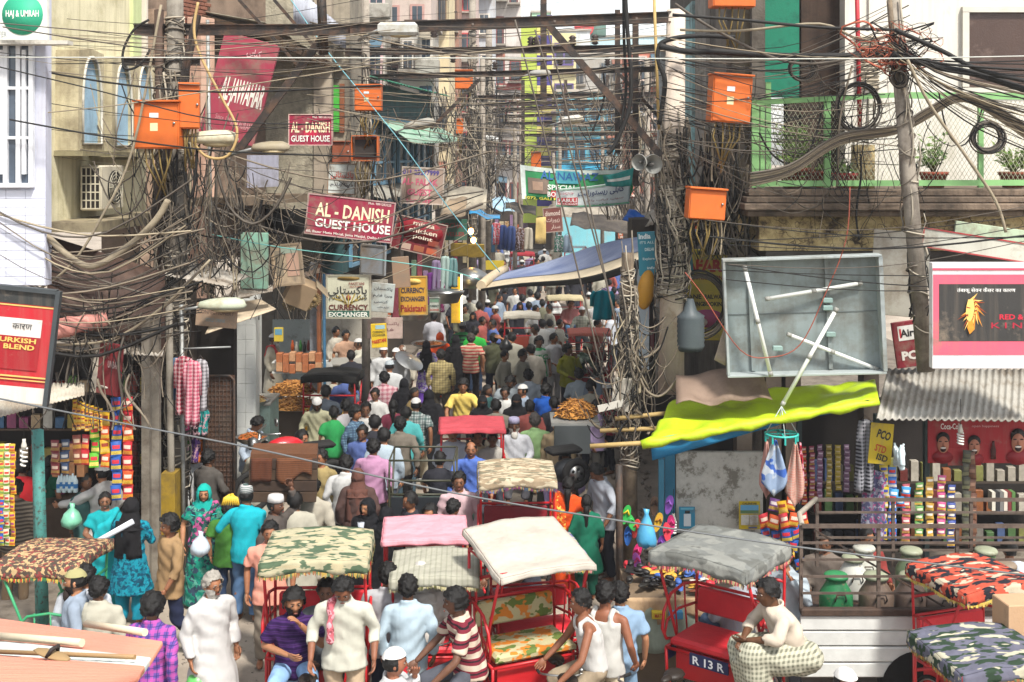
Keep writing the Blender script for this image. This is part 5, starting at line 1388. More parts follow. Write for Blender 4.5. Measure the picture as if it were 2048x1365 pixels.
sign(1405, 590, 18.25, 98, 182, 'yellow travel agency poster with big red lettering behind the cable coils', '#c4b04a', [('SAFARI', -.02, .32, .92, .14, '#a83428', .05), ('COMMUNICATIONS', 0, .19, .9, .05, '#8a3a30', .03), ('PLANE', -.22, -.02, .4, .05, '#33363f', .03), ('BOOKING', -.2, -.10, .44, .05, '#33363f', .03), ('RAILWAY', .24, -.02, .4, .05, '#33363f', .03), ('BOOKING', .24, -.10, .44, .05, '#33363f', .03), ('M. 9811346554', .1, .46, .7, .04, '#33363f', .01)], 0, -6, None, [(.1, -.26, .7, .2, '#a8507a', 'emblem'), (-.1, -.3, .4, .12, '#c9b8b0', 'emblem'), (.05, .08, .7, .08, '#b9a94a')], dirt=.25)
sign(1272, 640, 18.3, 52, 200, 'tall pale blue board behind the wooden post', '#a9b4bc', (), 0, 0, None, dirt=.2, name='board', cat='board')
sign(1800, 548, 16.4, 108, 170, 'dirty white panel leaning behind the grey light box', '#a8a49a', (), 3, -20, None, dirt=.5, name='panel', cat='panel')
sign(1958, 492, 16.2, 230, 40, 'long white sloping sign strip with red edge over the pink billboard', '#b9b8ac', (), 9, 0, '#a03a3c', dirt=.3, rim=.02)
sign(1990, 468, 16.5, 160, 30, 'pale green sloping strip above the white sign strip', '#a5b49a', (), 8, 0, None, dirt=.3)
sign(1822, 688, 16.1, 66, 92, 'leaning dark red PCO phone sign with a white upper panel', '#7a1c2a', [('Airtel', .06, .25, .70, .17, '#22201f', .03), ('PCO', .06, -.24, .78, .20, '#d2ccc4', .05)], -8, 0, None, [(.05, .25, .8, .32, '#cfcdc8'), (-.28, .25, .06, .2, '#b02a34')])
bb = sign(1992, 632, 14.6, 254, 212, 'pink cigarette billboard with dark panel and golden lion head', '#cfcdce', [('तंबाकू सेवन कैंसर का कारण', -.08, .24, .46, .055, '#c9c8c4', .015), ('RED &', .12, -.01, .19, .05, '#b8283c', .03), ('K I N G', .14, -.09, .36, .055, '#9c2236', .01)], 0, 0, None, [(0, .01, .99, .76, '#d2586c', 'pink_field'), (-.02, .03, .86, .54, '#343332', 'dark_panel'), (0, .44, 1., .02, '#c94a60', 'stripe')], dirt=.04, thick=.12)
wb, hb_ = 254*14.6/F, 212*14.6/F
LION = [M('#c9862e', .5, .3, 12, bump=.1), M('#e0b868', .5, .2, 12, bump=.1), M('#8a3d1e', .5, .3, 12, bump=.1)]
ln = MB(); cx, cz = -.215*wb, .0
for k in range(26):      # mane strands sweeping back from the face
 a = R(100-k*10.5); r0 = .06; L = .10+.05*math.sin(k*1.7)
 p0 = Vector((cx+.03+r0*math.cos(a)*.8, 0, cz+.10+r0*math.sin(a)*1.6)); p1 = p0+Vector((L*math.cos(a-.5), 0, L*math.sin(a-.5)*1.1-.06)); n_ = Vector((-(p1-p0).z, 0, (p1-p0).x)).normalized()*.016
 y = -.016-.0006*k
 ln.add([(p0.x+n_.x, y, p0.z+n_.z), (p0.x-n_.x, y, p0.z-n_.z), (p1.x, y, p1.z)], [(0, 1, 2)], k % 3)
ln.prism([(cx-.02, cz+.20), (cx+.04, cz+.21), (cx+.06, cz+.10), (cx+.035, cz-.02), (cx+.0, cz-.07), (cx-.035, cz-.04), (cx-.05, cz+.03), (cx-.04, cz+.12)], -.036, -.034, 1)
ln.prism([(cx-.04, cz+.115), (cx+.005, cz+.105), (cx+.005, cz+.095), (cx-.035, cz+.10)], -.038, -.037, 2); ln.prism([(cx-.05, cz+.02), (cx-.02, cz+.025), (cx-.02, cz-.0), (cx-.045, cz+.0)], -.038, -.037, 2)
ln.prism([(cx-.01, cz-.06), (cx+.03, cz-.03), (cx+.06, cz-.16), (cx+.0, cz-.22), (cx-.03, cz-.14)], -.033, -.032, 0)
ln.build('lion_emblem', LION, bb)
lb = thing('light_box', 'big grey tilted sheet-metal light box with loose white fluorescent tubes', 'light box', W(1607, 632, 15.4), (0, R(-2.5), R(-6)))
LW, LH = 306*15.4/F, 232*15.4/F; GS = M('#7f8a8a', .55, .12, 2, .35, '#5c5a52', 1.6, .35, .06, 40)
MB().box((0, .16, 0), (LW, .012, LH)).build('back_sheet', GS, lb)
for c, s in (((0, .05, LH/2), (LW+.03, .26, .03)), ((0, .05, -LH/2), (LW+.03, .26, .03)), ((-LW/2, .05, 0), (.03, .26, LH-.04)), ((LW/2, .05, 0), (.05, .26, LH-.04))): MB().box(c, s, 0, None, .004).build('side', M('#98a0a0', .5, .15, 2, .3, '#6a665c', 2), lb)
for x in (-.33, .17): MB().box((x*LW, .13, 0), (.05, .04, LH-.06)).build('rib', GS, lb)
MB().box((0, .15, .02), (LW-.06, .01, .012)).build('seam', M('#5c6464', .6, .2), lb)
TUBE = M('#cfd1cd', .35, .06, 4, bump=0, spec=.5)
for a, c, y in (((1490, 537), (1541, 748), -.05), ((1535, 598), (1720, 567), .07), ((1578, 670), (1752, 738), .06), ((1672, 620), (1566, 808), -.10)):
 p, q = W(*a, 15.35+y), W(*c, 15.35+y); d = (q-p)
 t = thing('fluorescent_tube', {1490: 'white fluorescent tube down the left side of the light box', 1535: 'white fluorescent tube near the top of the light box', 1578: 'white fluorescent tube sloping down right in the light box', 1672: 'long white fluorescent tube hanging out of the light box'}[a[0]], 'lamp tube', p)
 MB().tube([(0, 0, 0), d], .026, 10).build('tube', TUBE, t)
 for f_ in (0, 1, .5): MB().tube([d*f_-d.normalized()*.03, d*f_+d.normalized()*.03], .030, 10).build('collar', M('#8a8a84', .5, .1), t)
for px, py in ((1655, 601), (1655, 616), (1661, 669), (1555, 697)): MB().box(W(px, py, 15.45), (.12, .07, .065), 0, None, .01).build('ballast', M('#7d9490', .5, .15), None) and None
for o in list(COL.objects):
 if o.name.split('.')[0] == 'ballast': o.parent = lb; bpy.context.view_layer.update(); o.matrix_parent_inverse = (Matrix.Translation(lb.location) @ Euler(lb.rotation_euler).to_matrix().to_4x4()).inverted()
ad = sign(10, 690, 14, 176, 222, 'red cigarette advertisement board with black top at the left edge', '#a8202a', [('कारण', .17, .18, .22, .05, '#3a3a3a', .01), ('TURKISH', .10, .055, .48, .045, '#d0a858', .03), ('BLEND', .16, -.005, .34, .045, '#d0a858', .03)], 6.5, 6, None, [(0, .44, 1., .12, '#2e3030', 'black_band'), (0, .365, 1., .012, '#c9a860', 'gold_line'), (.07, .17, .62, .16, '#c9c5c0', 'white_box'), (.07, -.06, .62, .30, '#8e1a22', 'dark_field'), (0, -.27, 1., .014, '#c9a860', 'gold_line'), (0, -.30, 1., .010, '#c9a860', 'gold_line'), (0, -.43, 1., .14, '#c2beb8', 'white_band')], dirt=.08, thick=.08)
mb = MB()
w_, h_ = 176*14/F, 222*14/F
for c, s in (((.5*w_+.02, .02, 0), (.05, .12, h_+.06)), ((0, .02, h_/2+.02), (w_, .12, .05))): mb.box(c, s)
mb.build('frame', M('#3a3f42', .5, .15), ad)
sign(213, 738, 15.8, 64, 104, 'dark red drink advert panel with white swoosh over the snack strips', '#6a1620', [('UNBAR', .25, .1, .4, .14, '#a08a88', .03), ('COLA', -.12, .25, .4, .10, '#8a5a5a', .02)], 6, -20, None, [(-.42, 0, .2, 1., '#b2aa9c'), (-.1, -.36, .45, .06, '#a89c94', 'emblem')], dirt=.2)
sign(432, 632, 17.1, 84, 46, 'torn tan shop board with faded lettering under the pale green lamp', '#a88c74', [('CONFECTIONERY', 0, .14, .9, .18, '#6a5a50', .02), ('COLD DRINK', 0, -.2, .5, .16, '#7a8a8c', .02)], 4, -8, None, dirt=.5)
sign(508, 522, 18.6, 56, 112, 'peeling turquoise painted board above the bakery', '#7fb09c', (), 0, -10, None, dirt=.55, name='board', cat='board')
sign(574, 530, 19.2, 64, 84, 'faded tan poster board hanging slanted above the bakery', '#ae9a80', (), -6, -12, '#8f7d66', [(-.25, .05, .25, .6, '#857a68'), (.2, .0, .4, .55, '#b08f7c'), (.1, .34, .5, .14, '#93a090')], dirt=.4, name='board', cat='board')
b_ = thing('carton', 'open cardboard carton hanging from the bakery awning', 'carton', W(600, 585, 19.5), (R(20), R(24), R(20)))
MB().box((0, 0, 0), (.42, .3, .42), 0, None, .01).build('box', M('#9a8468', .9, .15), b_); MB().box((.3, 0, .2), (.28, .3, .012), 0, (0, .4, 0)).build('flap', M('#a8977c', .9, .15), b_)
sign(745, 520, 21.8, 60, 60, 'grey metal back of a sign box below the large guest house sign', '#8a8f94', (), 2, -30, '#6a6a68', dirt=.35, name='panel', cat='panel')
sign(802, 545, 22.6, 34, 62, 'brown cloth notice hanging beside the exchange signs', '#8e745e', (), -4, 0, None, dirt=.35, name='notice', cat='notice')
def banner(label, pts, Ya, Yb, bgc, texts, shapes=(), n=30):
 "pts: TL, TR, BR, BL pixels; hangs between the two depths with a slack top"
 A, B, C, D = W(*pts[3], Ya), W(*pts[2], Yb), W(*pts[1], Yb), W(*pts[0], Ya)
 t = thing('banner', label, 'banner', A)
 w = (B-A).length; h = (D-A).length; ang = math.atan2((B-A).z, (B-A).x)
 sag = lambda u: -.10*h*4*u*(1-u)
 def fn(u, v):
  p = A.lerp(B, u).lerp(D.lerp(C, u), v)-A; p.z += sag(u); p.y += .03*math.sin(u*17+v*3)-.02; return p
 def pt(u, v, off):
  p = Vector(fn(u, v)); p.y -= off; return p
 MB().sheet(fn, n, 6, 0, .006).build('cloth', CLOTH(bgc), t)
 for k, (u0, v0, u1, v1, c, nm) in enumerate(shapes):
  MB().sheet(lambda u, v: pt(u0+(u1-u0)*u, v0+(v1-v0)*v, .012+.003*k), 12, 3).build(nm, M(c, .7, .25, 8), t)
 for s, u, v, a, b_, c in texts:
  me = text_mesh(s, a*w, b_*h, .02).copy()
  for vtx in me.vertices:
   q = pt(u+vtx.co.x/w, v+vtx.co.z/h, .030); vtx.co = q
  obj('lettering', me, M(c, .7, .08), t)
 return t
banner('green cloth banner with a photograph and BOOKING strung over the lane', ((1040, 330), (1275, 338), (1262, 392), (1044, 398)), 27, 27.5, '#3a8a58',
  [('SPECIAL', .36, .42, .26, .16, '#d8dcd4'), ('BOOKING', .36, .2, .26, .16, '#d8d0cc'), ('1072, GALI MADARSA', .28, .05, .50, .10, '#c9c24a'), ('AL-NAWAZ', .42, .78, .5, .26, '#2f5f94')], [(.0, .86, 1., 1., '#b9c4bc', 'white_edge'), (.0, 0, .04, 1, '#c4cdc8', 'white_edge'), (.06, .2, .24, .66, '#7a6a5e', 'photograph'), (.10, .3, .19, .56, '#a88c78', 'photograph_face'), (.26, .1, .5, .32, '#a83438', 'red_block'), (.3, .55, .5, .95, '#4a9aa8', 'blue_block')])
banner('white cloth banner with blue Urdu script and a red oval', ((1112, 378), (1262, 358), (1258, 408), (1112, 414)), 26, 26.4, '#eaf2f0',
  [(urdu('کابلی ریستورانت'), .60, .66, .62, .34, '#2c3c66'), ('KABULI', .155, .36, .24, .20, '#dcd4d0'), ('RESTAURANT', .155, .17, .26, .10, '#dcd4d0'), (urdu('سوپ کباب پلاو'), .66, .30, .5, .12, '#8a6a68'), (urdu('نان'), .6, .12, .2, .08, '#6a8a6c'), ('9213427124', .13, .72, .2, .12, '#b06a74')], [(.0, .04, 1., .09, '#5aa07a', 'green_edge'), (.0, .9, 1., .96, '#8fb89a', 'green_edge'), (.02, .10, .29, .50, '#b02c34', 'red_oval')])
banner('twisted teal banner end left of the loudspeakers', ((1205, 352), (1268, 335), (1262, 372), (1212, 372)), 25.6, 25.4, '#2a7a74', [], [(.1, .4, .9, .6, '#c4c8c0', 'white_print')])
# ---------------------------------------------------------------- awnings, roofs and tarpaulins
def sheet_thing(name, label, cat, P, mat, thick=.012, loc=None, **kw):
 A = Vector(P[0]); q = quad(*[Vector(p)-A for p in P], thick=thick, **kw)
 return tag(q.build(name, mat, None, A), label, cat)
YT = M('#a6bf1e', .55, .15, 3, .15, '#8a9430', 2, bump=.9, bscale=5)
tarp = thing('tarpaulin_awning', 'bright yellow-green tarpaulin awning with blue underside over the right shop', 'awning', (0, 0, 0))
A, B, C, D = W(1290, 885, 14.9), W(1758, 800, 14.9), W(1750, 760, 16.4), W(1345, 800, 16.6)
quad(A, B, C, D, 60, 24, .01, sag=.10, wob=.09).build('yellow_sheet', YT, tarp)
A2, B2 = W(1283, 890, 14.8), W(1757, 803, 14.8)
MB().tube([A2.lerp(B2, i/24)+Vector((0, 0, .012*math.sin(i*2.1))) for i in range(25)], [.055+.018*math.sin(i*1.3) for i in range(25)], 9).build('rolled_edge', YT, tarp)
quad(W(1305, 922, 14.95), W(1560, 850, 15.0), W(1560, 838, 15.0), W(1300, 878, 14.95), 24, 5, .008, wob=.03).build('blue_valance', M('#1c6a92', .6, .15, 3), tarp)
quad(W(1300, 895, 15.1), W(1700, 820, 15.1), W(1745, 780, 16.3), W(1350, 830, 16.5), 12, 6, .006, sag=.05).build('blue_lining', M('#1c6a92', .6, .15, 3), tarp)
for a, c, lab in (((1180, 893), (1330, 884), 'bamboo pole holding the front of the yellow-green awning'), ((1200, 862), (1345, 856), 'short bamboo pole behind the front awning pole'), ((1230, 838), (1340, 826), 'bamboo pole by the wooden post above the awning poles')):
 Yb = 14.8 if '93' in str(a) else 16.3; rod('bamboo_pole', lab, 'pole', [W(*a, Yb), W(*c, Yb)], .03, M('#a38a58', .7, .2, 8, .2))
rod('bamboo_pole', 'split bamboo leaning against the main pole high up', 'pole', [W(1308, -10, 17.0), W(1318, 260, 17.0)], .022, M('#a38a58', .7, .2, 8, .2))
sheet_thing('corrugated_awning', 'grey corrugated iron awning over the right-hand shop under the pink billboard', 'awning', (W(1752, 838, 15.0), W(2120, 842, 15.0), W(2120, 738, 16.3), W(1775, 738, 16.3)), M('#9a978f', .6, .15, 1.5, .35, '#6b6052', 2, .5), nu=150, nv=4, corr=.018, nc=26)
sheet_thing('tin_awning', 'brown bent tin sheet between the light box and the yellow-green awning', 'awning', (W(1352, 808, 15.5), W(1545, 798, 15.5), W(1520, 735, 15.9), W(1352, 752, 16.2)), M('#7d6a5c', .7, .2, 2, .35, '#5a4a3e', 2), nu=14, nv=6, wob=.10)
sheet_thing('shade_sheet', 'torn grey-brown sheet hanging from the left edge of the light box', 'sheet', (W(1428, 720, 15.6), W(1450, 732, 15.6), W(1466, 610, 15.7), W(1462, 615, 15.7)), M('#8c7f70', .8, .2, 2, .3), nu=8, nv=8, wob=.05)
BT = NT('blue_tarp'); co = BT.coord(); xx, yy_, zz = BT.xyz(co)
bc = BT.ramp(BT.noise(co, 1.2, 3), [(.3, srgb('#5f6d92')), (.7, srgb('#8a94ae'))]); BT.col(bc); BT.bump(BT.noise(co, 5, 4), .5, .05); BTM = BT.fin(.6)
bt = thing('blue_tarpaulin', 'long sagging blue and cream tarpaulin stretched over the crowd', 'tarpaulin', (0, 0, 0))
def tarpfn(u, v):
 a = W(962+u*430, 578-u*98+20*math.sin(u*PI), 24-5.2*u); b_ = W(1010+u*390, 545-u*92-8*math.sin(u*PI), 27.5-6*u)
 p = a.lerp(b_, v); p.z += .10*math.sin(u*9+v*3)*.4; return p
MB().sheet(lambda u, v: tarpfn(u, .30+.70*v), 40, 10, 0, .01).build('blue_sheet', BTM, bt)
MB().sheet(lambda u, v: tarpfn(u, .32*v)+Vector((0, 0, -.015)), 40, 5, 0, .01).build('cream_border', CLOTH('#b9ac94'), bt)
MB().sheet(lambda u, v: tarpfn(u, 0)+Vector((0, .01, -(.05+.14*u)*v)), 30, 3, 0, .008).build('black_underside', M('#1f1e1c', .8, .2), bt)
MB().tube([tarpfn(0, v/8)+Vector((0, 0, .06)) for v in range(9)], .10, 8).build('bundled_end', CLOTH('#b8a88e'), bt)
sheet_thing('orange_sheet', 'orange plastic sheet at the top of the blue tarpaulin', 'sheet', (W(1300, 490, 20.5), W(1400, 455, 20), W(1395, 425, 20.4), W(1310, 462, 21)), M('#c4623a', .6, .15), nu=10, nv=5, wob=.04)
sheet_thing('blue_plastic', 'crumpled bright blue plastic sheet on a far right roof', 'sheet', (W(1245, 440, 26), W(1290, 462, 25.5), W(1300, 430, 26), W(1262, 422, 26.5)), M('#1f57a8', .5, .2), nu=12, nv=8, wob=.18)
sheet_thing('tin_sheeting', 'grey tin roof edge left of the main pole', 'sheet', (W(1255, 465, 27), W(1335, 440, 23), W(1335, 405, 24), W(1262, 440, 28)), TIN, nu=20, nv=4, corr=.02, nc=9)
for a in ((('tin_awning', 'dark sagging awning at the far right of the lane'), (1140, 452, 1262, 470, 1262, 436, 1145, 424), 40, '#3f3a36'), (('tin_awning', 'pale torn awning sheets beyond the white banner'), (1090, 432, 1250, 440, 1240, 414, 1100, 408), 44, '#958d80'), (('tin_awning', 'black plastic awning left of the diamond sign'), (1010, 418, 1072, 432, 1072, 414, 1012, 402), 40, '#262422'), (('tin_awning', 'pale blue tin awning over a far shop'), (975, 418, 1030, 424, 1030, 398, 978, 392), 42, '#8fb0c4'), (('tin_awning', 'bright blue tarpaulin strip over the hanging clothes'), (938, 428, 1000, 440, 1000, 432, 940, 416), 33, '#2d86b8'), (('tin_awning', 'torn grey tin awning above the jeweller sign'), (880, 428, 972, 418, 975, 378, 900, 372), 31, '#9c9484'), (('tin_awning', 'bent brown cardboard awning beside the beige guest house sign'), (880, 432, 930, 430, 935, 398, 900, 395), 29, '#8a7862'), (('cloth_awning', 'hanging cream cloth strip in front of the far shops'), (1070, 488, 1092, 488, 1092, 434, 1072, 436), 43, '#b8a064')):
 (nm, lab), c, Y, colr = a; d = .6 if nm != 'cloth_awning' else 0
 sheet_thing(nm, lab, 'awning', (W(c[0], c[1], Y), W(c[2], c[3], Y), W(c[4], c[5], Y+d*2), W(c[6], c[7], Y+d*2)), M(colr, .8, .25, 2, .4, '#5a5248', 1.5), nu=16, nv=4, wob=.10)
sheet_thing('shop_shutter', 'large dark brown metal fascia over the left snack shop', 'fascia', (W(96, 640, 16.2), W(330, 705, 16.6), W(330, 545, 17.0), W(92, 470, 16.9)), M('#3c2a22', .7, .2, 2, .25, '#594438', 1.5, .3), nu=8, nv=4)
MB_ = MB(); a, c = W(60, 668, 15.6), W(214, 640, 16.0)
t = thing('rolled_awning', 'rolled faded pink cloth awning under the brown fascia', 'awning', a)
MB().tube([(c-a)*(i/14) for i in range(15)], [.165-.07*(i/14)+.012*math.sin(i*2) for i in range(15)], 12).build('roll', CLOTH('#bd8278', folds=1.0), t)
sheet_thing('tin_awning', 'rusty tin strip awning along the lower edge of the brown fascia', 'awning', (W(100, 700, 15.9), W(325, 712, 16.4), W(330, 690, 16.8), W(100, 660, 16.4)), TIN, nu=60, nv=3, corr=.012, nc=26)
sheet_thing('tin_awning', 'ragged white tin awning over the packet strips beside the red advert board', 'awning', (W(-20, 838, 14.8), W(168, 790, 15.4), W(168, 765, 15.9), W(-20, 770, 15.6)), M('#b0aa9c', .7, .2, 2, .4, '#7a6a58', 1.6), nu=70, nv=4, corr=.012, nc=24)
sheet_thing('tin_awning', 'pale tin awning sheet below the cable tangle left of the turquoise board', 'awning', (W(318, 548, 17.0), W(452, 572, 17.2), W(500, 552, 18.0), W(345, 515, 18.2)), TIN, nu=40, nv=4, corr=.010, nc=16)
sheet_thing('tin_awning', 'cream sloping awning over the bakery stall', 'awning', (W(410, 668, 17.4), W(552, 618, 18.6), W(520, 598, 19.6), W(440, 612, 18.8)), M('#b8a890', .7, .12, 2, .25, '#8a7a64', 2), nu=10, nv=4)
sheet_thing('tin_awning', 'narrow rusty tin strip under the turquoise board', 'awning', (W(468, 598, 18.3), W(545, 582, 18.6), W(545, 570, 18.9), W(470, 580, 18.6)), TIN, nu=40, nv=3, corr=.010, nc=16)
sheet_thing('tin_awning', 'dark slanting underside of the bakery roof below the tan poster board', 'awning', (W(540, 580, 19.0), W(640, 545, 20.6), W(640, 535, 20.9), W(545, 565, 19.5)), M('#5a4c40', .8, .3), nu=30, nv=3, corr=.010, nc=12)
rf = thing('corrugated_sheeting', 'pink and white corrugated plastic roof in the near left corner', 'roof', (0, 0, 0))
RP = lambda px, py: W(px, py, 6.6+4.2*(1365-py)/130.)
for k, (A_, B_, C_, D_, c) in enumerate((((-60, 1400), (268, 1368), (288, 1338), (-60, 1310), '#c27f6b'), ((-60, 1318), (284, 1342), (300, 1318), (-60, 1276), '#b9c0bc'), ((-60, 1284), (298, 1322), (324, 1282), (-60, 1228), '#c4826e'))):
 quad(RP(*A_)+Vector((0, 0, -.01*k)), RP(*B_)+Vector((0, 0, -.01*k)), RP(*C_)+Vector((0, 0, -.01*k)), RP(*D_)+Vector((0, 0, -.01*k)), 6, 200, .008, .02, 26, along='v').build('roof_sheet', M(c, .5, .10, 2, .18, '#a8795f', 2), rf)
for a, c, lab in (((-20, 1284), (164, 1300), 'white plastic pipe lying along the pink roof on the left'), ((172, 1260), (290, 1278), 'short cream pipe lying along the top edge of the pink roof'), ((-20, 1318), (270, 1330), 'thin bamboo stick lying across the white strip of the roof')):
 rod('pipe', lab, 'pipe', [RP(*a)+Vector((0, 0, .05)), RP(*c)+Vector((0, 0, .05))], .03 if 'bamboo' not in lab else .016, M('#c2b59c' if 'bamboo' not in lab else '#8f7350', .6, .15))
t = thing('sandal', 'old brown sandal lying on the pink plastic roof', 'sandal', RP(104, 1328)+Vector((0, 0, .06)), (.1, 0, 1.2))
MB().ell((0, 0, 0), (.055, .15, .018)).build('sole', M('#8a7250', .8, .3), t); MB().tube([(-.05, .0, .0), (-.03, -.02, .05), (.03, -.02, .05), (.05, 0, .0)], .014, 6).build('strap', M('#2b2623', .7, .2), t)
# ---------------------------------------------------------------- cables
CABM = [M('#7d7263', .8, .25), M('#575048', .8, .3), M('#1e1d1c', .7, .2), M('#9a8e78', .8, .2)]
def path_px(pts, Y): return [W(a, b_, (c[0] if c else Y)) for a, b_, *c in pts]
def smoothp(P, n=5):
 "Catmull-Rom through points"
 P = [Vector(p) for p in P]; out = []
 for i in range(len(P)-1):
  p0, p1, p2, p3 = P[max(i-1, 0)], P[i], P[i+1], P[min(i+2, len(P)-1)]
  for k in range(n):
   t = k/n; out.append(.5*((2*p1)+(p2-p0)*t+(2*p0-5*p1+4*p2-p3)*t*t+(3*p1-p0-3*p2+p3)*t**3))
 return out+[P[-1]]
def cable(label, pts, Y, r, mat, name='cable', n=7, group='overhead cables'):
 P = smoothp(path_px(pts, Y)); a = P[0]
 return tag(MB().tube([p-a for p in P], r, n).build(name, mat, None, a), label, 'cable', group)
BLK, TAN, GRY = CABM[2], CABM[0], CABM[1]
CRE = M('#8d826e', .75, .25, 3, .3, '#5c5244', 3)
cable('thick pale conduit drooping in a deep curve past the tiled house', [(-30, 360), (60, 440), (140, 515), (190, 532), (260, 490), (312, 440), (336, 400)], 15.6, .045, CRE)
cable('second pale conduit rising towards the left pole', [(40, 598), (100, 565), (150, 520), (200, 440), (265, 300), (322, 10)], 15.9, .018, CRE)
cable('tan cable looping down beside the tall narrow orange box', [(396, 5), (388, 60), (400, 110), (440, 190), (474, 260), (455, 312), (410, 312), (378, 270)], 16.6, .02, M('#a98f60', .6, .2))
cable('black cable loop hanging left of the large orange box', [(298, 40), (268, 60), (247, 100), (248, 135), (265, 138), (285, 125), (300, 100)], 16.9, .018, BLK)
cable('thick black cable sagging between the main pole and the leaning pole', [(1318, 92), (1370, 103), (1440, 104), (1560, 112), (1690, 112), (1785, 108)], 16.6, .045, BLK)
cable('thick black cable loop around the main pole top', [(1470, 75), (1400, 72), (1345, 78), (1318, 92), (1316, 125), (1330, 165), (1318, 250)], 17.0, .035, BLK)
cable('heavy black cable running off to the right edge from the leaning pole', [(1785, 108), (1880, 135), (1960, 150), (2080, 190)], 15.2, .045, BLK)
cable('second heavy black cable from the leaning pole to the right edge', [(1790, 60), (1880, 100), (1960, 140), (2080, 168)], 15.1, .03, BLK)
cable('black cable crossing high from the main pole to the leaning pole', [(1345, 30), (1480, 40), (1640, 55), (1790, 60)], 16.2, .022, BLK)
cable('tan cable crossing high over the green board', [(1360, 60), (1480, 62), (1640, 48), (1720, 80), (1780, 70)], 16.3, .018, CRE)
cable('grey cable sagging in front of the green board', [(1350, 8), (1430, 60), (1560, 120), (1660, 125), (1780, 95)], 16.4, .02, GRY)
cable('cream guy wire running down from the leaning pole past the potted shrub', [(1815, 120), (1860, 210), (1930, 310), (1990, 400), (2012, 465)], 15.0, .02, CRE)
for k in range(6): cable('tan cable %s of the bundle swept across the green fence' % ['lowest', 'second lowest', 'third', 'fourth', 'fifth', 'topmost'][k], [(1500, 372-k*5), (1580, 350-k*4), (1680, 290-k*4), (1790, 268-k*3), (1850, 240-k*4), (1910, 205-k*3), (1960, 215-k*4), (2070, 290-k*6)], 16.2-k*.02, .016, [CRE, TAN, GRY][k % 3])
cable('red wire looping down the front of the light box', [(1700, 375), (1692, 480), (1650, 590), (1600, 690), (1540, 715), (1480, 700), (1405, 590), (1370, 545)], 15.1, .007, M('#8a4636', .6, .2))
cable('thin cyan rope from the concrete house down to the blue tarpaulin', [(575, -10), (660, 110), (790, 270), (900, 420), (1000, 545)], 19.0, .008, M('#6fa8b4', .6, .15))
cable('thin turquoise rope crossing in front of the exchange signs', [(425, 470), (560, 495), (720, 515), (880, 538), (960, 560)], 18.0, .008, M('#5f9a94', .6, .15))
cable('grey wire crossing the whole street low in front of the rickshaws', [(-40, 790), (250, 848), (520, 900), (900, 985), (1240, 1042), (1600, 1095), (2090, 1155)], 9.0, .007, M('#55585a', .5, .1))
cable('white wire strung flat across the upper street', [(-20, 115), (500, 116), (1100, 117), (1700, 118), (2080, 112)], 14.2, .007, M('#b3b5ae', .5, .1))
cable('thin wire strung flat over the beam of the left pole', [(-20, 45), (270, 70), (640, 100), (1000, 108)], 14.6, .007, GRY)
cable('pale wire crossing from the tiled house to the main pole', [(-20, 236), (240, 210), (560, 160), (900, 110), (1340, 70)], 15.6, .008, CRE)
cable('black wire slanting from the left edge towards the guest house signs', [(-20, 130), (190, 180), (420, 238), (640, 250)], 15.0, .008, BLK)
cable('black drop cable bundle hanging before the coral house', [(1250, -20), (1255, 60), (1262, 150), (1258, 220), (1230, 290), (1215, 308)], 17.0, .03, BLK)
cable('second black drop cable beside the drop bundle', [(1247, -20), (1248, 80), (1252, 180), (1240, 260)], 17.1, .022, BLK)
for k, (a, c) in enumerate((((1030, 40), (1240, 900)), ((1070, 60), (1232, 640)), ((1095, 60), (1240, 690)))):
 cable(['long grey guy wire falling to the wooden post, leftmost of three', 'middle grey guy wire falling to the wooden post', 'rightmost grey guy wire falling to the wooden post'][k], [a, ((a[0]+c[0])/2+6, (a[1]+c[1])/2+10), c], 16.4, .012, GRY)
cable('cable drooping from the wall of the tiled house into the left tangle', [(-20, 462), (90, 500), (200, 560), (330, 590), (400, 540)], 15.7, .014, GRY)
cable('cable drooping low past the snack strips on the left', [(90, 690), (220, 680), (330, 610), (420, 520)], 15.8, .016, CRE)
cable('looped cable under the brown fascia on the left', [(160, 590), (230, 660), (280, 730), (310, 725), (345, 660)], 15.9, .010, TAN)
def coil(label, px, py, Y, r, n, mat, squash=1.0, ph=0., grp='cable coils'):
 c = W(px, py, Y); rr = random.Random(int(px)); mb = MB()
 t = thing('cable_coil', label, 'cable coil', c, group=grp)
 for i in range(n):
  q = r*rr.uniform(.82, 1.06); ox, oz = rr.uniform(-.03, .03), rr.uniform(-.03, .03); oy = rr.uniform(-.05, .05); tl = rr.uniform(-.2, .2)
  mb.tube([(ox+q*math.cos(k*PI/12), oy+tl*q*.3*math.sin(k*PI/12), oz+q*squash*math.sin(k*PI/12)) for k in range(24)], .010, 5, rr.randrange(2), closed=True)
 tag(mb.build('loops', [mat, GRY], t), kind='stuff'); return t
coil('black cable coil hanging on the fence by the right potted plant', 1975, 275, 16.5, .22, 16, BLK, .95)
coil('big slack black cable coil hanging before the yellow poster', 1400, 610, 17.6, .42, 16, BLK, 1.15)
coil('thin black wire coil in front of the terrace doorway', 1715, 215, 16.4, .30, 9, BLK, 1.1)
coil('small black wire coil on the green board', 1605, 140, 16.6, .18, 8, BLK, .9)
coil('small wire coil on the leaning pole', 1800, 155, 15.4, .11, 6, BLK, 1.0)
def strands(name, label, fn, n, seed, rads=(.005, .012), mats=CABM, weights=(4, 4, 4, 1), seg=4):
 rr = random.Random(seed); mb = MB(); bag = [i for i, w in enumerate(weights) for _ in range(w)]
 for i in range(n): mb.tube(smoothp(fn(rr), 3), rr.uniform(*rads)*(2.2 if rr.random() < .14 else 1), 3, rr.choice(bag), False)
 return tag(mb.build(name, mats), label, 'cables', kind='stuff')
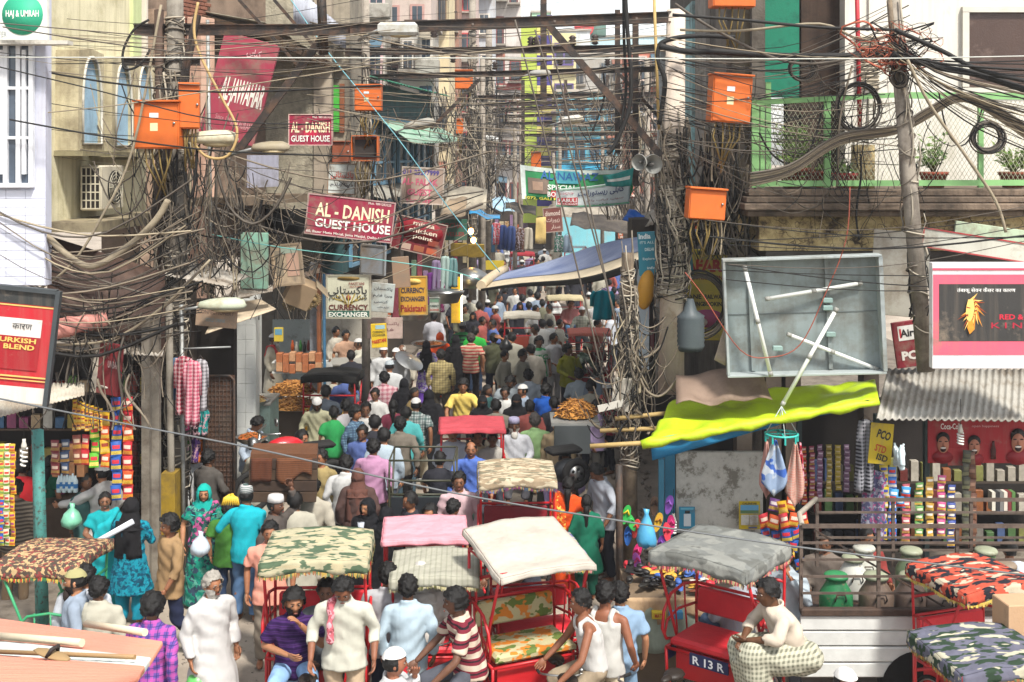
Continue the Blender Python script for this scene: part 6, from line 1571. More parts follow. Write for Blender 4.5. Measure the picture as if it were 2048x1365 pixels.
def drop(px0, px1, py0, py1, Y0, Y1, spread=60, ln=(120, 380), loop=.4):
 def fn(rr):
  Y = rr.uniform(Y0, Y1); x = rr.gauss((px0+px1)/2, (px1-px0)/4); y = rr.uniform(py0, py1-ln[0]); L = min(rr.uniform(*ln), py1-y)
  if rr.random() < loop:
   dx = rr.uniform(-spread, spread)*2.2; e = rr.uniform(-.2, .3); return [W(x, y, Y), W(x+dx*.18, y+L*.35, Y), W(x+dx*.5, y+L*.5, Y), W(x+dx*.8, y+L*(.3+e*.5), Y), W(x+dx, y+L*e, Y)]
  dx, am, ph = rr.uniform(-spread, spread)*.6, rr.uniform(4, 18), rr.random()*6
  return [W(x+dx*(k/4)**1.5+am*math.sin(ph+k*1.1), y+L*k/4, Y+.08*math.sin(ph+k)) for k in range(5)]
 return fn
def span(px0, px1, py0, py1, Y0, Y1, dy=40, sag=(5, 45)):
 def fn(rr):
  a, c = px0+rr.uniform(-30, 30), px1+rr.uniform(-30, 30); y = rr.uniform(py0, py1); y2 = y+rr.uniform(-dy, dy); s = rr.uniform(*sag); Y = rr.uniform(Y0, Y1)
  return [W(a, y, Y), W(a*.7+c*.3, y*.7+y2*.3+s*.85, Y), W(a*.4+c*.6, y*.4+y2*.6+s, Y), W(c, y2, Y)]
 return fn
strands('cable_tangle', 'dense tangle of drooping cables on the left pole', drop(270, 400, 120, 560, 16.6, 17.8, 60, (120, 330), .6), 90, 1)
strands('cable_tangle', 'cables drooping below the left pole towards the shop roofs', drop(330, 560, 290, 640, 17.2, 20, 80, (80, 260), .6), 120, 2)
strands('cable_tangle', 'loose cables sagging between the tiled house and the left pole', span(-20, 380, 400, 640, 15.3, 16.6, 60, (20, 110)), 44, 3, (.006, .016))
strands('cable_tangle', 'thin overhead wires crossing the upper left of the street', span(0, 760, 20, 300, 15, 18, 90, (4, 40)), 26, 4, (.003, .007))
strands('cable_tangle', 'cables slung between the guest house signs and the middle pole', span(440, 960, 290, 440, 19.5, 24, 70, (30, 130)), 16, 5, (.005, .011))
strands('cable_tangle', 'cable nest hanging on the middle pole', drop(660, 820, 215, 500, 22.5, 24.5, 45, (60, 180)), 60, 6)
strands('cable_tangle', 'long overhead wires crossing the middle of the street', span(640, 1360, 40, 260, 17, 26, 90, (5, 60)), 36, 7, (.003, .009))
strands('cable_tangle', 'mass of cables along the left poles of the lane', drop(860, 1030, 150, 430, 33, 44, 45, (60, 200)), 210, 8, (.007, .016), weights=(3, 4, 5, 1))
strands('cable_tangle', 'mass of cables along the right poles of the lane', drop(1205, 1330, 120, 440, 28, 42, 45, (60, 200)), 200, 9, (.006, .014), weights=(3, 4, 5, 1))
strands('cable_tangle', 'cables running along the beams down the lane', span(930, 1310, 170, 320, 34, 58, 20, (2, 26)), 70, 10, (.006, .014), weights=(1, 3, 6, 0))
strands('cable_tangle', 'bundle of cables hanging beside the main pole', drop(1365, 1500, 230, 510, 16.8, 17.8, 45, (90, 260)), 120, 11, (.007, .016))
strands('cable_tangle', 'thin wires fanning between the main pole and the terrace', span(1340, 1800, 60, 300, 16.0, 17.0, 120, (5, 70)), 50, 12, (.003, .009), weights=(2, 3, 5, 1))
strands('cable_tangle', 'wires fanning from the leaning pole to the right edge', lambda rr: (lambda y2, s, Y: [W(1790+rr.uniform(-15, 15), rr.uniform(60, 140), Y), W(1870, 110+(y2-110)*.35+s, Y), W(1960, 110+(y2-110)*.66+s, Y), W(2075, y2, Y)])(rr.uniform(120, 310), rr.uniform(0, 18), rr.uniform(15, 15.6)), 30, 13, (.004, .012), weights=(1, 2, 6, 1))
strands('cable_tangle', 'orange and black wire knot at the top of the leaning pole', lambda rr: (lambda x, y: [W(x, y, 15.4), W(x+rr.uniform(-40, 40), y+rr.uniform(-20, 30), 15.3), W(x+rr.uniform(-70, 50), y+rr.uniform(-25, 35), 15.4), W(1790+rr.uniform(-20, 20), rr.uniform(70, 150), 15.45)])(rr.uniform(1740, 1850), rr.uniform(55, 125)), 70, 14, (.003, .007), [M('#98503a', .6, .2), BLK, GRY, CRE], (4, 5, 1, 1))
strands('cable_tangle', 'wires dangling before the terrace fence and cornice', drop(1520, 1860, 120, 480, 16.2, 16.6, 90, (80, 260), .5), 60, 15, (.003, .008), weights=(1, 2, 6, 0))
strands('cable_tangle', 'grey wire nest around the wooden post', drop(1215, 1300, 620, 900, 16.2, 16.9, 40, (40, 160), .5), 130, 16)
strands('cable_tangle', 'matted cables on the wall between the main pole and the light box', drop(1370, 1480, 400, 520, 17.2, 17.9, 40, (50, 110)), 50, 17)
strands('cable_tangle', 'cables coming down over the bakery awnings', drop(545, 630, 470, 640, 19.5, 21, 40, (40, 130)), 35, 18)
strands('cable_tangle', 'torn wires hanging over the left snack shop', drop(60, 320, 560, 860, 15.6, 16.2, 60, (60, 240), .3), 70, 19)
strands('cable_tangle', 'wires strung low across the pink billboard and light box', span(1430, 2080, 430, 560, 14.9, 15.1, 60, (5, 40)), 9, 20, (.004, .009), weights=(0, 1, 6, 0))
# ---------------------------------------------------------------- left shops
ORD = 'first second third fourth fifth sixth seventh eighth ninth tenth eleventh twelfth thirteenth fourteenth fifteenth sixteenth seventeenth eighteenth nineteenth twentieth twenty-first twenty-second'.split()
def shelf_box(name, label, px0, py0, px1, py1, Y, depth, mat, cat='shop'):
 c = W((px0+px1)/2, (py0+py1)/2, Y); return tag(MB().box((0, depth/2, 0), ((px1-px0)*Y/F, depth, (py1-py0)*Y/F)).build(name, mat, None, c), label, cat)
sh = thing('snack_shop', 'dark snack shop behind the packet strips on the left', 'shop', (0, 0, 0))
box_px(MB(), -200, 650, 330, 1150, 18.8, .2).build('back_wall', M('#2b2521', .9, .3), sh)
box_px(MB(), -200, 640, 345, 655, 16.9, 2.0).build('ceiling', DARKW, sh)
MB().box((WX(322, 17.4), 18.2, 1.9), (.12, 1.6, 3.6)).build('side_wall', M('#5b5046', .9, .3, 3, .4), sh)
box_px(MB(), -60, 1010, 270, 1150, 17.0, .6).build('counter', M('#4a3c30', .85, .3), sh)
rr = random.Random(11)
for j in range(3):
 zz = 1.25+j*.55; MB().box((WX(130, 18.5), 18.5, zz), (3.2, .35, .03)).build('shelf', M('#4f4136', .8, .2), sh)
 for i in range(17):
  h_ = rr.uniform(.15, .36); x = WX(130, 18.5)-1.5+i*.185; c = rr.choice(['#7a2c24', '#8a7a3a', '#3a5a78', '#5a7a3c', '#a08a6c', '#7a3a5a', '#a8a49a'])
  tag(MB().box((x, 18.40, zz+.016+h_/2), (.14, .12, h_), 0, None, .01).build('packet', M(c, .5, .3, 12), None), 'boxed grocery on the %s back shelf of the snack shop, %s from the left' % (['low', 'middle', 'high'][j], ORD[i]), 'packet', 'groceries on the snack shop shelves')
up = MB(); 
for px, Y in ((293, 16.4), (312, 16.5)): MB().box((WX(px, Y), Y, 1.9), (.11, .10, 3.8), 0, None, .008).build('door_post', M('#7d766b', .85, .25, 3, .4), sh)
g = MB()
for i in range(40): z = .9+i*.07; g.tube([(WX(258, 16.7), 16.7, z), (WX(292, 16.7), 16.7, z)], .005, 4)
for i in range(6): x = WX(258+i*7, 16.7); g.tube([(x, 16.7, .8), (x, 16.7, 3.7)], .005, 4)
tag(g.build('wire_grille', STEELD, sh), kind='stuff')
PKM = None
def packet_mesh():
 global PKM
 if PKM: return PKM
 mb = MB(); n = 8
 def fn(s): return lambda u, v: ((u-.5)*(1-.10*math.sin(v*PI)), -s*.16*math.sin(u*PI)**.7*math.sin(v*PI)**.6-.004*s, (v-.5))
 for s in (1, -1):
  st = len(mb.f); mb.sheet(fn(s), n, n)
  if s < 0:
   for k in range(st, len(mb.f)): mb.f[k] = tuple(reversed(mb.f[k]))
 for k in range(len(mb.f)):
  c = sum((Vector(mb.v[i]) for i in mb.f[k]), Vector())/4
  if abs(c.z) > .42: mb.mi[k] = 2
  elif (c.x/.38)**2+((c.z-.12)/.16)**2 < 1: mb.mi[k] = 1
  elif c.z < -.12: mb.mi[k] = 3
 PKM = mb.mesh('packet')
 for _ in range(4): PKM.materials.append(None)
 return PKM
def pk_mats(c, c2='#c8c2b8', c3=None): return [M(c, .3, .15, 9, obj=True, spec=.5, bump=.2, bscale=25), M(c2, .35, .2, 12, obj=True), M(c, .4, .3, 30, obj=True), M(c3 or '#b08a3a', .35, .5, 9, obj=True)]
def strip(label, px, py0, py1, Y, wpx, cols, n, name='packet_strip', lean=0, group='packet strips'):
 w = wpx*Y/F; h_ = (py1-py0)/n*Y/F; t = thing(name, label, 'snack packets', W(px, py0, Y), group=group); rr = random.Random(int(px)+int(py0))
 for i in range(n):
  c = cols[i % len(cols)]; o = obj('packet', packet_mesh(), pk_mats(*c), t, (lean*i*.01+rr.uniform(-.006, .006), rr.uniform(-.02, .02), -h_*(i+.5)), (rr.uniform(-.1, .1), rr.uniform(-.06, .06), rr.uniform(-.35, .35)))
  o.scale = (w, w*.9, h_*1.02)
 return t
BLU, RED, ORA, GRE, YELp, PUR = ('#1f4c94', '#b9303c', '#b9a24a'), ('#a8222c', '#d0b8a8', '#c07a30'), ('#b8481e', '#d0b8a8', '#c49a3a'), ('#4f9a22', '#c03038', '#d0c060'), ('#c49a1e', '#8a3a24', '#c8a850'), ('#6a3a78', '#d0c4c4', '#c09a50')
for lab, px, y0, y1, wp, cs, n in (('blue snack packets strung in a column beside the red column', 233, 795, 1000, 21, [BLU], 7), ('red snack packets strung in a column by the wire grille', 255, 795, 1000, 21, [RED, RED, ORA], 7), ('orange snack packets strung right of the green ones', 210, 825, 935, 19, [YELp, ORA], 4), ('lime green snack packets strung between orange columns', 189, 850, 935, 19, [GRE], 3), ('dark red snack packets strung under the yellow sachets', 171, 870, 930, 17, [RED], 2), ('brown snack packets beside the dark red ones', 155, 870, 930, 17, [('#7a3a2c', '#c0a890', '#a07a3a')], 2), ('blue-black snack packets deep in the left shop', 130, 880, 950, 18, [('#2c3c58', '#a8a8a8', '#8a6a3a')], 3), ('maroon snack packets at the left of the shop front', 110, 880, 950, 18, [('#6a2028', '#b8a090', '#8a6a3a')], 3)):
 strip(lab, px, y0, y1, 15.9, wp, cs, n)
for i, px in enumerate((150, 158, 166, 174, 182, 192, 200)): strip(['leftmost', 'second', 'third', 'fourth', 'fifth', 'sixth', 'rightmost'][i]+' thin yellow sachet string in the row over the green packets', px, 800+3*i, 862-2*(i % 3), 15.8, 9, [YELp, ('#c4862a', '#5a2a3a', '#c8b070')], 4)
for px, cs, lab in ((3, [('#b8a84a', '#a83a30', '#7a9a4a')], 'yellow and green sachet string at the very left edge'), (14, [('#c4bca0', '#b03a30', '#6a8a3a')], 'white and red sachet string second from the left edge'), (25, [('#c49a2a', '#8a3a6a', '#b0602a')], 'yellow and purple sachet string left of the teal post')): strip(lab, px, 888, 1092, 13.9, 12, cs, 12)
strip('blue sachet string hanging low at the left edge', 3, 1000, 1085, 13.8, 12, [BLU], 5)
def bulb(label, px, py, Y, h_=.22):
 t = thing('lamp_bulb', label, 'bulb', W(px, py, Y), group='spiral bulbs'); mb = MB()
 mb.tube([(.035*math.cos(k*.7), .035*math.sin(k*.7), -.03-k*h_*.7/36) for k in range(36)], .012, 6); mb.build('spiral', M('#cfcfca', .4, .05, bump=0), t)
 MB().lathe((0, 0, 0), [(.03, -.03), (.035, 0), (.02, .05), (.02, .08)], 10).build('base', M('#b9b6ac', .5, .1), t)
 MB().tube([(0, 0, .08), (0, 0, .4)], .004, 4).build('flex', BLK, t)
bulb('white spiral bulb hanging beside the teal post', 48, 892, 14.2, .30); bulb('white spiral bulb under the corrugated awning', 1921, 862, 15.2, .2); bulb('white spiral bulb above the slipper rack', 1347, 1040, 15.6, .2)
for i in range(8):
 x = 118+i % 4*15; y = 905+(i//4)*32
 tag(MB().box((0, 0, 0), (.13, .16, .21), 0, None, .01).build('rusk_pack', M('#9a6a44', .5, .3, 14, spec=.5), None, W(x, y, 16.6)), 'clear rusk pack in the %s row on the snack counter, %s from left' % (['upper', 'lower'][i//4], ORD[i % 4]), 'rusk pack', 'rusk packs on the snack counter')
for i in range(7):
 o = thing('water_bottle', 'clear water bottle with blue label on the snack counter, %s from the left' % ORD[i], 'bottle', W(118+i*5.5, 985-(i % 2)*4, 16.5), group='water bottles on the snack counter')
 MB().lathe((0, 0, 0), [(.033, 0), (.035, .02), (.035, .14), (.03, .17), (.013, .21), (.013, .23)], 10).build('bottle', M('#b4c4c8', .15, .1, spec=.6), o); MB().lathe((0, 0, .06), [(.0355, 0), (.0355, .06)], 10, cap=False).build('label', M('#2f6aa0', .4, .1), o)
t = thing('clothes_rail', 'steel clothes rail on the front of the clothes shop', 'rail', W(365, 698, 16.8)); MB().tube([(0, 0, 0), (.65, .1, .01)], .014, 6).build('rail', GALV, t)
def garment_hang(label, px, py0, py1, wpx, Y, mat, name='hanging_shirt', sleeves=True, cat='shirt', group='hanging clothes', flare=.1):
 w, h_ = wpx*Y/F, (py1-py0)*Y/F; t = thing(name, label, cat, W(px, py0, Y), group=group); mb = MB()
 mb.sheet(lambda u, v: ((u-.5)*w*(.75+.25*min(1, v*5)+flare*v), .03*math.sin(u*13+v*2)*(.4+v), -v*h_-(.10*w*abs(u-.5)*2 if v < .05 else 0)), 16, 12, 0, .02)
 if sleeves:
  for s in (1, -1): mb.tube([(s*w*.46, 0, -.04), (s*w*.60, .01, -h_*.2), (s*w*.62, .02, -h_*.55)], [.05*w/.4, .055*w/.4, .05*w/.4], 8)
 mb.build('cloth', mat, t)
 MB().tube([(-w*.3, 0, -.02), (0, 0, .05), (w*.3, 0, -.02)], .006, 4).build('hanger', STEELD, t)
 return t
garment_hang('red and white plaid shirt on the rail of the clothes shop', 367, 712, 830, 28, 16.75, CLOTH('#a83c4c', 'plaid', '#d8c4c4', '#3a2030', 1.3))
garment_hang('pink plaid shirt hanging in front of the red plaid one', 384, 720, 850, 26, 16.6, CLOTH('#b8566a', 'plaid', '#d8b8bc', '#5a2a3c', 1.5))
garment_hang('grey plaid shirt at the right end of the clothes rail', 401, 718, 822, 22, 16.7, CLOTH('#7d7a7c', 'plaid', '#a8a4a8', '#3c3840', 1.5))
garment_hang('blue denim shirt deep in the clothes shop', 352, 715, 800, 22, 16.95, CLOTH('#3c5a78'))
for i in range(6): garment_hang(['pink print blouse', 'black and red top', 'teal top', 'green frock', 'purple top', 'orange frock'][i]+' hung in the dim clothes shop', 368+(i % 3)*18, 815+(i//3)*60, 870+(i//3)*55, 20, 17.3+.06*i, CLOTH(['#b03a68', '#2a2024', '#1f7a78', '#3a6a30', '#5a3a78', '#b0602a'][i], 'floral', '#c8a0a8'), name='hanging_blouse', cat='blouse')
t = thing('mesh_gate', 'brown steel mesh shutter panel standing beside the hanging shirts', 'shutter', W(438, 752, 17.5)); gw, gh = 60*17.5/F, 2.2; 
MB().box((0, .05, -gh/2), (gw, .02, gh)).build('sheet', M('#4a3428', .7, .25, 3, .3), t)
fr = MB(); fr.tube([(-gw/2, 0, -gh), (-gw/2, 0, -.06), (-gw/2+.06, 0, 0), (gw/2-.06, 0, 0), (gw/2, 0, -.06), (gw/2, 0, -gh)], .02, 6); fr.build('frame', STEELD, t)
mb = MB()
for i in range(1, 8): mb.tube([(-gw/2+gw*i/8, .02, -gh), (-gw/2+gw*i/8, .02, 0)], .005, 4)
for i in range(1, 30): mb.tube([(-gw/2, .025, -gh*i/30), (gw/2, .025, -gh*i/30)], .005, 4)
tag(mb.build('mesh', STEELD, t), kind='stuff')
shelf_box('yellow_crate', 'yellow panel low beside the shop door posts', 322, 948, 350, 1100, 16.75, .3, M('#8f7420', .7, .35, 5, .4), 'crate')
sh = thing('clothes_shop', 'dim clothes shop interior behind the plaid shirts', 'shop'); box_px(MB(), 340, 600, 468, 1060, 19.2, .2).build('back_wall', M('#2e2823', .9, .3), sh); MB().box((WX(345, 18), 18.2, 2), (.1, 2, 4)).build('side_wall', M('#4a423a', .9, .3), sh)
bk = thing('bakery_shop', 'white tiled bakery shop front with open counter', 'shop')
TIL = M('#c2c4bf', .4, .08, 3, .2, '#7a7264', 2)
for px, w_, Y in ((492, .34, 20.6), (508, .16, 22)): MB().box((WX(px, Y), Y+.15, 1.75), (w_, .3, 3.5)).build('tiled_pillar', TIL, bk)
tm = MB().box((0, 0, 0), (.145, .02, .245), 0, None, .004).mesh('tile'); tm.materials.append(M('#cccdc8', .3, .08, 3, spec=.5))
for i in range(2):
 for j in range(13): obj('tile', tm, None, bk, (WX(492, 20.6)-.075+i*.15, 20.592, .2+j*.25))
box_px(MB(), 480, 400, 642, 900, 28, .2).build('back_wall', M('#6b655c', .9, .25, 2, .35), bk)
box_px(MB(), 545, 640, 650, 760, 27.5, .1).build('tiled_back', M('#8c9492', .5, .15, 3, .2), bk)
MB().box((WX(630, 24.6), 24.6, 1.9), (.18, .18, 3.8)).build('post', M('#7d8288', .8, .2, 3, .3), bk)
MB().tube([(WX(640, 24.3), 24.3, .2), (WX(637, 24.3), 24.3, 3.8)], .05, 8).build('copper_pipe', M('#8a5230', .5, .3, 5, .3), bk)
MB().tube([(WX(650, 24.2), 24.2, .2), (WX(648, 24.2), 24.2, 3.6)], .03, 8).build('blue_pipe', PAINT('#3a6a8a', .5, .2), bk)
box_px(MB(), 650, 560, 775, 740, 32, .1).build('kiosk_wall', M('#a19c90', .8, .15, 2, .3), bk)
def stall(label, px0, px1, pytop, Y, depth, mat, h_=None):
 z = WZ(pytop, Y); t = thing('stall_counter', label, 'counter', (WX((px0+px1)/2, Y), Y, 0)); w = (px1-px0)*Y/F
 MB().box((0, depth/2, z-.03), (w, depth, .05), 0, None, .01).build('top', M('#8d8a82', .5, .2, 3, .3), t); MB().box((0, depth/2, (z-.06)/2), (w*.96, depth*.9, z-.06)).build('front', mat, t); return t
stall('white bakery counter piled with rusks and noodles', 545, 632, 818, 22.8, 1.6, M('#5a4e42', .8, .3)); stall('marble counter of the sweet stall with the yellow card', 655, 765, 728, 27, .9, M('#a39c8a', .6, .2, 4, .3)); stall('teal and white food counter with a bowl of fritters', 470, 540, 806, 21.2, .9, M('#7d928a', .6, .2, 2, .3))
def mound(label, px, py, Y, rx, rz, c, name='food_heap', ry=None, bits=170, bc=None, cat='food', bl=.05):
 t = thing(name, label, cat, W(px, py, Y)); rr = random.Random(int(px)); ry = ry or rx*.8; mb = MB()
 mb.sheet(lambda u, v: ((lambda r, a: (rx*r*math.cos(a), ry*r*math.sin(a), rz*(1-r**2.2)*(1+.15*noise.noise(Vector((u*7, v*9, px)))))))(v, u*2*PI), 24, 8); mb.build('heap', M(c, .85, .3, 20, bump=.8, bscale=60), t)
 b2 = MB()
 for i in range(bits):
  r = math.sqrt(rr.random())*.98; a = rr.random()*6.28; p = Vector((rx*r*math.cos(a), ry*r*math.sin(a), rz*(1-r**2.2)+.008)); d = Vector((rr.uniform(-1, 1), rr.uniform(-1, 1), rr.uniform(-.3, .5)))*bl
  b2.tube([p-d, p+Vector((0, 0, bl*.3)), p+d], bl*.14, 4, rr.randrange(2))
 tag(b2.build('pieces', [M(bc or c, .7, .3, 20), M('#8a5a2a', .7, .3)], t), kind='stuff'); return t
MB().box((WX(600, 24.3), 24.35, WZ(744, 24.2)-.02), (1.1, .3, .03)).build('shelf', TIL, bk); MB().box((WX(600, 24.3), 24.35, WZ(724, 24.2)-.02), (1.1, .3, .02)).build('shelf', TIL, bk)
mound('heap of orange-brown fried vermicelli on the bakery stall', 585, 786, 23.2, .42, .20, '#b07c3e', bits=260, bl=.09)
mound('lower heap of fried vermicelli under the larger heap', 590, 815, 22.9, .44, .16, '#a5763c', bits=220, bl=.09)
mound('mound of orange fried vermicelli on the cart before the white shirt', 1152, 832, 18.9, .30, .22, '#b9823e', bits=260, bl=.09)
mound('orange fritters in a bowl at the near food counter', 503, 878, 18.6, .20, .07, '#b0602a', bits=90)
mound('pale fried bread in the steel bowl on the near counter', 505, 802, 21.3, .24, .09, '#b89a62', bits=60)
mound('tray of brown fritters on the far sweet stall', 858, 690, 29, .36, .05, '#9a5a28', bits=80)
def bowl(label, px, py, Y, r, name='steel_bowl'):
 tag(MB().lathe((0, 0, 0), [(r*.6, 0), (r*.92, .05), (r, .10), (r*1.06, .10), (r*1.0, .085), (r*.6, .02)], 22).build(name, CHROME, None, W(px, py, Y)), label, 'bowl')
bowl('wide steel bowl holding fried bread on the near counter', 505, 812, 21.3, .28); bowl('steel bowl of fritters beside the light blue shirt vendor', 503, 886, 18.6, .24); bowl('flat steel tray of fritters on the far sweet stall', 858, 694, 29, .42)
tag(MB().lathe((0, 0, 0), [(.03, .07), (.2, .05), (.32, .01), (.34, 0)], 24, cap=False).build('steel_cover', CHROME, None, W(818, 722, 26.5), (R(18), R(28), 0)), 'big tilted steel lid catching light beside the two capped men', 'lid')
tag(MB().lathe((0, 0, 0), [(.3, 0), (.42, .25), (.36, .45), (.38, .5)], 22).build('cooking_pot', CHROME, None, W(830, 640, 30)), 'big dented aluminium pot behind the sweet stall', 'pot')
tag(MB().lathe((0, 0, 0), [(.34, 0), (.46, .2), (.40, .34), (.2, .46), (.06, .5)], 22).build('cooking_pot', CHROME, None, W(942, 575, 30)), 'wide aluminium pot near the blue tarpaulin end', 'pot')
tag(MB().lathe((0, 0, 0), [(.3, 0), (.42, .22), (.44, .26)], 22).build('cooking_pot', CHROME, None, W(890, 605, 27)), 'shallow steel pan near the gold lit pillar', 'pot')
for i in range(14):
 x = 560+(i % 7)*13; y = 733-(i//7)*20+((i % 3)*2)
 tag(MB().box((0, 0, 0), (.12, .18, .19), 0, None, .01).build('rusk_pack', M('#9c5e3a' if i % 3 else '#b08460', .5, .3, 16, spec=.5), None, W(x, y, 24.2)), 'red-brown rusk pack in the %s row on the bakery shelf, %s from left' % (['lower', 'upper'][i//7], ORD[i % 7]), 'rusk pack', 'rusk packs on the bakery stall')
for i, c in enumerate(('#c0561e', '#b8b4a8', '#3a7a3a', '#2c2c2c', '#7a3028', '#c49a3a', '#4a6a8a', '#b8b8b0')):
 o = thing('jar', ['orange', 'white', 'green', 'black', 'brown', 'yellow', 'blue', 'frosted'][i]+' capped bottle on the bakery back counter', 'bottle', W(585+i*8, 702+(i % 2)*3, 25)); MB().lathe((0, 0, 0), [(.035, 0), (.038, .12), (.02, .18), (.02, .22)], 10).build('bottle', M(c, .3, .2), o)
sign(557, 660+10, 23.3, 18, 28, 'small yellow calendar on the bakery back wall', '#b8a23a', [], 0, 0, None, [(0, .2, .8, .4, '#5a8aa0')], name='calendar', cat='calendar')
for px, py in ((580, 608), (612, 608), (600, 592), (628, 600)):
 t = thing('garland', ['left', 'right', 'upper', 'rightmost'][(580, 612, 600, 628).index(px)]+' round straw rosette hanging over the bakery', 'garland', W(px, py, 20.3), group='rosettes over the bakery'); mb = MB()
 for k in range(22): a = k*2*PI/22; mb.tube([(.05*math.cos(a), 0, .05*math.sin(a)), (.13*math.cos(a), -.02*math.sin(k*3), .13*math.sin(a))], .010, 4)
 mb.lathe((0, 0, 0), [(.05, -.02), (.05, .02)], 12, 0, 'Y'); mb.build('rosette', M('#8a7650', .8, .3), t)
for i, (px, y0, y1, c, p) in enumerate(((872, 520, 600, '#6a5878', 'vstripe'), (890, 512, 582, '#8fa8a0', 'vstripe'), (905, 516, 575, '#4a7a78', 'vstripe'), (862, 545, 610, '#5a2a68', None), (880, 560, 625, '#7a3058', 'floral'), (1005, 450, 500, '#2c3c6a', None), (1022, 452, 502, '#3a4a78', None), (992, 445, 490, '#a8404a', 'floral'), (980, 450, 505, '#3f6a8a', None), (1040, 455, 505, '#5a3c30', 'floral'), (1056, 455, 500, '#c0b8a8', None), (1118, 470, 505, '#3a6a5a', 'floral'), (1135, 470, 505, '#7a8a9a', None))):
 garment_hang('%s cloth hanging %s' % (['mauve striped', 'pale green striped', 'teal striped', 'violet', 'plum flowered', 'navy', 'slate blue', 'red flowered', 'steel blue', 'brown flowered', 'cream', 'green flowered', 'grey'][i], 'by the gold lit shop front' if i < 5 else 'outside the far shops'), px, y0, y1, 18, 28 if i < 5 else 42, CLOTH(c, p, '#b8b0b8'), 'hanging_cloth', False, 'cloth')
gp = thing('gold_pillar', 'gold painted shop pillar lit by strip light in the far left row', 'shop front', W(912, 600, 29)); MB().box((0, 0, 0), (.22, .15, 1.1)).build('panel', M('#b8922a', .4, .3, 8), gp); MB().tube([(.14, -.1, -.5), (.14, -.1, .62)], .02, 6).build('strip_light', EMIT('#ffdf90', 6), gp)
for i, (px, py) in enumerate(((942, 463), (947, 481))): 
 t = thing('lit_bulb', ['upper', 'lower'][i]+' glowing bare bulb by the jeweller sign', 'bulb', W(px, py, 31)); MB().ell((0, 0, 0), (.07, .07, .08)).build('glass', EMIT('#ffb45a', 14), t); MB().tube([(0, 0, .06), (0, 0, .3)], .015, 5).build('flex', BLK, t)
for i, (px, py) in enumerate(((952, 502), (918, 500))):
 tag(MB().box((0, 0, 0), (.42, .05, .34), 0, None, .05).build('brass_tray', M('#8a7434', .35, .3, 10, metal=.6), None, W(px, py, 30)), ['right', 'left'][i]+' engraved brass tray hanging below the jeweller sign', 'tray')
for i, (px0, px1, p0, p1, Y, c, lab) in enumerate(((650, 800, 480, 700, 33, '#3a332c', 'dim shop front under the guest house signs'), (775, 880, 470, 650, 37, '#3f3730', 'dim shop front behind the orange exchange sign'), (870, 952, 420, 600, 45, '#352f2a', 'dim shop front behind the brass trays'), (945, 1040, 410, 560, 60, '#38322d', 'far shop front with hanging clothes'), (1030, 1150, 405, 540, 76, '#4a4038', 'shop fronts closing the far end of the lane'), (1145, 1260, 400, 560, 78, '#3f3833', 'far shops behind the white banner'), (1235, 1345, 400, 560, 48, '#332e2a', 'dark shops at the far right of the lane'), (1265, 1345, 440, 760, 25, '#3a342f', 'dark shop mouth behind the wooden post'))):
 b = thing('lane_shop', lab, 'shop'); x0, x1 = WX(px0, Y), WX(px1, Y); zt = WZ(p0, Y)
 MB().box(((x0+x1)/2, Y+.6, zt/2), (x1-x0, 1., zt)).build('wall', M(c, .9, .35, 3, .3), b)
 rr = random.Random(i)
 for k in range(9): 
  x = x0+(x1-x0)*(k+.5)/9; h_ = rr.uniform(.4, 1.0); z = rr.uniform(1.6, max(1.8, zt-.8)); MB().box((x, Y+.06, z), ((x1-x0)/11, .06, h_), 0, None, .01).build('display', CLOTH(rr.choice(['#7a3a44', '#3a5a7a', '#a89a7a', '#5a7a5a', '#8a6a3a', '#b8b0a4', '#6a4a78', '#9a5030']), rr.choice([None, 'floral', 'vstripe']), '#c8beb0'), b)
shelf_box('rickshaw_board', 'yellow painted board in the far crowd', 968, 522, 1008, 540, 38, .1, M('#b09a2a', .6, .2, 6), 'board')
# ---------------------------------------------------------------- right shop
rs = thing('kiosk_shop', 'dark kiosk shop under the yellow-green awning and corrugated roof', 'shop')
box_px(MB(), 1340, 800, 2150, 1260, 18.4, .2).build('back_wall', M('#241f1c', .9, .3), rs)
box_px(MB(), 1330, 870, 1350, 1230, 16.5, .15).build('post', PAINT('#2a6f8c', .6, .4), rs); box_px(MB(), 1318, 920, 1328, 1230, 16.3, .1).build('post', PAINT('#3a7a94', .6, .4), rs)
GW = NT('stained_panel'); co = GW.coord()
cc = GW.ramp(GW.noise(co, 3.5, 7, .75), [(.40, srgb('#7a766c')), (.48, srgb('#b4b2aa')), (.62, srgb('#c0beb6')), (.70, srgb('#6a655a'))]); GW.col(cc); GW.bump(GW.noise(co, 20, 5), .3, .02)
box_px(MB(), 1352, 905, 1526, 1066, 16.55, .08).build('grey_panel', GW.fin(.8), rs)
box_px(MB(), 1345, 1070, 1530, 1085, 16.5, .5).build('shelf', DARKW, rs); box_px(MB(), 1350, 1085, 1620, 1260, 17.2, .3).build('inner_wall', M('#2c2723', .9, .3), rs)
for px in (1595, 1750, 1850): box_px(MB(), px, 830, px+9, 1260, 16.7, .1).build('post', M('#3c4a4a', .8, .3), rs)
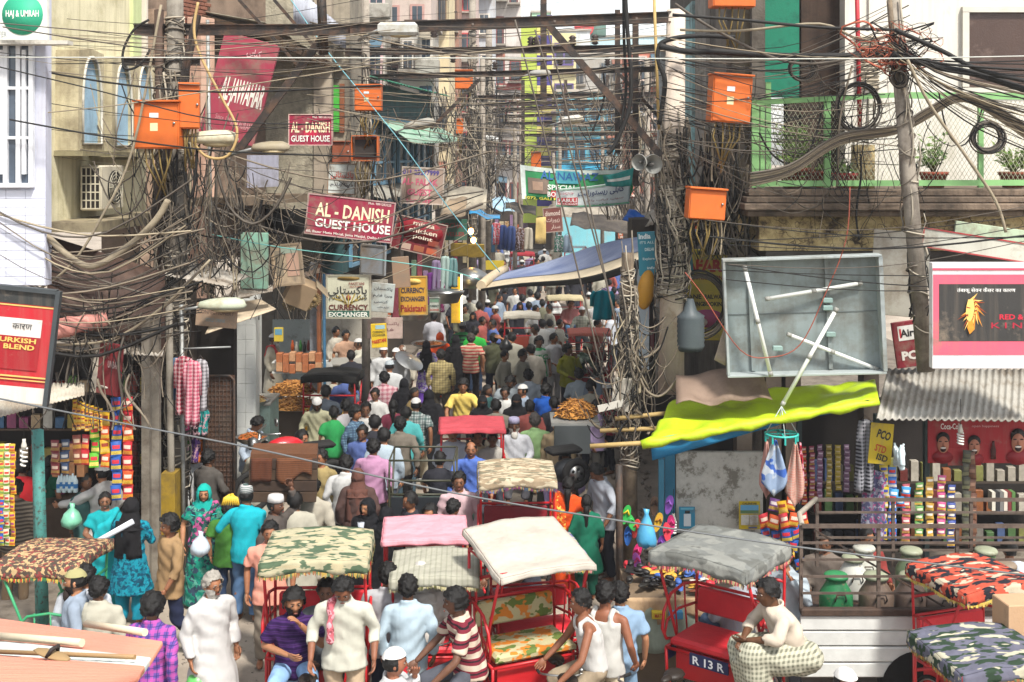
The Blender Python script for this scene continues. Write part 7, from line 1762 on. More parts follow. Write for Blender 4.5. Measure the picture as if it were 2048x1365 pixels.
for j in range(5):
 zz = WZ(1210-j*62, 17.9); MB().box((WX(1860, 17.9), 18.0, zz), (3.6, .4, .03)).build('shelf', M('#3f362e', .8, .2), rs)
 for i in range(22):
  c = rr.choice(['#5a2420', '#3a4a6a', '#6a6a3a', '#8a8478', '#3f5a34', '#7a4a2a', '#2c2c34', '#9a9488']); h_ = rr.uniform(.16, .34)
  tag(MB().box((0, 0, 0), (.11, .1, h_), 0, None, .006).build('carton', M(c, .5, .3, 12), None, (WX(1860, 17.9)-1.7+i*.16, 17.85, zz+.016+h_/2)), 'carton on the %s kiosk shelf, %s from the left' % (['lowest', 'second lowest', 'middle', 'second highest', 'highest'][j], ORD[i]), 'carton', 'cartons on the kiosk shelves')
sign(1374, 1036, 16.4, 32, 44, 'blue bottle poster on the grey panel', '#2f7f9e', [], 0, 0, None, [(.02, -.1, .44, .56, '#c4ccd0', 'bottle_print'), (.02, .26, .3, .12, '#202428', 'cap_print'), (0, .42, .8, .1, '#5fa8c0')], name='poster', cat='poster', thick=.006)
sign(1499, 1031, 16.4, 42, 56, 'yellow wall calendar with a harbour picture on the grey panel', '#c0a81e', [('CALENDAR', 0, .43, .7, .07, '#3a3a30', .03)], 0, 0, None, [(0, .22, .86, .3, '#5f9cc0', 'picture'), (0, .13, .86, .1, '#5a7a54', 'picture_shore'), (-.21, -.16, .40, .36, '#c9c8c0', 'month'), (.21, -.16, .40, .36, '#c9c8c0', 'month'), (.15, -.43, .4, .05, '#3a5a9a')], name='calendar', cat='calendar', thick=.006)
cc_ = sign(1960, 884, 15.7, 208, 86, 'red cola banner with three laughing faces under the corrugated roof', '#8e1620', [('Coca-Cola', -.28, .36, .20, .14, '#d8d0cc', .02), ('open happiness', .05, .36, .26, .07, '#c09a98', .0)], 0, 0, None, [(-.15, -.35, .32, .4, '#9a2a2e', 'shirt')], dirt=.05, thick=.02)
cw, chh = 208*15.7/F, 86*15.7/F
for k, (u, v, s) in enumerate(((-.36, -.04, 1.), (-.06, -.10, .95), (.36, -.0, 1.15))):
 for n_, (dx, dz, a, b_, c) in enumerate(((.0, -.16, .14, .09, '#7c1820'), (0, .06, .092, .095, '#1c1412'), (0, -.01, .080, .115, '#a8705a'), (0, -.062, .040, .040, '#2a1014'), (0, -.048, .04, .012, '#d0c8c0'), (-.035, .03, .022, .008, '#2a1c18'), (.035, .03, .022, .008, '#2a1c18'), (0, -.005, .014, .03, '#8f5c48'))):
  st = MB().lathe((0, 0, 0), [(1, -.001), (1, .001)], 18, 0, 'Y'); st.xf(Matrix.Translation((u*cw+dx*s*1.1, -.018-.002*n_-.0003*k, v*chh+dz*s*1.1)) @ Matrix.Diagonal((a*s*.95, 1, b_*s*.95, 1))); st.build(['shirt_print', 'hair_print', 'face_print', 'mouth_print', 'teeth_print', 'eye_print', 'eye_print', 'nose_print'][n_], M(c, .5, .15, 12), cc_)
MB().lathe((0, 0, 0), [(.012, .10), (.016, .05), (.03, 0), (.026, -.05), (.03, -.10)], 10).xf(Matrix.Translation((.12*cw, -.03, -.18*chh)) @ Matrix.Diagonal((1.2, .1, 1.2, 1))).build('bottle_print', M('#3a1210', .4, .2), cc_)
sign(1762, 888, 15.4, 46, 82, 'yellow tilted PCO STD card beside the checked scarf', '#c0a626', [('PCO', .1, .22, .6, .22, '#33302a', .04, 14), ('STD', .0, -.12, .5, .18, '#b04a28', .03, 14), ('ISD', .1, -.34, .5, .16, '#33302a', .03, 14)], 5, 0, None, thick=.008)
t = thing('peg_hanger', 'turquoise ring peg hanger hanging from the long tube', 'hanger', W(1563, 868, 14.9)); mb = MB()
mb.tube([(.20*math.cos(k*PI/12), .20*math.sin(k*PI/12), 0) for k in range(24)], .014, 6, closed=True); mb.tube([(-.2, 0, 0), (.2, 0, 0)], .01, 5); mb.tube([(0, -.2, 0), (0, .2, 0)], .01, 5)
mb.build('ring', M('#3aa49a', .4, .1), t)
mb = MB()
for k in range(4): mb.tube([(.2*math.cos(k*PI/2), .2*math.sin(k*PI/2), 0), (0, 0, .34)], .006, 4)
mb.build('strings', M('#a8b0ac', .5, .1), t)
for k in range(8): a = k*PI/4; MB().box((.20*math.cos(a), .20*math.sin(a), -.05), (.02, .03, .09)).build('peg', M('#2f9a90', .4, .1), t)
def towel(label, px, y0, y1, wpx, Y, mat, wide=.6):
 w, h_ = wpx*Y/F, (y1-y0)*Y/F; t = thing('hanging_cloth', label, 'cloth', W(px, y0, Y), group='cloths on the ring hanger')
 MB().sheet(lambda u, v: ((u-.5)*w*(.15+.85*min(1, v*1.25)), .035*math.sin(u*11+v*2), -v*h_*(1-.25*abs(u-.5)*2)), 12, 14, 0, .008).build('cloth', mat, t)
towel('blue and white cloth hanging on the turquoise ring', 1549, 880, 995, 50, 14.8, CLOTH('#9cb0cc', 'print', '#c8d0d8', '#3a5aa0', .5)); towel('pink faded cloth at the left of the turquoise ring', 1533, 882, 1000, 26, 14.95, CLOTH('#b88a80')); towel('red checked cloth at the right of the turquoise ring', 1590, 885, 1018, 36, 14.85, CLOTH('#b87a6c', 'check', '#d0b8a8', None, 1.2)); towel('crimson fringed cloth behind the red checked cloth', 1600, 885, 1010, 16, 15.0, CLOTH('#a02838', 'floral', '#c8909a'))
def cluster(label, pts, Y, wpx, cols):
 t = thing('packet_cluster', label, 'snack packets', W(pts[0][0], pts[0][1], Y), group='packet clusters on the kiosk'); o0 = W(pts[0][0], pts[0][1], Y); r2 = random.Random(len(pts)+pts[0][0])
 for i, (a, b_) in enumerate(pts):
  o = obj('packet', packet_mesh(), pk_mats(*cols[i % len(cols)]), t, W(a, b_, Y+r2.uniform(-.08, .08))-o0, (r2.uniform(-.3, .1), r2.uniform(-.25, .25), r2.uniform(-.5, .5))); o.scale = (wpx*Y/F, wpx*Y/F, wpx*1.25*Y/F)
cluster('bunch of red and yellow crisp packets at the top of the packet tower', [(1548, 1010), (1565, 1015), (1582, 1008)], 15.5, 20, [PUR, YELp, ORA]); cluster('row of red masala packets in the packet tower', [(1528, 1042), (1548, 1045), (1568, 1042), (1588, 1040), (1605, 1038)], 15.4, 23, [RED, ORA]); cluster('row of blue packets in the middle of the packet tower', [(1532, 1070), (1552, 1075), (1573, 1072), (1592, 1066)], 15.4, 22, [BLU]); cluster('row of orange packets low in the packet tower', [(1528, 1105), (1545, 1108), (1562, 1106), (1580, 1100)], 15.4, 21, [ORA, ('#c0702a', '#d0b8a8', '#c8a850')]); cluster('lowest blue packets of the packet tower', [(1586, 1092), (1540, 1135), (1560, 1138), (1600, 1130)], 15.5, 20, [BLU, PUR, YELp])
for i, (px, y0, y1, cs, lab) in enumerate(((1608, 895, 1010, [RED], 'red shiny'), (1624, 893, 1010, [('#8a3048', '#c0a0a8', '#a88a4a')], 'wine red'), (1640, 890, 1000, [('#7a4a6a', '#c0b0c0', '#90708a')], 'mauve'), (1658, 890, 995, [('#8a7a30', '#c8b890', '#a8904a')], 'olive gold'), (1676, 890, 980, [('#b09a2a', '#c8b890', '#c0a850')], 'yellow gold'), (1694, 890, 985, [('#7a5a78', '#c0b0c0', '#90708a')], 'dusky purple'))): strip(lab+' sachet string hanging inside the kiosk', px, y0, y1, 16.2, 12, cs, 9)
for i, (px, y0, y1, cs, lab) in enumerate(((1812, 968, 1085, [('#a84a58', '#d0c0b8', '#b08a4a')], 'pinkish'), (1838, 965, 1075, [('#5a8a4a', '#d0c8b0', '#c09a4a')], 'green'), (1860, 955, 1075, [('#b08a3a', '#d8d0c0', '#c8a04a')], 'golden'), (1882, 950, 1075, [('#b04a7a', '#d8d0c0', '#c8a04a')], 'magenta'), (1903, 970, 1095, [('#3a4a8a', '#d8d0c0', '#c8a04a')], 'blue and white'), (1785, 935, 1080, [('#3a6ab0', '#c83a30', '#d0c8c0')], 'blue and red'), (1768, 930, 1080, [('#c0a820', '#3a4aa0', '#c8c0b8')], 'bright yellow'), (1932, 900, 1090, [('#3a3a30', '#5a5a48', '#6a6a50')], 'blackish green'), (1945, 905, 1095, [('#5a3a2c', '#8a6a58', '#6a4a38')], 'brown'))): strip(lab+' packet string hanging before the kiosk shelves', px, y0, y1, 15.6, 17, cs, 7)
garment_hang('black and white checked scarf hanging at the kiosk post', 1730, 838, 985, 34, 15.5, CLOTH('#2a2a30', 'check', '#c0c0c8', None, .8), 'hanging_cloth', False, 'cloth'); garment_hang('bundle of striped scarves below the yellow PCO card', 1748, 940, 1085, 46, 15.6, CLOTH('#5a5a78', 'print', '#b8b8c8', '#a04a78', 2.), 'hanging_cloth', False, 'cloth')
t = thing('bottle_bunch', 'bunch of clear plastic water bottles hanging under the awning', 'bottles', W(1798, 880, 15.2))
for k in range(8):
 a = k*.8; mb = MB().lathe((0, 0, 0), [(.012, 0), (.014, -.03), (.036, -.08), (.038, -.24), (.03, -.26)], 10); mb.build('bottle', M('#b9c8cc', .15, .1, spec=.6), t, (.06*math.cos(a), .06*math.sin(a), -.05-.03*(k % 3)), (.3*math.sin(a), .3*math.cos(a), 0)); 
cluster('blue sachet bunch under the plastic bottles', [(1788, 990), (1800, 1005), (1812, 985)], 15.2, 18, [('#3a8ac0', '#c8d0d8', '#c03a30')])
for i in range(6): shelf_box('book', ['white', 'black', 'grey', 'white banded', 'maroon', 'green'][i]+' spined book standing on the kiosk shelf at the right', 1984+i*8, 985, 1991+i*8, 1022, 17.3, .15, M(['#b8b4a8', '#2a2a2c', '#6a6a68', '#c0b8ac', '#6a2a2c', '#4a6a3a'][i], .6, .15), 'book')
def slipper(label, px, py, Y, rot, c, c2, L=.25, grp='hanging slippers'):
 t = thing('slipper', label, 'slipper', W(px, py, Y), rot, grp); mb = MB()
 pts = []; n = 20
 for k in range(n): a = k*2*PI/n; pts.append((L*.20*math.cos(a)*(1+.18*math.sin(a)), L*.5*math.sin(a)))
 mb.prism(pts, -.012, .012); mb.build('sole', M(c, .6, .15), t)
 MB().tube([(-L*.17, 0, L*.0), (-L*.08, -.04, L*.14), (0, -.03, L*.28), (L*.08, -.04, L*.14), (L*.17, 0, 0)], .012, 6).build('strap', M(c2, .6, .15), t); return t
for i, (px, py, ry, c, c2, lab) in enumerate(((1252, 1030, .3, '#2f9a44', '#c8b02a', 'green'), (1262, 1045, -.4, '#38a04a', '#3aa050', 'lime green'), (1272, 1058, .2, '#c43c38', '#c44a3a', 'red'), (1256, 1072, .1, '#2a5aa0', '#2a5aa0', 'blue'), (1274, 1125, -.2, '#a85aa8', '#c4306a', 'lilac'), (1338, 1010, .2, '#7a4aa0', '#8a5ab0', 'violet'), (1316, 1045, .3, '#b8902a', '#a8702a', 'mustard'), (1334, 1065, -.1, '#c83a4a', '#c83a4a', 'crimson'), (1322, 1090, .2, '#6a3a90', '#6a3a90', 'purple'), (1308, 1012, .1, '#5a4638', '#3a2c24', 'brown leather'), (1342, 1050, .0, '#b82a6a', '#b82a6a', 'magenta'), (1274, 1105, .3, '#c42a6a', '#b8306a', 'hot pink'))):
 slipper(lab+' slipper hanging beside the steel post', px, py, 15.2+.03*i, (0, ry, .4*math.sin(i*2.2)), c, c2)
t = thing('plastic_bag', 'knotted sky blue plastic bag hanging by the slippers', 'bag', W(1293, 1045, 15.0)); mb = MB()
mb.lathe((0, 0, 0), [(.04, .16), (.025, .10), (.06, .02), (.11, -.10), (.13, -.22), (.11, -.29), (.02, -.30)], 14)
for i in range(len(mb.v)): v = Vector(mb.v[i]); mb.v[i] = tuple(v*(1+.18*noise.noise(v*14)))
mb.build('bag', M('#4a98c0', .35, .2, 8, spec=.5), t)
tb = thing('shoe_table', 'low stall table draped in pale cloth heaped with shoes', 'table', (WX(1345, 13.6), 13.6, 0)); ztop = WZ(1195, 13.6)
MB().box((0, .5, ztop/2), (1.02, .95, ztop-.02)).build('table', M('#6a5a48', .8, .3), tb)
MB().sheet(lambda u, v: ((u-.5)*1.1, -.02-.05*abs(math.sin(u*15))*v, ztop-.01-.6*v), 26, 8, 0, .008).build('front_cloth', CLOTH('#8f9a8c', folds=1.2), tb); MB().sheet(lambda u, v: ((u-.5)*1.12, -.035-.03*math.sin(u*19)*v, ztop+.01-.26*v*(1+.25*math.sin(u*7))), 26, 6, 0, .008).build('top_cloth', CLOTH('#a88e70', folds=1.2), tb)
r2 = random.Random(4)
for i in range(46):
 c = r2.choice(['#1d1b1b', '#1d1b1b', '#23211f', '#a82a34', '#3a5a9a', '#b8903a', '#c4c0b8', '#a84a78', '#6a3a2a']); bl_ = i < 22
 t = thing('shoe', ('black' if c in ('#1d1b1b', '#23211f') else {'#a82a34': 'red', '#3a5a9a': 'blue', '#b8903a': 'mustard', '#c4c0b8': 'white', '#a84a78': 'pink', '#6a3a2a': 'brown'}[c])+' shoe in the heap on the stall table', 'shoe', (WX(1345, 13.6)+r2.uniform(-.46, .46), 13.66+r2.uniform(0, .85), ztop+.03+r2.uniform(0, .10)), (r2.uniform(-.3, .3), r2.uniform(-.3, .3), r2.random()*6.28), 'shoes heaped on the stall table')
 MB().ell((0, 0, 0), (.045, .13, .018)).ell((0, .05, .03), (.04, .06, .03)).build('shoe', M(c, .45, .2), t)
for i, (px, c, lab) in enumerate(((1318, '#c0a82a', 'yellow shoe box'), (1352, '#3a8ab8', 'blue shoe box'))): sign(px, 1232, 13.5, 28, 15, lab+' on the edge of the shoe table', c, [('MATE', 0, 0, .6, .5, '#a83a2a', .03)] if i == 0 else [], 0, 0, None, name='shoe_box', cat='box', thick=.12)
ct = thing('handcart', 'grey handcart carrying the orange mound by the rubble', 'cart', (WX(1150, 18.7), 18.7, 0)); MB().box((0, .2, WZ(835, 18.9)-.03), (.75, .8, .05)).build('tray', M('#8a8a86', .5, .2, metal=.3), ct); MB().box((-.05, -.05, WZ(860, 18.7)-.1), (.55, .4, .42)).build('box', M('#3f4344', .6, .2), ct)
for x in (-.28, .28): MB().tube([(x, -.1, 0), (x, -.1, .9)], .02, 6).build('leg', STEELD, ct)
t = thing('board', 'white plank nailed to the wooden post pointing left', 'board', W(1222, 812, 16.3), (0, R(-14), 0)); MB().box((0, 0, 0), (.36, .03, .09)).build('plank', M('#b0aca2', .7, .15), t)
sign(1243, 790, 16.4, 36, 66, 'small blank white placard tied on the wooden post', '#b0aa9e', [], 8, 0, None, dirt=.3, name='placard', cat='placard')
tag(MB().ell((0, 0, 0), (.13, .12, .30), 0, 14, 12).build('gas_float', M('#b8862a', .5, .2, 3, .2), None, W(1292, 580, 17.9), (0, .15, 0)), 'mustard yellow rounded fender hanging left of the main pole', 'float')
tag(MB().lathe((0, 0, 0), [(.17, 0)]+[(.20+.012*(k % 2), .05+k*.035) for k in range(14)]+[(.10, .58), (.05, .75)], 18).build('ribbed_drum', M('#4a5256', .5, .15), None, W(1380, 702, 17.3)), 'ribbed dark grey cable joint drum under the black coil', 'drum')
# ---------------------------------------------------------------- pickup truck with milk churns
tr = thing('pickup_truck', 'white pickup truck with rusty cage rails carrying milk churns', 'truck', (0, 0, 0)); YN, YB = 12.9, 14.3
x0, x1 = WX(1600, YN), WX(2200, YN); zf = WZ(1222, YN)
WT = PAINT('#c3c5c2', .4, .08)
MB().box(((x0+x1)/2, (YN+YB)/2, zf-.33), (x1-x0, YB-YN, .06)).build('bed_floor', STEELD, tr)
for k in range(4):
 h_ = .17; MB().box(((x0+x1)/2, YN-.01+.012*(k % 2), zf-.12-k*h_), (x1-x0, .05, h_-.012), 0, None, .012).build('side_panel', WT, tr)
MB().box(((x0+x1)/2, YN-.02, zf+.0), (x1-x0, .09, .075), 0, None, .01).build('edge_rail', RUST, tr)
CAGE = M('#5a4e46', .7, .3, 6, .4, '#3a302a', 4)
for Yk, xa_, dy in ((YN, 1602, 0), (YB, 1632, 0)):
 xs = WX(xa_, Yk); ht = .92 if Yk == YN else .80
 for px in ((1602, 1757, 1914, 2070) if Yk == YN else (1634, 1786, 1942, 2090)): MB().box((WX(px, Yk), Yk, zf+ht/2), (.036, .036, ht)).build('cage_post', CAGE, tr)
 for k in range(5): MB().box(((xs+x1)/2, Yk-.03, zf+.2+k*(ht-.2)/4), (x1-xs, .012, .026 if k < 4 else .045)).build('cage_bar', CAGE, tr)
MB().tube([(WX(1604, YN), YN, zf+.92), (WX(1612, YN), (YN+YB)/2-.4, zf+.95), (WX(1632, YB), YB, zf+.8)], .03, 8).build('cage_bow', M('#8f887c', .6, .2), tr)
MB().bar(W(1628, 1060, YN+.1), W(1890, 1215, YN+.1), .02, .02).build('cage_stay', STEELD, tr)
tw = MB().tube([(.30*math.cos(k*PI/14), 0, .30*math.sin(k*PI/14)) for k in range(28)], .085, 8, closed=True).build('wheel', RUB, tr, (WX(1835, YN), YN+.18, .36)); MB().lathe((0, 0, 0), [(.2, -.06), (.22, .06)], 20, 0, 'Y').build('rim', GALV, tw)
MB().lathe((WX(1835, YN), YN-.04, .28), [(.40, -.002), (.40, .004)], 30, 0, 'Y').build('wheel_arch', BLACK, tr)
MB().box(((x0+x1)/2, (YN+YB)/2, zf-.45), (x1-x0-.1, 1.0, .25)).build('chassis', BLACK, tr)
for i, (px, Y, c, h_, r, lab) in enumerate(((1672, 13.5, '#2a7a4a', .50, .185, 'green milk churn with round handle at the near left of the truck'), (1752, 13.5, '#6b5a4e', .50, .19, 'brown rusty milk churn beside the green one'), (1822, 13.5, '#5f5048', .50, .18, 'dark rusty milk churn in the middle of the truck'), (1882, 13.4, '#6e6058', .46, .18, 'greyish milk churn behind the camouflage canopy'), (1962, 13.4, '#2c6a42', .42, .185, 'green milk churn below the red camouflage canopy'), (1706, 14.1, '#b4b4ac', .50, .18, 'white milk churn behind the green one'), (1728, 14.3, '#a8a89e', .56, .18, 'far white milk churn at the back rail'), (1822, 14.2, '#5a6a4e', .56, .18, 'green lidded milk churn at the back rail'), (1972, 14.2, '#5a7a4a', .56, .18, 'green lidded milk churn at the right of the back rail'), (2010, 13.9, '#7a6a5a', .48, .18, 'tan milk churn by the carton'))):
 t = thing('milk_churn', lab, 'milk churn', (WX(px, Y), Y, zf-.29), group='milk churns on the truck')
 MB().lathe((0, 0, 0), [(r*.92, 0), (r, .03), (r, h_*.50), (r*.97, h_*.54), (r*.62, h_*.76), (r*.58, h_*.80), (r*.60, h_*.86)], 22).build('body', PAINT(c, .5, .55, '#7a6a54'), t)
 MB().lathe((0, 0, h_*.86), [(r*.72, 0), (r*.74, .03), (r*.66, .05), (r*.3, .06)], 20).build('lid', PAINT('#8a8f78' if i % 3 else c, .5, .5, '#6a5a48'), t)
 MB().tube([(-.06, -r*.98, h_*.46), (-.06, -r*1.12, h_*.52), (-.045, -r*1.1, h_*.62), (.045, -r*1.1, h_*.62), (.06, -r*1.12, h_*.52), (.06, -r*.98, h_*.46)], .009, 6).build('handle', STEELD, t)
# ---------------------------------------------------------------- scooter, motorbike, loose things
t = thing('scooter', 'parked scooter showing its black spare wheel beside the rubble', 'scooter', W(1152, 948, 17.1), (0, 0, R(25)))
MB().tube([(.17*math.cos(k*PI/12), 0, .17*math.sin(k*PI/12)) for k in range(24)], .055, 8, closed=True).build('tyre', RUB, t)
rm = MB().lathe((0, -.01, 0), [(.125, -.02), (.125, .02)], 22, 0, 'Y'); rm.build('rim', CHROME, t)
for k in range(5): a = k*2*PI/5; MB().ell((.075*math.cos(a), -.035, .075*math.sin(a)), (.024, .008, .024)).build('rim_hole', BLACK, t)
MB().ell((0, .25, -.02), (.24, .18, .18)).build('body', M('#26282b', .4, .2), t); MB().box((-.05, .3, .28), (.5, .26, .10), 0, None, .04).build('seat', RUB, t)
MB().tube([(.1, .2, -.2), (.15, .2, -.75)], .03, 6).build('stand', STEELD, t)
mbk = thing('motorbike', 'red motorbike parked by the food counter with mirror and headlamp', 'motorbike', W(585, 905, 18.0), (0, 0, R(-60)))
for y in (-.62, .62):
 w_ = MB().tube([(0, y+.27*math.cos(k*PI/12), .27*math.sin(k*PI/12)) for k in range(24)], .045, 8, closed=True).build('wheel', RUB, mbk, (0, 0, -.50)); 
MB().ell((0, -.12, .10), (.15, .30, .15)).build('tank', M('#a81e26', .25, .1, spec=.6), mbk); MB().box((0, .35, .06), (.24, .60, .10), 0, None, .04).build('seat', RUB, mbk); MB().box((0, 0, -.32), (.22, .5, .34), 0, None, .05).build('engine', GALV, mbk)
MB().tube([(-.34, -.30, .38), (-.1, -.5, .34), (.1, -.5, .34), (.34, -.30, .38)], .014, 6).build('handlebar', CHROME, mbk); MB().lathe((0, -.60, .2), [(.09, -.06), (.10, 0), (.05, .10)], 16, 0, 'Y').build('headlamp', CHROME, mbk)
MB().tube([(0, -.50, .34), (0, -.62, -.50)], .03, 6).build('fork', CHROME, mbk); MB().lathe((.32, -.36, .55), [(.06, -.01), (.055, .01)], 14, 0, 'Y').build('mirror', CHROME, mbk)
wc = thing('wooden_crate', 'dark wooden tea chest with brown cloth carried above the crowd', 'crate', W(566, 962, 15.5), (0, R(2), R(8)))
bw, bh = 134*15.5/F, 88*15.5/F
for i in range(4): MB().box((0, .3, -bh/2+bh*(i+.5)/4), (bw, .6, bh/4-.008), 0, None, .006).build('plank', M(['#3f3024', '#382a20', '#463628', '#3c2e25'][i], .85, .3, 5, .4, '#2c211a', 4), wc)
MB().sheet(lambda u, v: (-bw*.47+u*bw*.30, -.02-.012*math.sin(u*9), bh*.52-v*.30), 10, 6, 0, .012).build('cloth', CLOTH('#5a3626', 'hstripe', '#43271c', None, 3), wc); MB().sheet(lambda u, v: (-bw*.10+u*bw*.52, -.02-.012*math.sin(u*9), bh*.52-v*(.26+.08*math.sin(u*6))), 12, 6, 0, .012).build('cloth', CLOTH('#6a442e', 'hstripe', '#4c3022', None, 3), wc)
MB().box((0, .3, bh/2+.03), (bw*.98, .58, .06)).build('cloth_top', CLOTH('#5a3c2a'), wc)
tag(MB().box((0, 0, 0), (.30, .30, .34), 0, None, .008).build('carton', M('#a98a6c', .85, .1, 4, .1), None, W(2032, 1236, 11.0), (0, 0, .1)), 'plain brown cardboard carton on top of the near right rickshaw', 'carton')
bn = thing('bananas', 'bunch of yellow bananas carried above the boy in green', 'bananas', W(463, 996, 15.0))
for i in range(9): a = -.9+i*.22; MB().tube([(.02*math.cos(a*3), .01*i % .04, .04), (.10*math.sin(a), -.03, .0), (.14*math.sin(a), -.05, -.08)], [.012, .02, .008], 6).build('banana', M('#c0a032', .5, .2), bn)
# ---------------------------------------------------------------- rickshaws in the street
S = .88
CAMO1 = ('#a09a80', 'camo', '#4a5a46', '#c2b694', .8); CAMO2 = ('#b0a48c', 'camo', '#8a7a64', '#6f6a58', .75); CAMO3 = ('#c0bca0', 'camo', '#5a5488', '#8a86a0', .8); CAMO4 = ('#a84a38', 'camo', '#24242a', '#c8bca4', .7); CAMO5 = ('#5a5a68', 'camo', '#2a3a2c', '#c4bfa8', .7)
FRUIT = ('#a8a07c', 'print', '#b8702a', '#5a6a34', .8)
k1 = rickshaw(626, 1160, 'rickshaw with green camouflage canopy and gold fringe carrying the man in purple', 3, CAMO1, fringe=True, scale=.99, Y=12.0)
rickshaw(850, 1072, 'rickshaw with plain pink cloth canopy', 4, '#d08a94', scale=S, cmesh='canopy_flat', Y=13.35)
rickshaw(868, 1108, 'rickshaw with grey striped canopy and tinsel fringe in front of the pink one', 2, ('#b4b2a2', 'vstripe', '#7f7f70', '#6a6a60', .5), fringe=('#a8a078', '#5a5a38', '#c8c0a0'), scale=S*.96, Y=12.35)
rickshaw(1098, 1178, 'rickshaw with sagging white sheet canopy and fruit print seat', 24, '#c4bcb0', scale=.97, seat=FRUIT, back=FRUIT, cmesh='canopy_steep', Y=12.0)
rickshaw(1095, 1118, 'rickshaw with purple camouflage canopy behind the white one', 12, CAMO3, fringe=('#b8a048', '#b87a78', '#c8c0a0'), scale=S, Y=12.65)
rickshaw(1036, 960, 'rickshaw with brown camouflage canopy and blue braid facing the camera', 2, CAMO2, fringe=('#3a4a5a', '#6a3a58', '#8a7a50'), scale=.93, seat='#7a1c26')
rickshaw(945, 860, 'rickshaw with faded red canopy full of passengers', 3, '#a8444c', scale=.93, cmesh='canopy_flat')
rickshaw(657, 755, 'rickshaw with black canopy and yellow painted back seen from behind', 178, '#22211f', scale=.95, backpanel=('#b8902a', 'print', '#c8b88a', '#8a3a2a'), ref='back')
rickshaw(843, 905, 'black rickshaw back with yellow trim and no canopy', 180, None, scale=.9, seat='#2c4a3c', backpanel='#23262a', frame=PAINT('#3a3a2c', .5, .3), Y=16.8, ref='back')
rickshaw(1131, 598, 'distant rickshaw with cream canopy beneath the blue tarpaulin', 0, '#b8ab88', scale=.95, cmesh='canopy_flat')
rickshaw(1044, 632, 'distant rickshaw with white hood edge seen from behind', 180, '#c2bcae', scale=.9, ref='back', backpanel='#8a3a2c')
rickshaw(1182, 668, 'rickshaw with pale red canopy left of the wooden post', 0, '#b86a5c', scale=.93, cmesh='canopy_flat', seat='#6a1c22')
rickshaw(1045, 508, 'far off rickshaw with maroon canopy in the deep crowd', 0, '#8a2c34', scale=.95)
rickshaw(1152, 494, 'far off rickshaw with bare red frame in the deep crowd', 0, None, scale=.95, backpanel='#8a2c34')
rickshaw(1188, 503, 'far off rickshaw with boxy white canopy', 0, '#c4c2bc', scale=.95)
rickshaw(30, 1080, 'rickshaw with dark flowered canopy seen side-on at the left edge', -95, ('#4a4038', 'floral', '#a8906a', '#7a3a38'), fringe=('#a83a30', '#b8a048', '#3a6a40'), scale=S, Y=13.0, frame=PAINT('#2f8a5c', .5, .25, '#b02a28'), seat='#b04a58', back='#a83c4c')
k14 = rickshaw(1392, 1178, 'rickshaw numbered R 13 R with grey worn canopy and red seats', -38, ('#6c6e6b', 'print', '#7a7b76', '#5f605c', .4), fringe=('#b0a078', '#5a4a34', '#b04a58'), scale=1.0, Y=12.0, seat='#b52830')
MB().box((-.52, .0, .78), (.02, .42, .13)).build('number_plate', M('#22284c', .5, .1), k14, (0, 0, 0)); o = obj('lettering', text_mesh('R 13 R', .36, .085, .02), M('#cfd2d6', .5, .05), k14, (-.535, 0, .78), (0, 0, -PI/2))
MB().box((0, -.235, .82), (.44, .02, .12)).build('number_plate', M('#22284c', .5, .1), k14); obj('lettering', text_mesh('R 13 R', .36, .085, .02), M('#cfd2d6', .5, .05), k14, (0, -.25, .82))
rickshaw(2010, 1180, 'rickshaw with red and black camouflage canopy before the milk truck', 20, CAMO4, fringe=('#c0a848', '#b8a058', '#a89048'), scale=S, Y=11.9)
rickshaw(2030, 1330, 'nearest rickshaw with dark camouflage canopy in the right corner', 10, CAMO5, fringe=True, scale=S, Y=10.0)
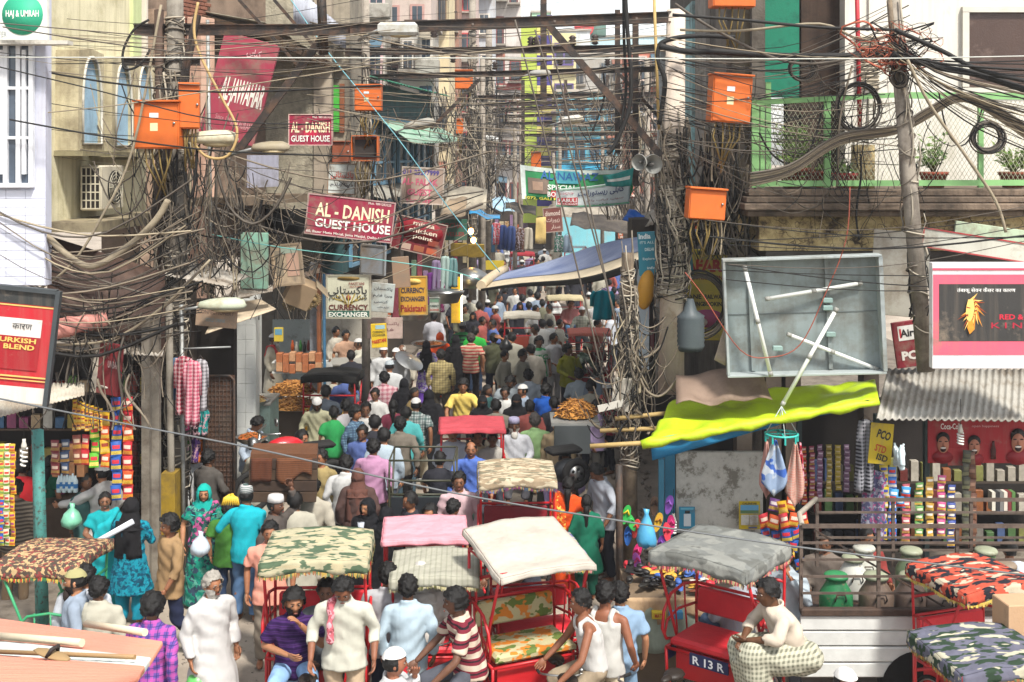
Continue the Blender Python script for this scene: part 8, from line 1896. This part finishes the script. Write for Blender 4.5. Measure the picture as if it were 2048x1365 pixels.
# ---------------------------------------------------------------- people: (crown x, y, facing, pose, top, colour, bottom, colour, label, more)
SS, SL, SR = 'shirt_short', 'shirt_long', 'shirt_rolled'
T, DEN, BLKT, WHTS = 'trousers', '#4a6484', '#24242a', '#d4d2ce'
PLD = lambda a, b_, c, s=1.: (a, 'plaid', b_, c, s)
PEOPLE = [
 (425, 1147, 48, 'stand', 'kurta', '#d6d4d2', 'salwar', '#cfcdc9', 'old man with grey beard and glasses in long white kurta', dict(lod=0, hairc='#8d8880', beard='beard', beardc='#b0aca4', glasses=True, hair='short', skin='#8a5c40')),
 (150, 1140, -80, 'stand', SL, '#7f8a98', T, BLKT, 'bearded man in olive cap and grey-blue shirt behind the pink roof', dict(lod=0, cap='cap', capc='#8f8a62', beard='longbeard', beardc='#241a16')),
 (305, 1190, 172, 'walk', SL, PLD('#5a4488', '#a84a90', '#2a2c60'), T, '#3a3a44', 'man in purple plaid shirt walking away beside the pink roof', dict(lod=0, hair='mop')),
 (338, 1032, -52, 'walk', SR, '#8a7050', T, '#262c44', 'young man in brown shirt and dark jeans striding left', dict(lod=0, hair='mop')),
 (262, 997, 178, 'both', 'kameez', ('#157a8c', 'floral', '#0c3c50', '#0f5a70', 1.2), 'salwar', '#157a90', 'woman in turquoise printed kameez and black scarf seen from behind', dict(lod=0, woman=True, hair='long', cap='veil', capc='#1b1a1c', h=1.6)),
 (210, 985, 18, 'both', 'sari', '#168a90', None, None, 'woman in teal shawl looking down beside the snack shop', dict(lod=0, woman=True, hair='long', h=1.55, extra=[('drape', '#1a9098')])),
 (203, 930, -115, 'reach', 'kurta', '#cfccc8', 'salwar', '#c8c4be', 'man in white cap and white kurta reaching towards the shop counter', dict(lod=0, cap='cap')),
 (172, 948, 60, 'stand', 'sari', '#3a5a58', None, None, 'woman with tied hair facing the capped man at the shop', dict(woman=True, hair='long', h=1.58)),
 (100, 912, 150, 'standL', 'sari', '#1f5a44', None, None, 'woman with long braid in green and magenta sari behind the teal post', dict(lod=0, woman=True, hair='long', h=1.6, extra=[('drape', '#8a2460')])),
 (32, 960, 185, 'stand', SL, ('#3a342e', 'hstripe', '#5a5248', None, 1.6), T, '#6a5844', 'man in dark striped shirt at the left shop edge', {}),
 (46, 918, 190, 'stand', SS, '#b82a30', T, BLKT, 'shopper in bright red shirt deep in the left stall', {}),
 (408, 970, 12, 'bent', 'sari', ('#187a68', 'floral', '#2c3c4c', '#4a8a7a', .8), None, None, 'woman in green sari with teal veil holding a plastic bag', dict(lod=0, woman=True, cap='veil', capc='#18968c', h=1.6, extra=[('drape', ('#24504c', 'floral', '#a04a78', '#1c3038'))])),
 (418, 900, 150, 'both', SL, '#4a4642', T, '#33302e', 'man in dark grey shirt standing by the mesh shutter', dict(lod=0)),
 (388, 893, 60, 'stand', SL, '#cfd0d0', T, '#3a3a40', 'youth in white shirt beside the man in dark grey', {}),
 (513, 834, 70, 'down', SR, '#b8c6d6', T, BLKT, 'moustached vendor in light blue shirt at the fritter bowl', dict(lod=0, beard='moustache')),
 (494, 972, 172, 'hipsl', SL, '#1b9aa8', T, DEN, 'man in turquoise shirt and jeans with striped cap seen from behind', dict(lod=0, cap='pillcap', capc=('#c8c8c8', 'hstripe', '#4a5a58', None, 4.), h=1.72)),
 (458, 1002, 176, 'stand', SS, '#3c6a2c', T, '#27364e', 'boy in green T-shirt beside the man in turquoise', dict(lod=0, h=1.5)),
 (552, 992, 70, 'carry', SL, '#4a4440', T, '#55504a', 'porter in tall white cap holding up the wooden chest', dict(lod=0, cap='pillcap', capc='#d2d0ce', skin='#5f4030')),
 (540, 1045, 8, 'stand', SS, '#c88a78', T, '#7a7064', 'man in peach T-shirt half hidden by the green camouflage canopy', dict(lod=0, beard='moustache')),
 (642, 900, -25, 'stand', SL, '#8a7a52', T, '#2c3444', 'youth in khaki shirt behind the wooden chest', dict(lod=0)),
 (625, 958, 165, 'stand', 'kurta', '#b9b2a2', 'salwar', '#b4ac9c', 'man in cream kurta behind the raised chest', dict(lod=0)),
 (692, 912, 176, 'stand', SL, '#d0d0ce', T, '#2f3440', 'man in white shirt seen from behind near the brown veil', dict(lod=0)),
 (716, 938, 182, 'stand', 'burqa', '#4a3834', None, None, 'woman in brown veil seen from behind', dict(lod=0, woman=True, cap='veil', capc='#5a3c34', h=1.58)),
 (747, 880, 172, 'walk', SR, '#c492b4', T, '#55565c', 'man in pink shirt walking away', dict(lod=0)),
 (735, 998, -30, 'stand', 'burqa', '#17171a', None, None, 'young woman in black robe with head scarf band looking left', dict(lod=0, woman=True, cap='veil', capc='#17171a', h=1.56, skin='#a07050')),
 (773, 1016, 160, 'stand', 'burqa', '#19191c', None, None, 'woman in black veil beside the pink canopy', dict(lod=0, woman=True, cap='veil', capc='#18181b', h=1.5)),
 (768, 858, 176, 'stand', SL, '#b4c4d0', T, '#3f4450', 'man in pale blue shirt walking beside the pink shirt', {}),
 (800, 835, 178, 'walk', SL, '#6b645a', T, '#4a4a4c', 'man in grey-brown shirt walking away in mid street', dict(lod=0)),
 (832, 797, 176, 'walk', SS, PLD('#c0c8c4', '#2c4a48', '#1c2a30', .8), T, '#a8a08c', 'man in white cap and dark green plaid shirt walking away', dict(lod=0, cap='cap')),
 (712, 814, 60, 'bent', SL, PLD('#5a7488', '#2a3a50', '#1c2838', .9), T, '#2c3038', 'young man in navy plaid shirt looking right', dict(lod=0, hair='mop')),
 (731, 806, 10, 'stand', SL, '#c8c6c2', T, '#3a3c44', 'man in white shirt facing the camera behind the navy plaid shirt', {}),
 (692, 800, 200, 'stand', SL, '#cac6c8', T, '#3c3a40', 'slim man in white shirt beside the cream shirted man', {}),
 (634, 795, 8, 'down', SL, '#c2bf9e', T, '#4a5a74', 'bearded man in white cap and cream shirt looking down', dict(lod=0, cap='cap', beard='beard')),
 (769, 745, 178, 'stand', SL, PLD('#b89498', '#8a4a58', '#c8b8b8', .9), T, '#3a3840', 'man in red and white check shirt seen from behind', dict(lod=0)),
 (767, 693, 15, 'stand', 'kurta', '#cfd0d0', 'salwar', '#cccccc', 'left one of two young men in white caps and kurtas', dict(cap='cap', skin='#7a503a')),
 (792, 697, -5, 'stand', 'kurta', '#cfd2d6', 'salwar', '#cccccc', 'right one of two young men in white caps and kurtas', dict(cap='cap', skin='#85593f')),
 (779, 722, 178, 'stand', 'kurta', '#d4d6d6', 'salwar', '#cfcfcf', 'man in lace cap and white kurta seen from behind', dict(cap='cap', capc=('#c4ccd0', 'floral', '#98a4ac', None, 3.))),
 (804, 690, -20, 'stand', 'kurta', '#a8a294', 'salwar', '#a09a8c', 'elderly man with white beard behind the capped pair', dict(beard='longbeard', beardc='#b8b4ac', hair='thin', hairc='#a8a49c')),
 (735, 716, 150, 'stand', 'burqa', '#18181b', None, None, 'small figure in black veil by the sweet stall', dict(woman=True, cap='veil', capc='#161618', h=1.4)),
 (808, 758, 182, 'stand', 'burqa', '#1a1a1e', None, None, 'woman in black burqa left of the girl with the hair band', dict(woman=True, cap='veil', capc='#17171a', h=1.58)),
 (829, 776, 60, 'stand', 'kameez', '#6a5a3a', 'salwar', '#5a4a3a', 'girl with yellow hair band looking back', dict(woman=True, hair='long', h=1.5)),
 (858, 780, 178, 'stand', 'burqa', '#1a1a1d', None, None, 'woman in black burqa beside the dark green plaid shirt', dict(woman=True, cap='veil', capc='#17171a', h=1.6)),
 (786, 800, 185, 'stand', 'kameez', '#6a2c3c', 'salwar', '#3a2a30', 'person in maroon top behind the turquoise sleeve', dict(woman=True, hair='long', h=1.56)),
 (812, 815, 170, 'bent', SL, '#4a9a9a', T, '#3a4a54', 'person in sea green shirt beside the maroon top', dict(h=1.6)),
 (672, 655, 60, 'stand', SL, '#cac4b6', T, '#8a8478', 'vendor in loose off-white shirt at the sweet stall', {}),
 (717, 678, -70, 'reach', SL, '#a8a698', T, '#4a4844', 'man in white cap and grey shirt reaching left at the sweet stall', dict(cap='cap')),
 (692, 662, 30, 'bent', SS, '#b8947c', T, '#4a4440', 'man in peach shirt behind the sweet counter', {}),
 (548, 668, 80, 'bent', 'kurta', '#b8b09e', 'salwar', '#a8a090', 'old baker with white beard and red neck cloth in the bakery', dict(beard='longbeard', beardc='#b0aca4', cap='cap', extra=[('scarf', '#a83a3a')], Y=26.2, base=.4)),
 (525, 728, 200, 'lean', 'kurta', '#c2beae', 'salwar', '#b8b2a2', 'man in white cap bending behind the near food counter', dict(cap='cap', Y=18.7)),
 (853, 682, 176, 'walk', 'kameez', ('#c4c0cc', 'floral', '#5a3a98', '#8a78b0'), 'salwar', '#4a2c78', 'woman in purple and white flowered kameez with black head scarf', dict(lod=0, woman=True, cap='veil', capc='#1e1a1e', h=1.6)),
 (882, 700, 178, 'stand', SL, PLD('#8f8258', '#6a6044', '#a89a70', 1.4), T, '#4a443a', 'man in khaki checked shirt seen from behind', dict(lod=0)),
 (880, 666, 178, 'stand', 'burqa', '#c4481e', None, None, 'woman in bright orange head scarf', dict(woman=True, cap='veil', capc='#d0501e', h=1.58)),
 (868, 626, 176, 'walk', 'kurta', '#c8c8d0', 'salwar', '#c0c0c8', 'big man in white kurta bending to the far sweet stall', {}),
 (942, 668, 178, 'walk', SS, ('#c4a48c', 'hstripe', '#a84440', '#c8b8a0', 1.1), T, '#2a2426', 'man in red and cream striped polo walking away', dict(lod=0, hairc='#3a3430')),
 (950, 654, 178, 'stand', SS, '#2c9a3c', T, '#3a4a64', 'person in bright green T-shirt beyond the striped polo', {}),
 (912, 672, 180, 'stand', 'burqa', '#1c1a1c', None, None, 'woman in black burqa left of the striped polo', dict(woman=True, cap='veil', capc='#19181a', h=1.62)),
 (988, 668, 176, 'bagback', SS, '#4c4e3a', T, '#23293a', 'man in olive T-shirt with black bag slung over his shoulder', dict(lod=0)),
 (925, 645, 178, 'stand', SL, ('#2f7a44', 'hstripe', '#1c2c22', None, .8), T, '#2c2c30', 'man in striped cap and green striped jumper', dict(cap='pillcap', capc=('#b8bcbc', 'hstripe', '#4a5458', None, 5.))),
 (926, 760, 5, 'ride', SS, '#c4ac5a', T, '#3a3a40', 'rickshaw puller in yellow polo shirt facing the camera', dict(lod=0, base=.1, hair='mop')),
 (965, 792, 10, 'stand', 'burqa', '#18181a', None, None, 'woman in face veil left of the grey shirted man', dict(woman=True, cap='niqab', capc='#171719', h=1.58)),
 (992, 800, 180, 'stand', SS, '#7a7468', T, '#3a3a3c', 'dark haired man seen from behind between the veiled women', dict(h=1.62)),
 (1033, 790, 0, 'stand', 'burqa', '#19191b', None, None, 'woman in face veil holding her hand to her head right of the grey shirt', dict(woman=True, cap='niqab', capc='#161618', h=1.58)),
 (975, 770, 60, 'stand', 'kameez', '#2c4a4a', 'salwar', '#2c3a3c', 'girl with dark hair looking sideways near the yellow polo', dict(woman=True, hair='long', h=1.5)),
 (1078, 675, 22, 'stand', SS, ('#cfd2cc', 'print', '#2f8a54', '#cfd2cc', .35), T, '#3a3c44', 'young man in white T-shirt with big green print', dict(lod=0, hair='mop', skin='#7a523c')),
 (1108, 668, 35, 'facehand', SL, '#cfd0d2', T, '#c0c0c0', 'young man in white shirt with hand to his chin', {}),
 (1136, 690, 40, 'facehand', SL, '#8a8a24', T, '#22222a', 'young man in olive yellow shirt shading his face', dict(lod=0, hair='mop')),
 (1062, 690, 200, 'stand', 'kurta', '#bfb8ac', 'salwar', '#b8b0a4', 'man in pale kurta behind the green printed T-shirt', {}),
 (1057, 740, 178, 'stand', SL, '#c0cad4', T, '#3a3e48', 'man in pale blue-white shirt seen from behind', dict(lod=0)),
 (1092, 768, 150, 'stand', SS, '#1c4c9c', T, '#2a2c34', 'man in royal blue T-shirt', dict(lod=0, beard='beard')),
 (1158, 738, 174, 'both', SR, '#bcc8d0', T, '#3a3c40', 'man in light shirt leaning over the vermicelli cart', dict(lod=0)),
 (1020, 752, 2, 'down', SS, '#8f979c', T, '#3a3c40', 'moustached man in grey shirt facing the camera in the crowd', dict(lod=0, beard='moustache')),
 (1172, 688, 120, 'lean', SL, ('#5a6a5c', 'camo', '#3a4a3e', '#8a9484', .8), T, '#5a564c', 'man in green camouflage shirt and head cloth pushing a bicycle', dict(cap='turban', capc='#9a9a88')),
 (1164, 614, 0, 'ride', SL, PLD('#b0b0a0', '#7a7c70', '#c0c0b0', 1.), T, '#3a3a3c', 'rickshaw puller in white cap and pale plaid shirt', dict(base=.1, cap='cap')),
 (1142, 600, 5, 'sit', SL, ('#8a4a48', 'vstripe', '#c0a098'), T, '#4a6a8a', 'passenger in red striped shirt on the distant cream rickshaw', dict(base=.5)),
 (1196, 640, 60, 'stand', SL, '#6a4438', T, '#3a3432', 'man in brown shirt by the wooden post', {}),
 (1226, 622, 50, 'stand', SL, '#c0c4cc', T, '#3a3c44', 'man in white shirt right of the turquoise garment', {}),
 (1024, 642, 178, 'stand', SL, '#c2beae', T, '#4a4844', 'man in cream shirt on the back of the distant white hooded rickshaw', dict(Y=29)),
 (1028, 837, 5, 'sit', SL, '#c0c2c8', T, '#5a5a60', 'old man with white beard and lavender cap', dict(base=.45, cap='pillcap', capc='#a8a4c0', beard='longbeard', beardc='#c0bcb4', glasses=True, lod=0)),
 (1070, 828, 176, 'stand', SL, '#8fb07a', T, '#4a4c48', 'grey haired man in light green shirt seen from behind', dict(lod=0, hairc='#4a4440')),
 (1114, 835, -20, 'stand', SL, '#a89474', T, '#4a4440', 'man in beige shirt beside the light green shirt', dict(lod=0)),
 (1214, 768, -60, 'bent', SL, '#7a1c2c', T, '#22222a', 'man in white cap and maroon shirt by the wooden post', dict(cap='cap', extra=[('scarf', '#b05a58')])),
 (905, 850, 5, 'sit', SL, '#c0c6d0', T, '#3a3c44', 'passenger with glasses and white shirt under the red canopy', dict(base=.50, glasses=True)),
 (985, 866, 0, 'sit', SS, '#b8b4ac', T, '#3a3c44', 'child passenger under the red canopy', dict(base=.48, h=1.5)),
 (942, 884, 2, 'ride', SL, '#4a64a8', T, '#3a3a40', 'balding puller in blue shirt before the red canopy', dict(lod=0, base=.08, hair='thin', h=1.62)),
 (955, 862, 5, 'stand', SL, '#b4a88a', T, '#4a4844', 'man in khaki shirt pressed behind the blue shirted puller', dict(h=1.6)),
 (918, 946, 4, 'stand', SL, '#b4989c', T, '#4a4848', 'man in dusty pink shirt facing the camera', dict(lod=0)),
 (907, 1000, 140, 'stand', SS, '#7a6a68', T, '#3a3a3c', 'dark haired boy before the man in dusty pink', dict(h=1.5, lod=0)),
 (1036, 982, -70, 'ride', SS, '#3a3c44', T, '#2f3036', 'puller in dark T-shirt before the brown camouflage canopy', dict(lod=0, base=.0, hair='mop', h=1.62, Y=14.3)),
 (1137, 954, 170, 'stand', 'sari', '#c4481c', None, None, 'woman in orange sequinned sari by the scooter', dict(woman=True, hair='long', h=1.56, lod=0, extra=[('drape', ('#c8501e', 'floral', '#c8a048'))])),
 (1173, 990, 176, 'stand', 'kameez', '#18604a', 'salwar', '#1a4a3c', 'girl in dark green frock beside the orange sari', dict(woman=True, hair='long', h=1.4)),
 (1194, 928, -60, 'down', SR, '#c0c6d0', T, '#2a2c34', 'man in white shirt with shoulder bag bending over a tray', dict(lod=0)),
 (588, 1166, 10, 'sitface', SS, ('#3c2254', 'hstripe', '#25123a', None, 1.4), T, '#7c9cc0', 'smiling man in purple striped polo and jeans seated with hand at mouth', dict(lod=0, base=.40, hair='mop', beard='beard', Y=11.95, skin='#94674a')),
 (652, 1190, 5, 'sit', SS, '#55585c', T, '#3c3c40', 'passenger in grey shirt hidden behind the puller in cream', dict(base=.36, Y=12.35, lod=0)),
 (686, 1160, 2, 'down', SR, '#cdccbe', T, '#a8947c', 'puller in cream shirt with red towel looking down at the handlebar', dict(lod=0, base=.28, Y=11.55, extra=[('scarf', ('#b05a64', 'floral', '#c89098'))], skin='#7a4e38')),
 (776, 1128, 174, 'stand', SL, '#c2c2c6', T, '#262c3c', 'man in pale shirt seen from behind by the pink canopy', dict(lod=0)),
 (816, 1152, 182, 'stand', SL, '#b9cdda', T, '#8a9ca8', 'man in light sky blue shirt seen from behind', dict(lod=0, h=1.7)),
 (790, 1298, 80, 'facehand', 'kurta', '#cfd0d0', 'salwar', '#cccccc', 'nearest man in flat white cap holding a red phone', dict(lod=0, cap='cap', skin='#8a5a44')),
 (842, 1128, 182, 'sit', 'kurta', '#cfcac4', 'salwar', '#c8c4be', 'passenger in white wrap seen from behind on the striped rickshaw', dict(lod=0, base=.40, Y=12.75, cap='veil', capc='#cfcac4', woman=True)),
 (912, 1148, -72, 'ride', SS, ('#6a2430', 'hstripe', '#b0a090', '#1e181c', .7), T, '#4a4c54', 'young puller in maroon striped polo facing left at the handlebar', dict(lod=0, base=.06, Y=11.75, hair='mop', skin='#5f4030')),
 (1160, 1158, -78, 'ride', 'vest', '#d2d0cc', T, '#8a7c68', 'moustached puller in white vest under the white canopy', dict(lod=0, base=.04, Y=11.8, beard='moustache', skin='#7a4e38')),
 (1212, 1166, 150, 'reach', 'vest', '#d4d2cc', T, '#b8ac94', 'youth in white vest seen from behind gripping a handlebar', dict(lod=0, skin='#7a4c36', h=1.66)),
 (1240, 1195, 176, 'stand', SS, '#7a92aa', T, '#6f88a0', 'man in steel blue shirt behind the youth in the vest', dict(lod=0, h=1.6, Y=12.3)),
 (1540, 1172, -75, 'perch', SR, '#d6c8b6', 'lungi', ('#6a6a5c', 'check', '#b0ae9c', None, .9), 'man in beige shirt and checked lungi sitting with folded hands', dict(lod=0, base=.58, hair='short', skin='#573824', Y=11.6, h=1.78)),
 (1475, 1165, 200, 'sit', SL, ('#b0b4bc', 'vstripe', '#8a90a0'), T, '#3f5068', 'seated man in striped shirt beyond the grey canopy', dict(base=.25, Y=13.2)),
 (1568, 1150, -30, 'facehand', SL, '#b8c4cc', T, '#4a4c54', 'person with raised hand behind the grey canopy edge', dict(Y=13.2)),
 (1692, 1340, 20, 'stand', SL, '#c0c0c0', T, '#3a3c40', 'person in white cap cut off by the bottom edge beside the truck', dict(lod=0, cap='cap')),
 (170, 1070, 178, 'stand', SL, '#c8ccd4', T, '#b8c8cc', 'man in white shirt seen from behind under the flowered canopy', dict(lod=0, Y=12.6)),
 (198, 1078, 172, 'stand', 'kurta', '#bcb8a8', 'salwar', '#a8bcc0', 'man in cream shirt seen from behind right of the flowered canopy', dict(lod=0, Y=12.4, h=1.62)),
 (2018, 1088, 178, 'sit', SS, '#c8ccd6', T, '#3a3c44', 'person in white T-shirt at the kiosk beyond the truck', dict(Y=14.8)),
 (1735, 1085, 20, 'sit', SL, '#7a3430', T, '#3a3432', 'kiosk keeper in red-brown shirt behind the cage rails', dict(Y=15.2)),
 (1650, 1110, -20, 'sit', SL, '#6a6058', T, '#4a443e', 'dim figure in grey-brown shirt behind the packet tower', dict(Y=15.0)),
 (652, 762, 178, 'sit', SS, '#3a4048', T, '#3a3a40', 'passenger in dark shirt under the black canopy', dict(base=.5, Y=22)),
 (668, 800, 190, 'stand', SS, '#2c8a4c', T, '#3a3c40', 'person in green shirt beside the black canopied rickshaw', dict(Y=21.0, h=1.58)),
]
for px, py, fc, ps, tp, tcol, bt_, bcol, lab, kw in PEOPLE: person(px, py, lab, fc, ps, tp, tcol, bt_, bcol, **kw)
rr = random.Random(21)
CROWD = [(905, 540), (922, 575), (938, 590), (955, 560), (968, 545), (985, 555), (1000, 590), (1010, 575), (958, 605), (975, 600), (990, 612), (1008, 640), (1060, 580), (1045, 590), (1075, 585), (1085, 600), (1098, 610), (930, 610), (946, 625), (965, 635), (985, 640), (905, 600), (890, 590), (1072, 612), (1058, 605), (1110, 590), (1120, 640), (1085, 640), (1205, 590), (1228, 575), (1218, 560), (1190, 600), (1178, 585), (1100, 640), (1070, 650), (1040, 605), (1030, 575), (1020, 560), (1235, 600)]
CROWD += [(690, 742), (706, 764), (668, 745), (750, 778), (1010, 702), (1046, 700), (1108, 795), (1060, 802), (1182, 762), (1196, 735), (725, 852), (604, 862), (640, 700), (702, 702), (750, 832), (1010, 775), (1045, 770), (1195, 800), (590, 985), (880, 905), (1130, 905), (820, 985), (860, 1010)]
CROWD += [(rr.uniform(945, 1230), rr.uniform(484, 545)) for _ in range(46)]
USED = set()
WRD = {'#cfcfcb': 'white', '#b8b4a4': 'cream', '#2a2a30': 'black', '#7a8694': 'blue-grey', '#8a4a44': 'dull red', '#6a6a58': 'olive', '#4a5a8a': 'blue', '#8a7a98': 'mauve'}
for i, (px, py) in enumerate(CROWD):
 c = rr.choice(list(WRD)[:3]*2+list(WRD)); burq = c == '#2a2a30' and rr.random() < .5; fc = rr.choice([178, 182, 170, 190, 5, -10, 60, -60])
 wd = '%s %s' % (WRD[c], 'veil' if burq else 'clothes'); lab = 'distant pedestrian in %s in the packed far crowd' % wd
 if py >= 546:
  q = min(PEOPLE, key=lambda e: (e[0]-px)**2+(e[1]-py)**2+(0 if len(e[8].split()) < 13 else 900)); n_ = ' '.join(q[8].split()[:8])
  for stop in (' seen', ' walking', ' with ', ' behind', ' beside', ' facing', ' beyond', ' in mid'): n_ = n_.split(stop)[0]
  lab = 'pedestrian in %s %s the %s' % (wd, ('left of' if px < q[0] else 'right of') if abs(px-q[0]) > abs(py-q[1]) else ('beyond' if py < q[1] else 'nearer than'), n_)
  while lab in USED: lab = lab.replace('pedestrian', 'another pedestrian' if 'another' not in lab else 'further pedestrian', 1)
  USED.add(lab)
 person(px, py, lab, fc, rr.choice(['stand', 'walk', 'bent']), 'burqa' if burq else rr.choice([SL, SS, 'kurta', SL]), c, None if burq else T, rr.choice(['#2a2c34', '#4a4844', '#8a8478']), h=rr.uniform(1.55, 1.74), cap='veil' if burq else ('cap' if rr.random() < .25 else None), capc='#1a1a1c' if burq else '#d0d0cc', woman=burq, group='pedestrians in the packed crowd')
def bag(label, px, py, Y, c, r=.12, name='plastic_bag'):
 t = thing(name, label, 'bag', W(px, py, Y)); mb = MB().lathe((0, 0, 0), [(r*.25, r*1.3), (r*.2, r*.9), (r*.7, r*.4), (r, -.2*r), (r*.95, -r*.7), (r*.3, -r)], 12)
 for i in range(len(mb.v)): v = Vector(mb.v[i]); mb.v[i] = tuple(v*(1+.22*noise.noise(v*13)))
 mb.build('bag', M(c, .35, .2, 8, spec=.5), t)
bag('thin white plastic bag in the hand of the woman in green sari', 402, 1090, 14.0, '#a9b4bc'); bag('black plastic bag over the shoulder of the man in olive', 1012, 690, 28.3, '#1d1d1f', .16); bag('green plastic bag held by the old man in white', 395, 1362, 12.2, '#5fae5c'); bag('pale green plastic bag by the snack counter', 145, 1035, 16.2, '#6fae92', .14); bag('big white sack on the shoulder beside the pink canopy', 722, 1082, 13.6, '#9aa0a8', .15, 'cloth_sack')
t = thing('paper_roll', 'white rolled chart under the arm of the woman in turquoise', 'paper roll', W(222, 1068, 14.9), (0, R(62), R(10))); MB().tube([(0, 0, -.30), (0, 0, .30)], .035, 12).build('roll', M('#c0c4cc', .6, .08), t)
t = thing('phone', 'red phone in the hand of the nearest capped man', 'phone', W(808, 1338, 10.9)); MB().box((0, 0, 0), (.06, .02, .11), 0, None, .006).build('phone', M('#b82430', .3, .1), t)
garment_hang('turquoise kurta hanging in the right lane shop', 1205, 580, 640, 34, 26, CLOTH('#1a8fa0'), 'hanging_kurta', True, 'kurta')
o = obj('shirt_print', text_mesh('JFC', .30, .16, .04), M('#2f7a4c', .7, .1)); 
jf = [q for q in COL.objects if q.get('label', '').startswith('young man in white T-shirt with big green')][0]; o.parent = jf; o.location = (0, -.165, 1.24)
# ---------------------------------------------------------------- dusty air
hz = MB().box((0, 60, 9.5), (110, 124, 21)).build('haze', None)
tag(hz, 'thin dusty haze hanging over the whole street', 'haze', kind='stuff')
hm = bpy.data.materials.new('haze'); hm.use_nodes = True; hn = hm.node_tree; hn.nodes.clear()
hv = hn.nodes.new('ShaderNodeVolumePrincipled'); hv.inputs['Color'].default_value = (.93, .95, 1, 1); hv.inputs['Density'].default_value = .001; hv.inputs['Anisotropy'].default_value = .2
ho = hn.nodes.new('ShaderNodeOutputMaterial'); hn.links.new(hv.outputs[0], ho.inputs['Volume']); hz.data.materials.append(hm)
bpy.data.scenes.remove(TMP)
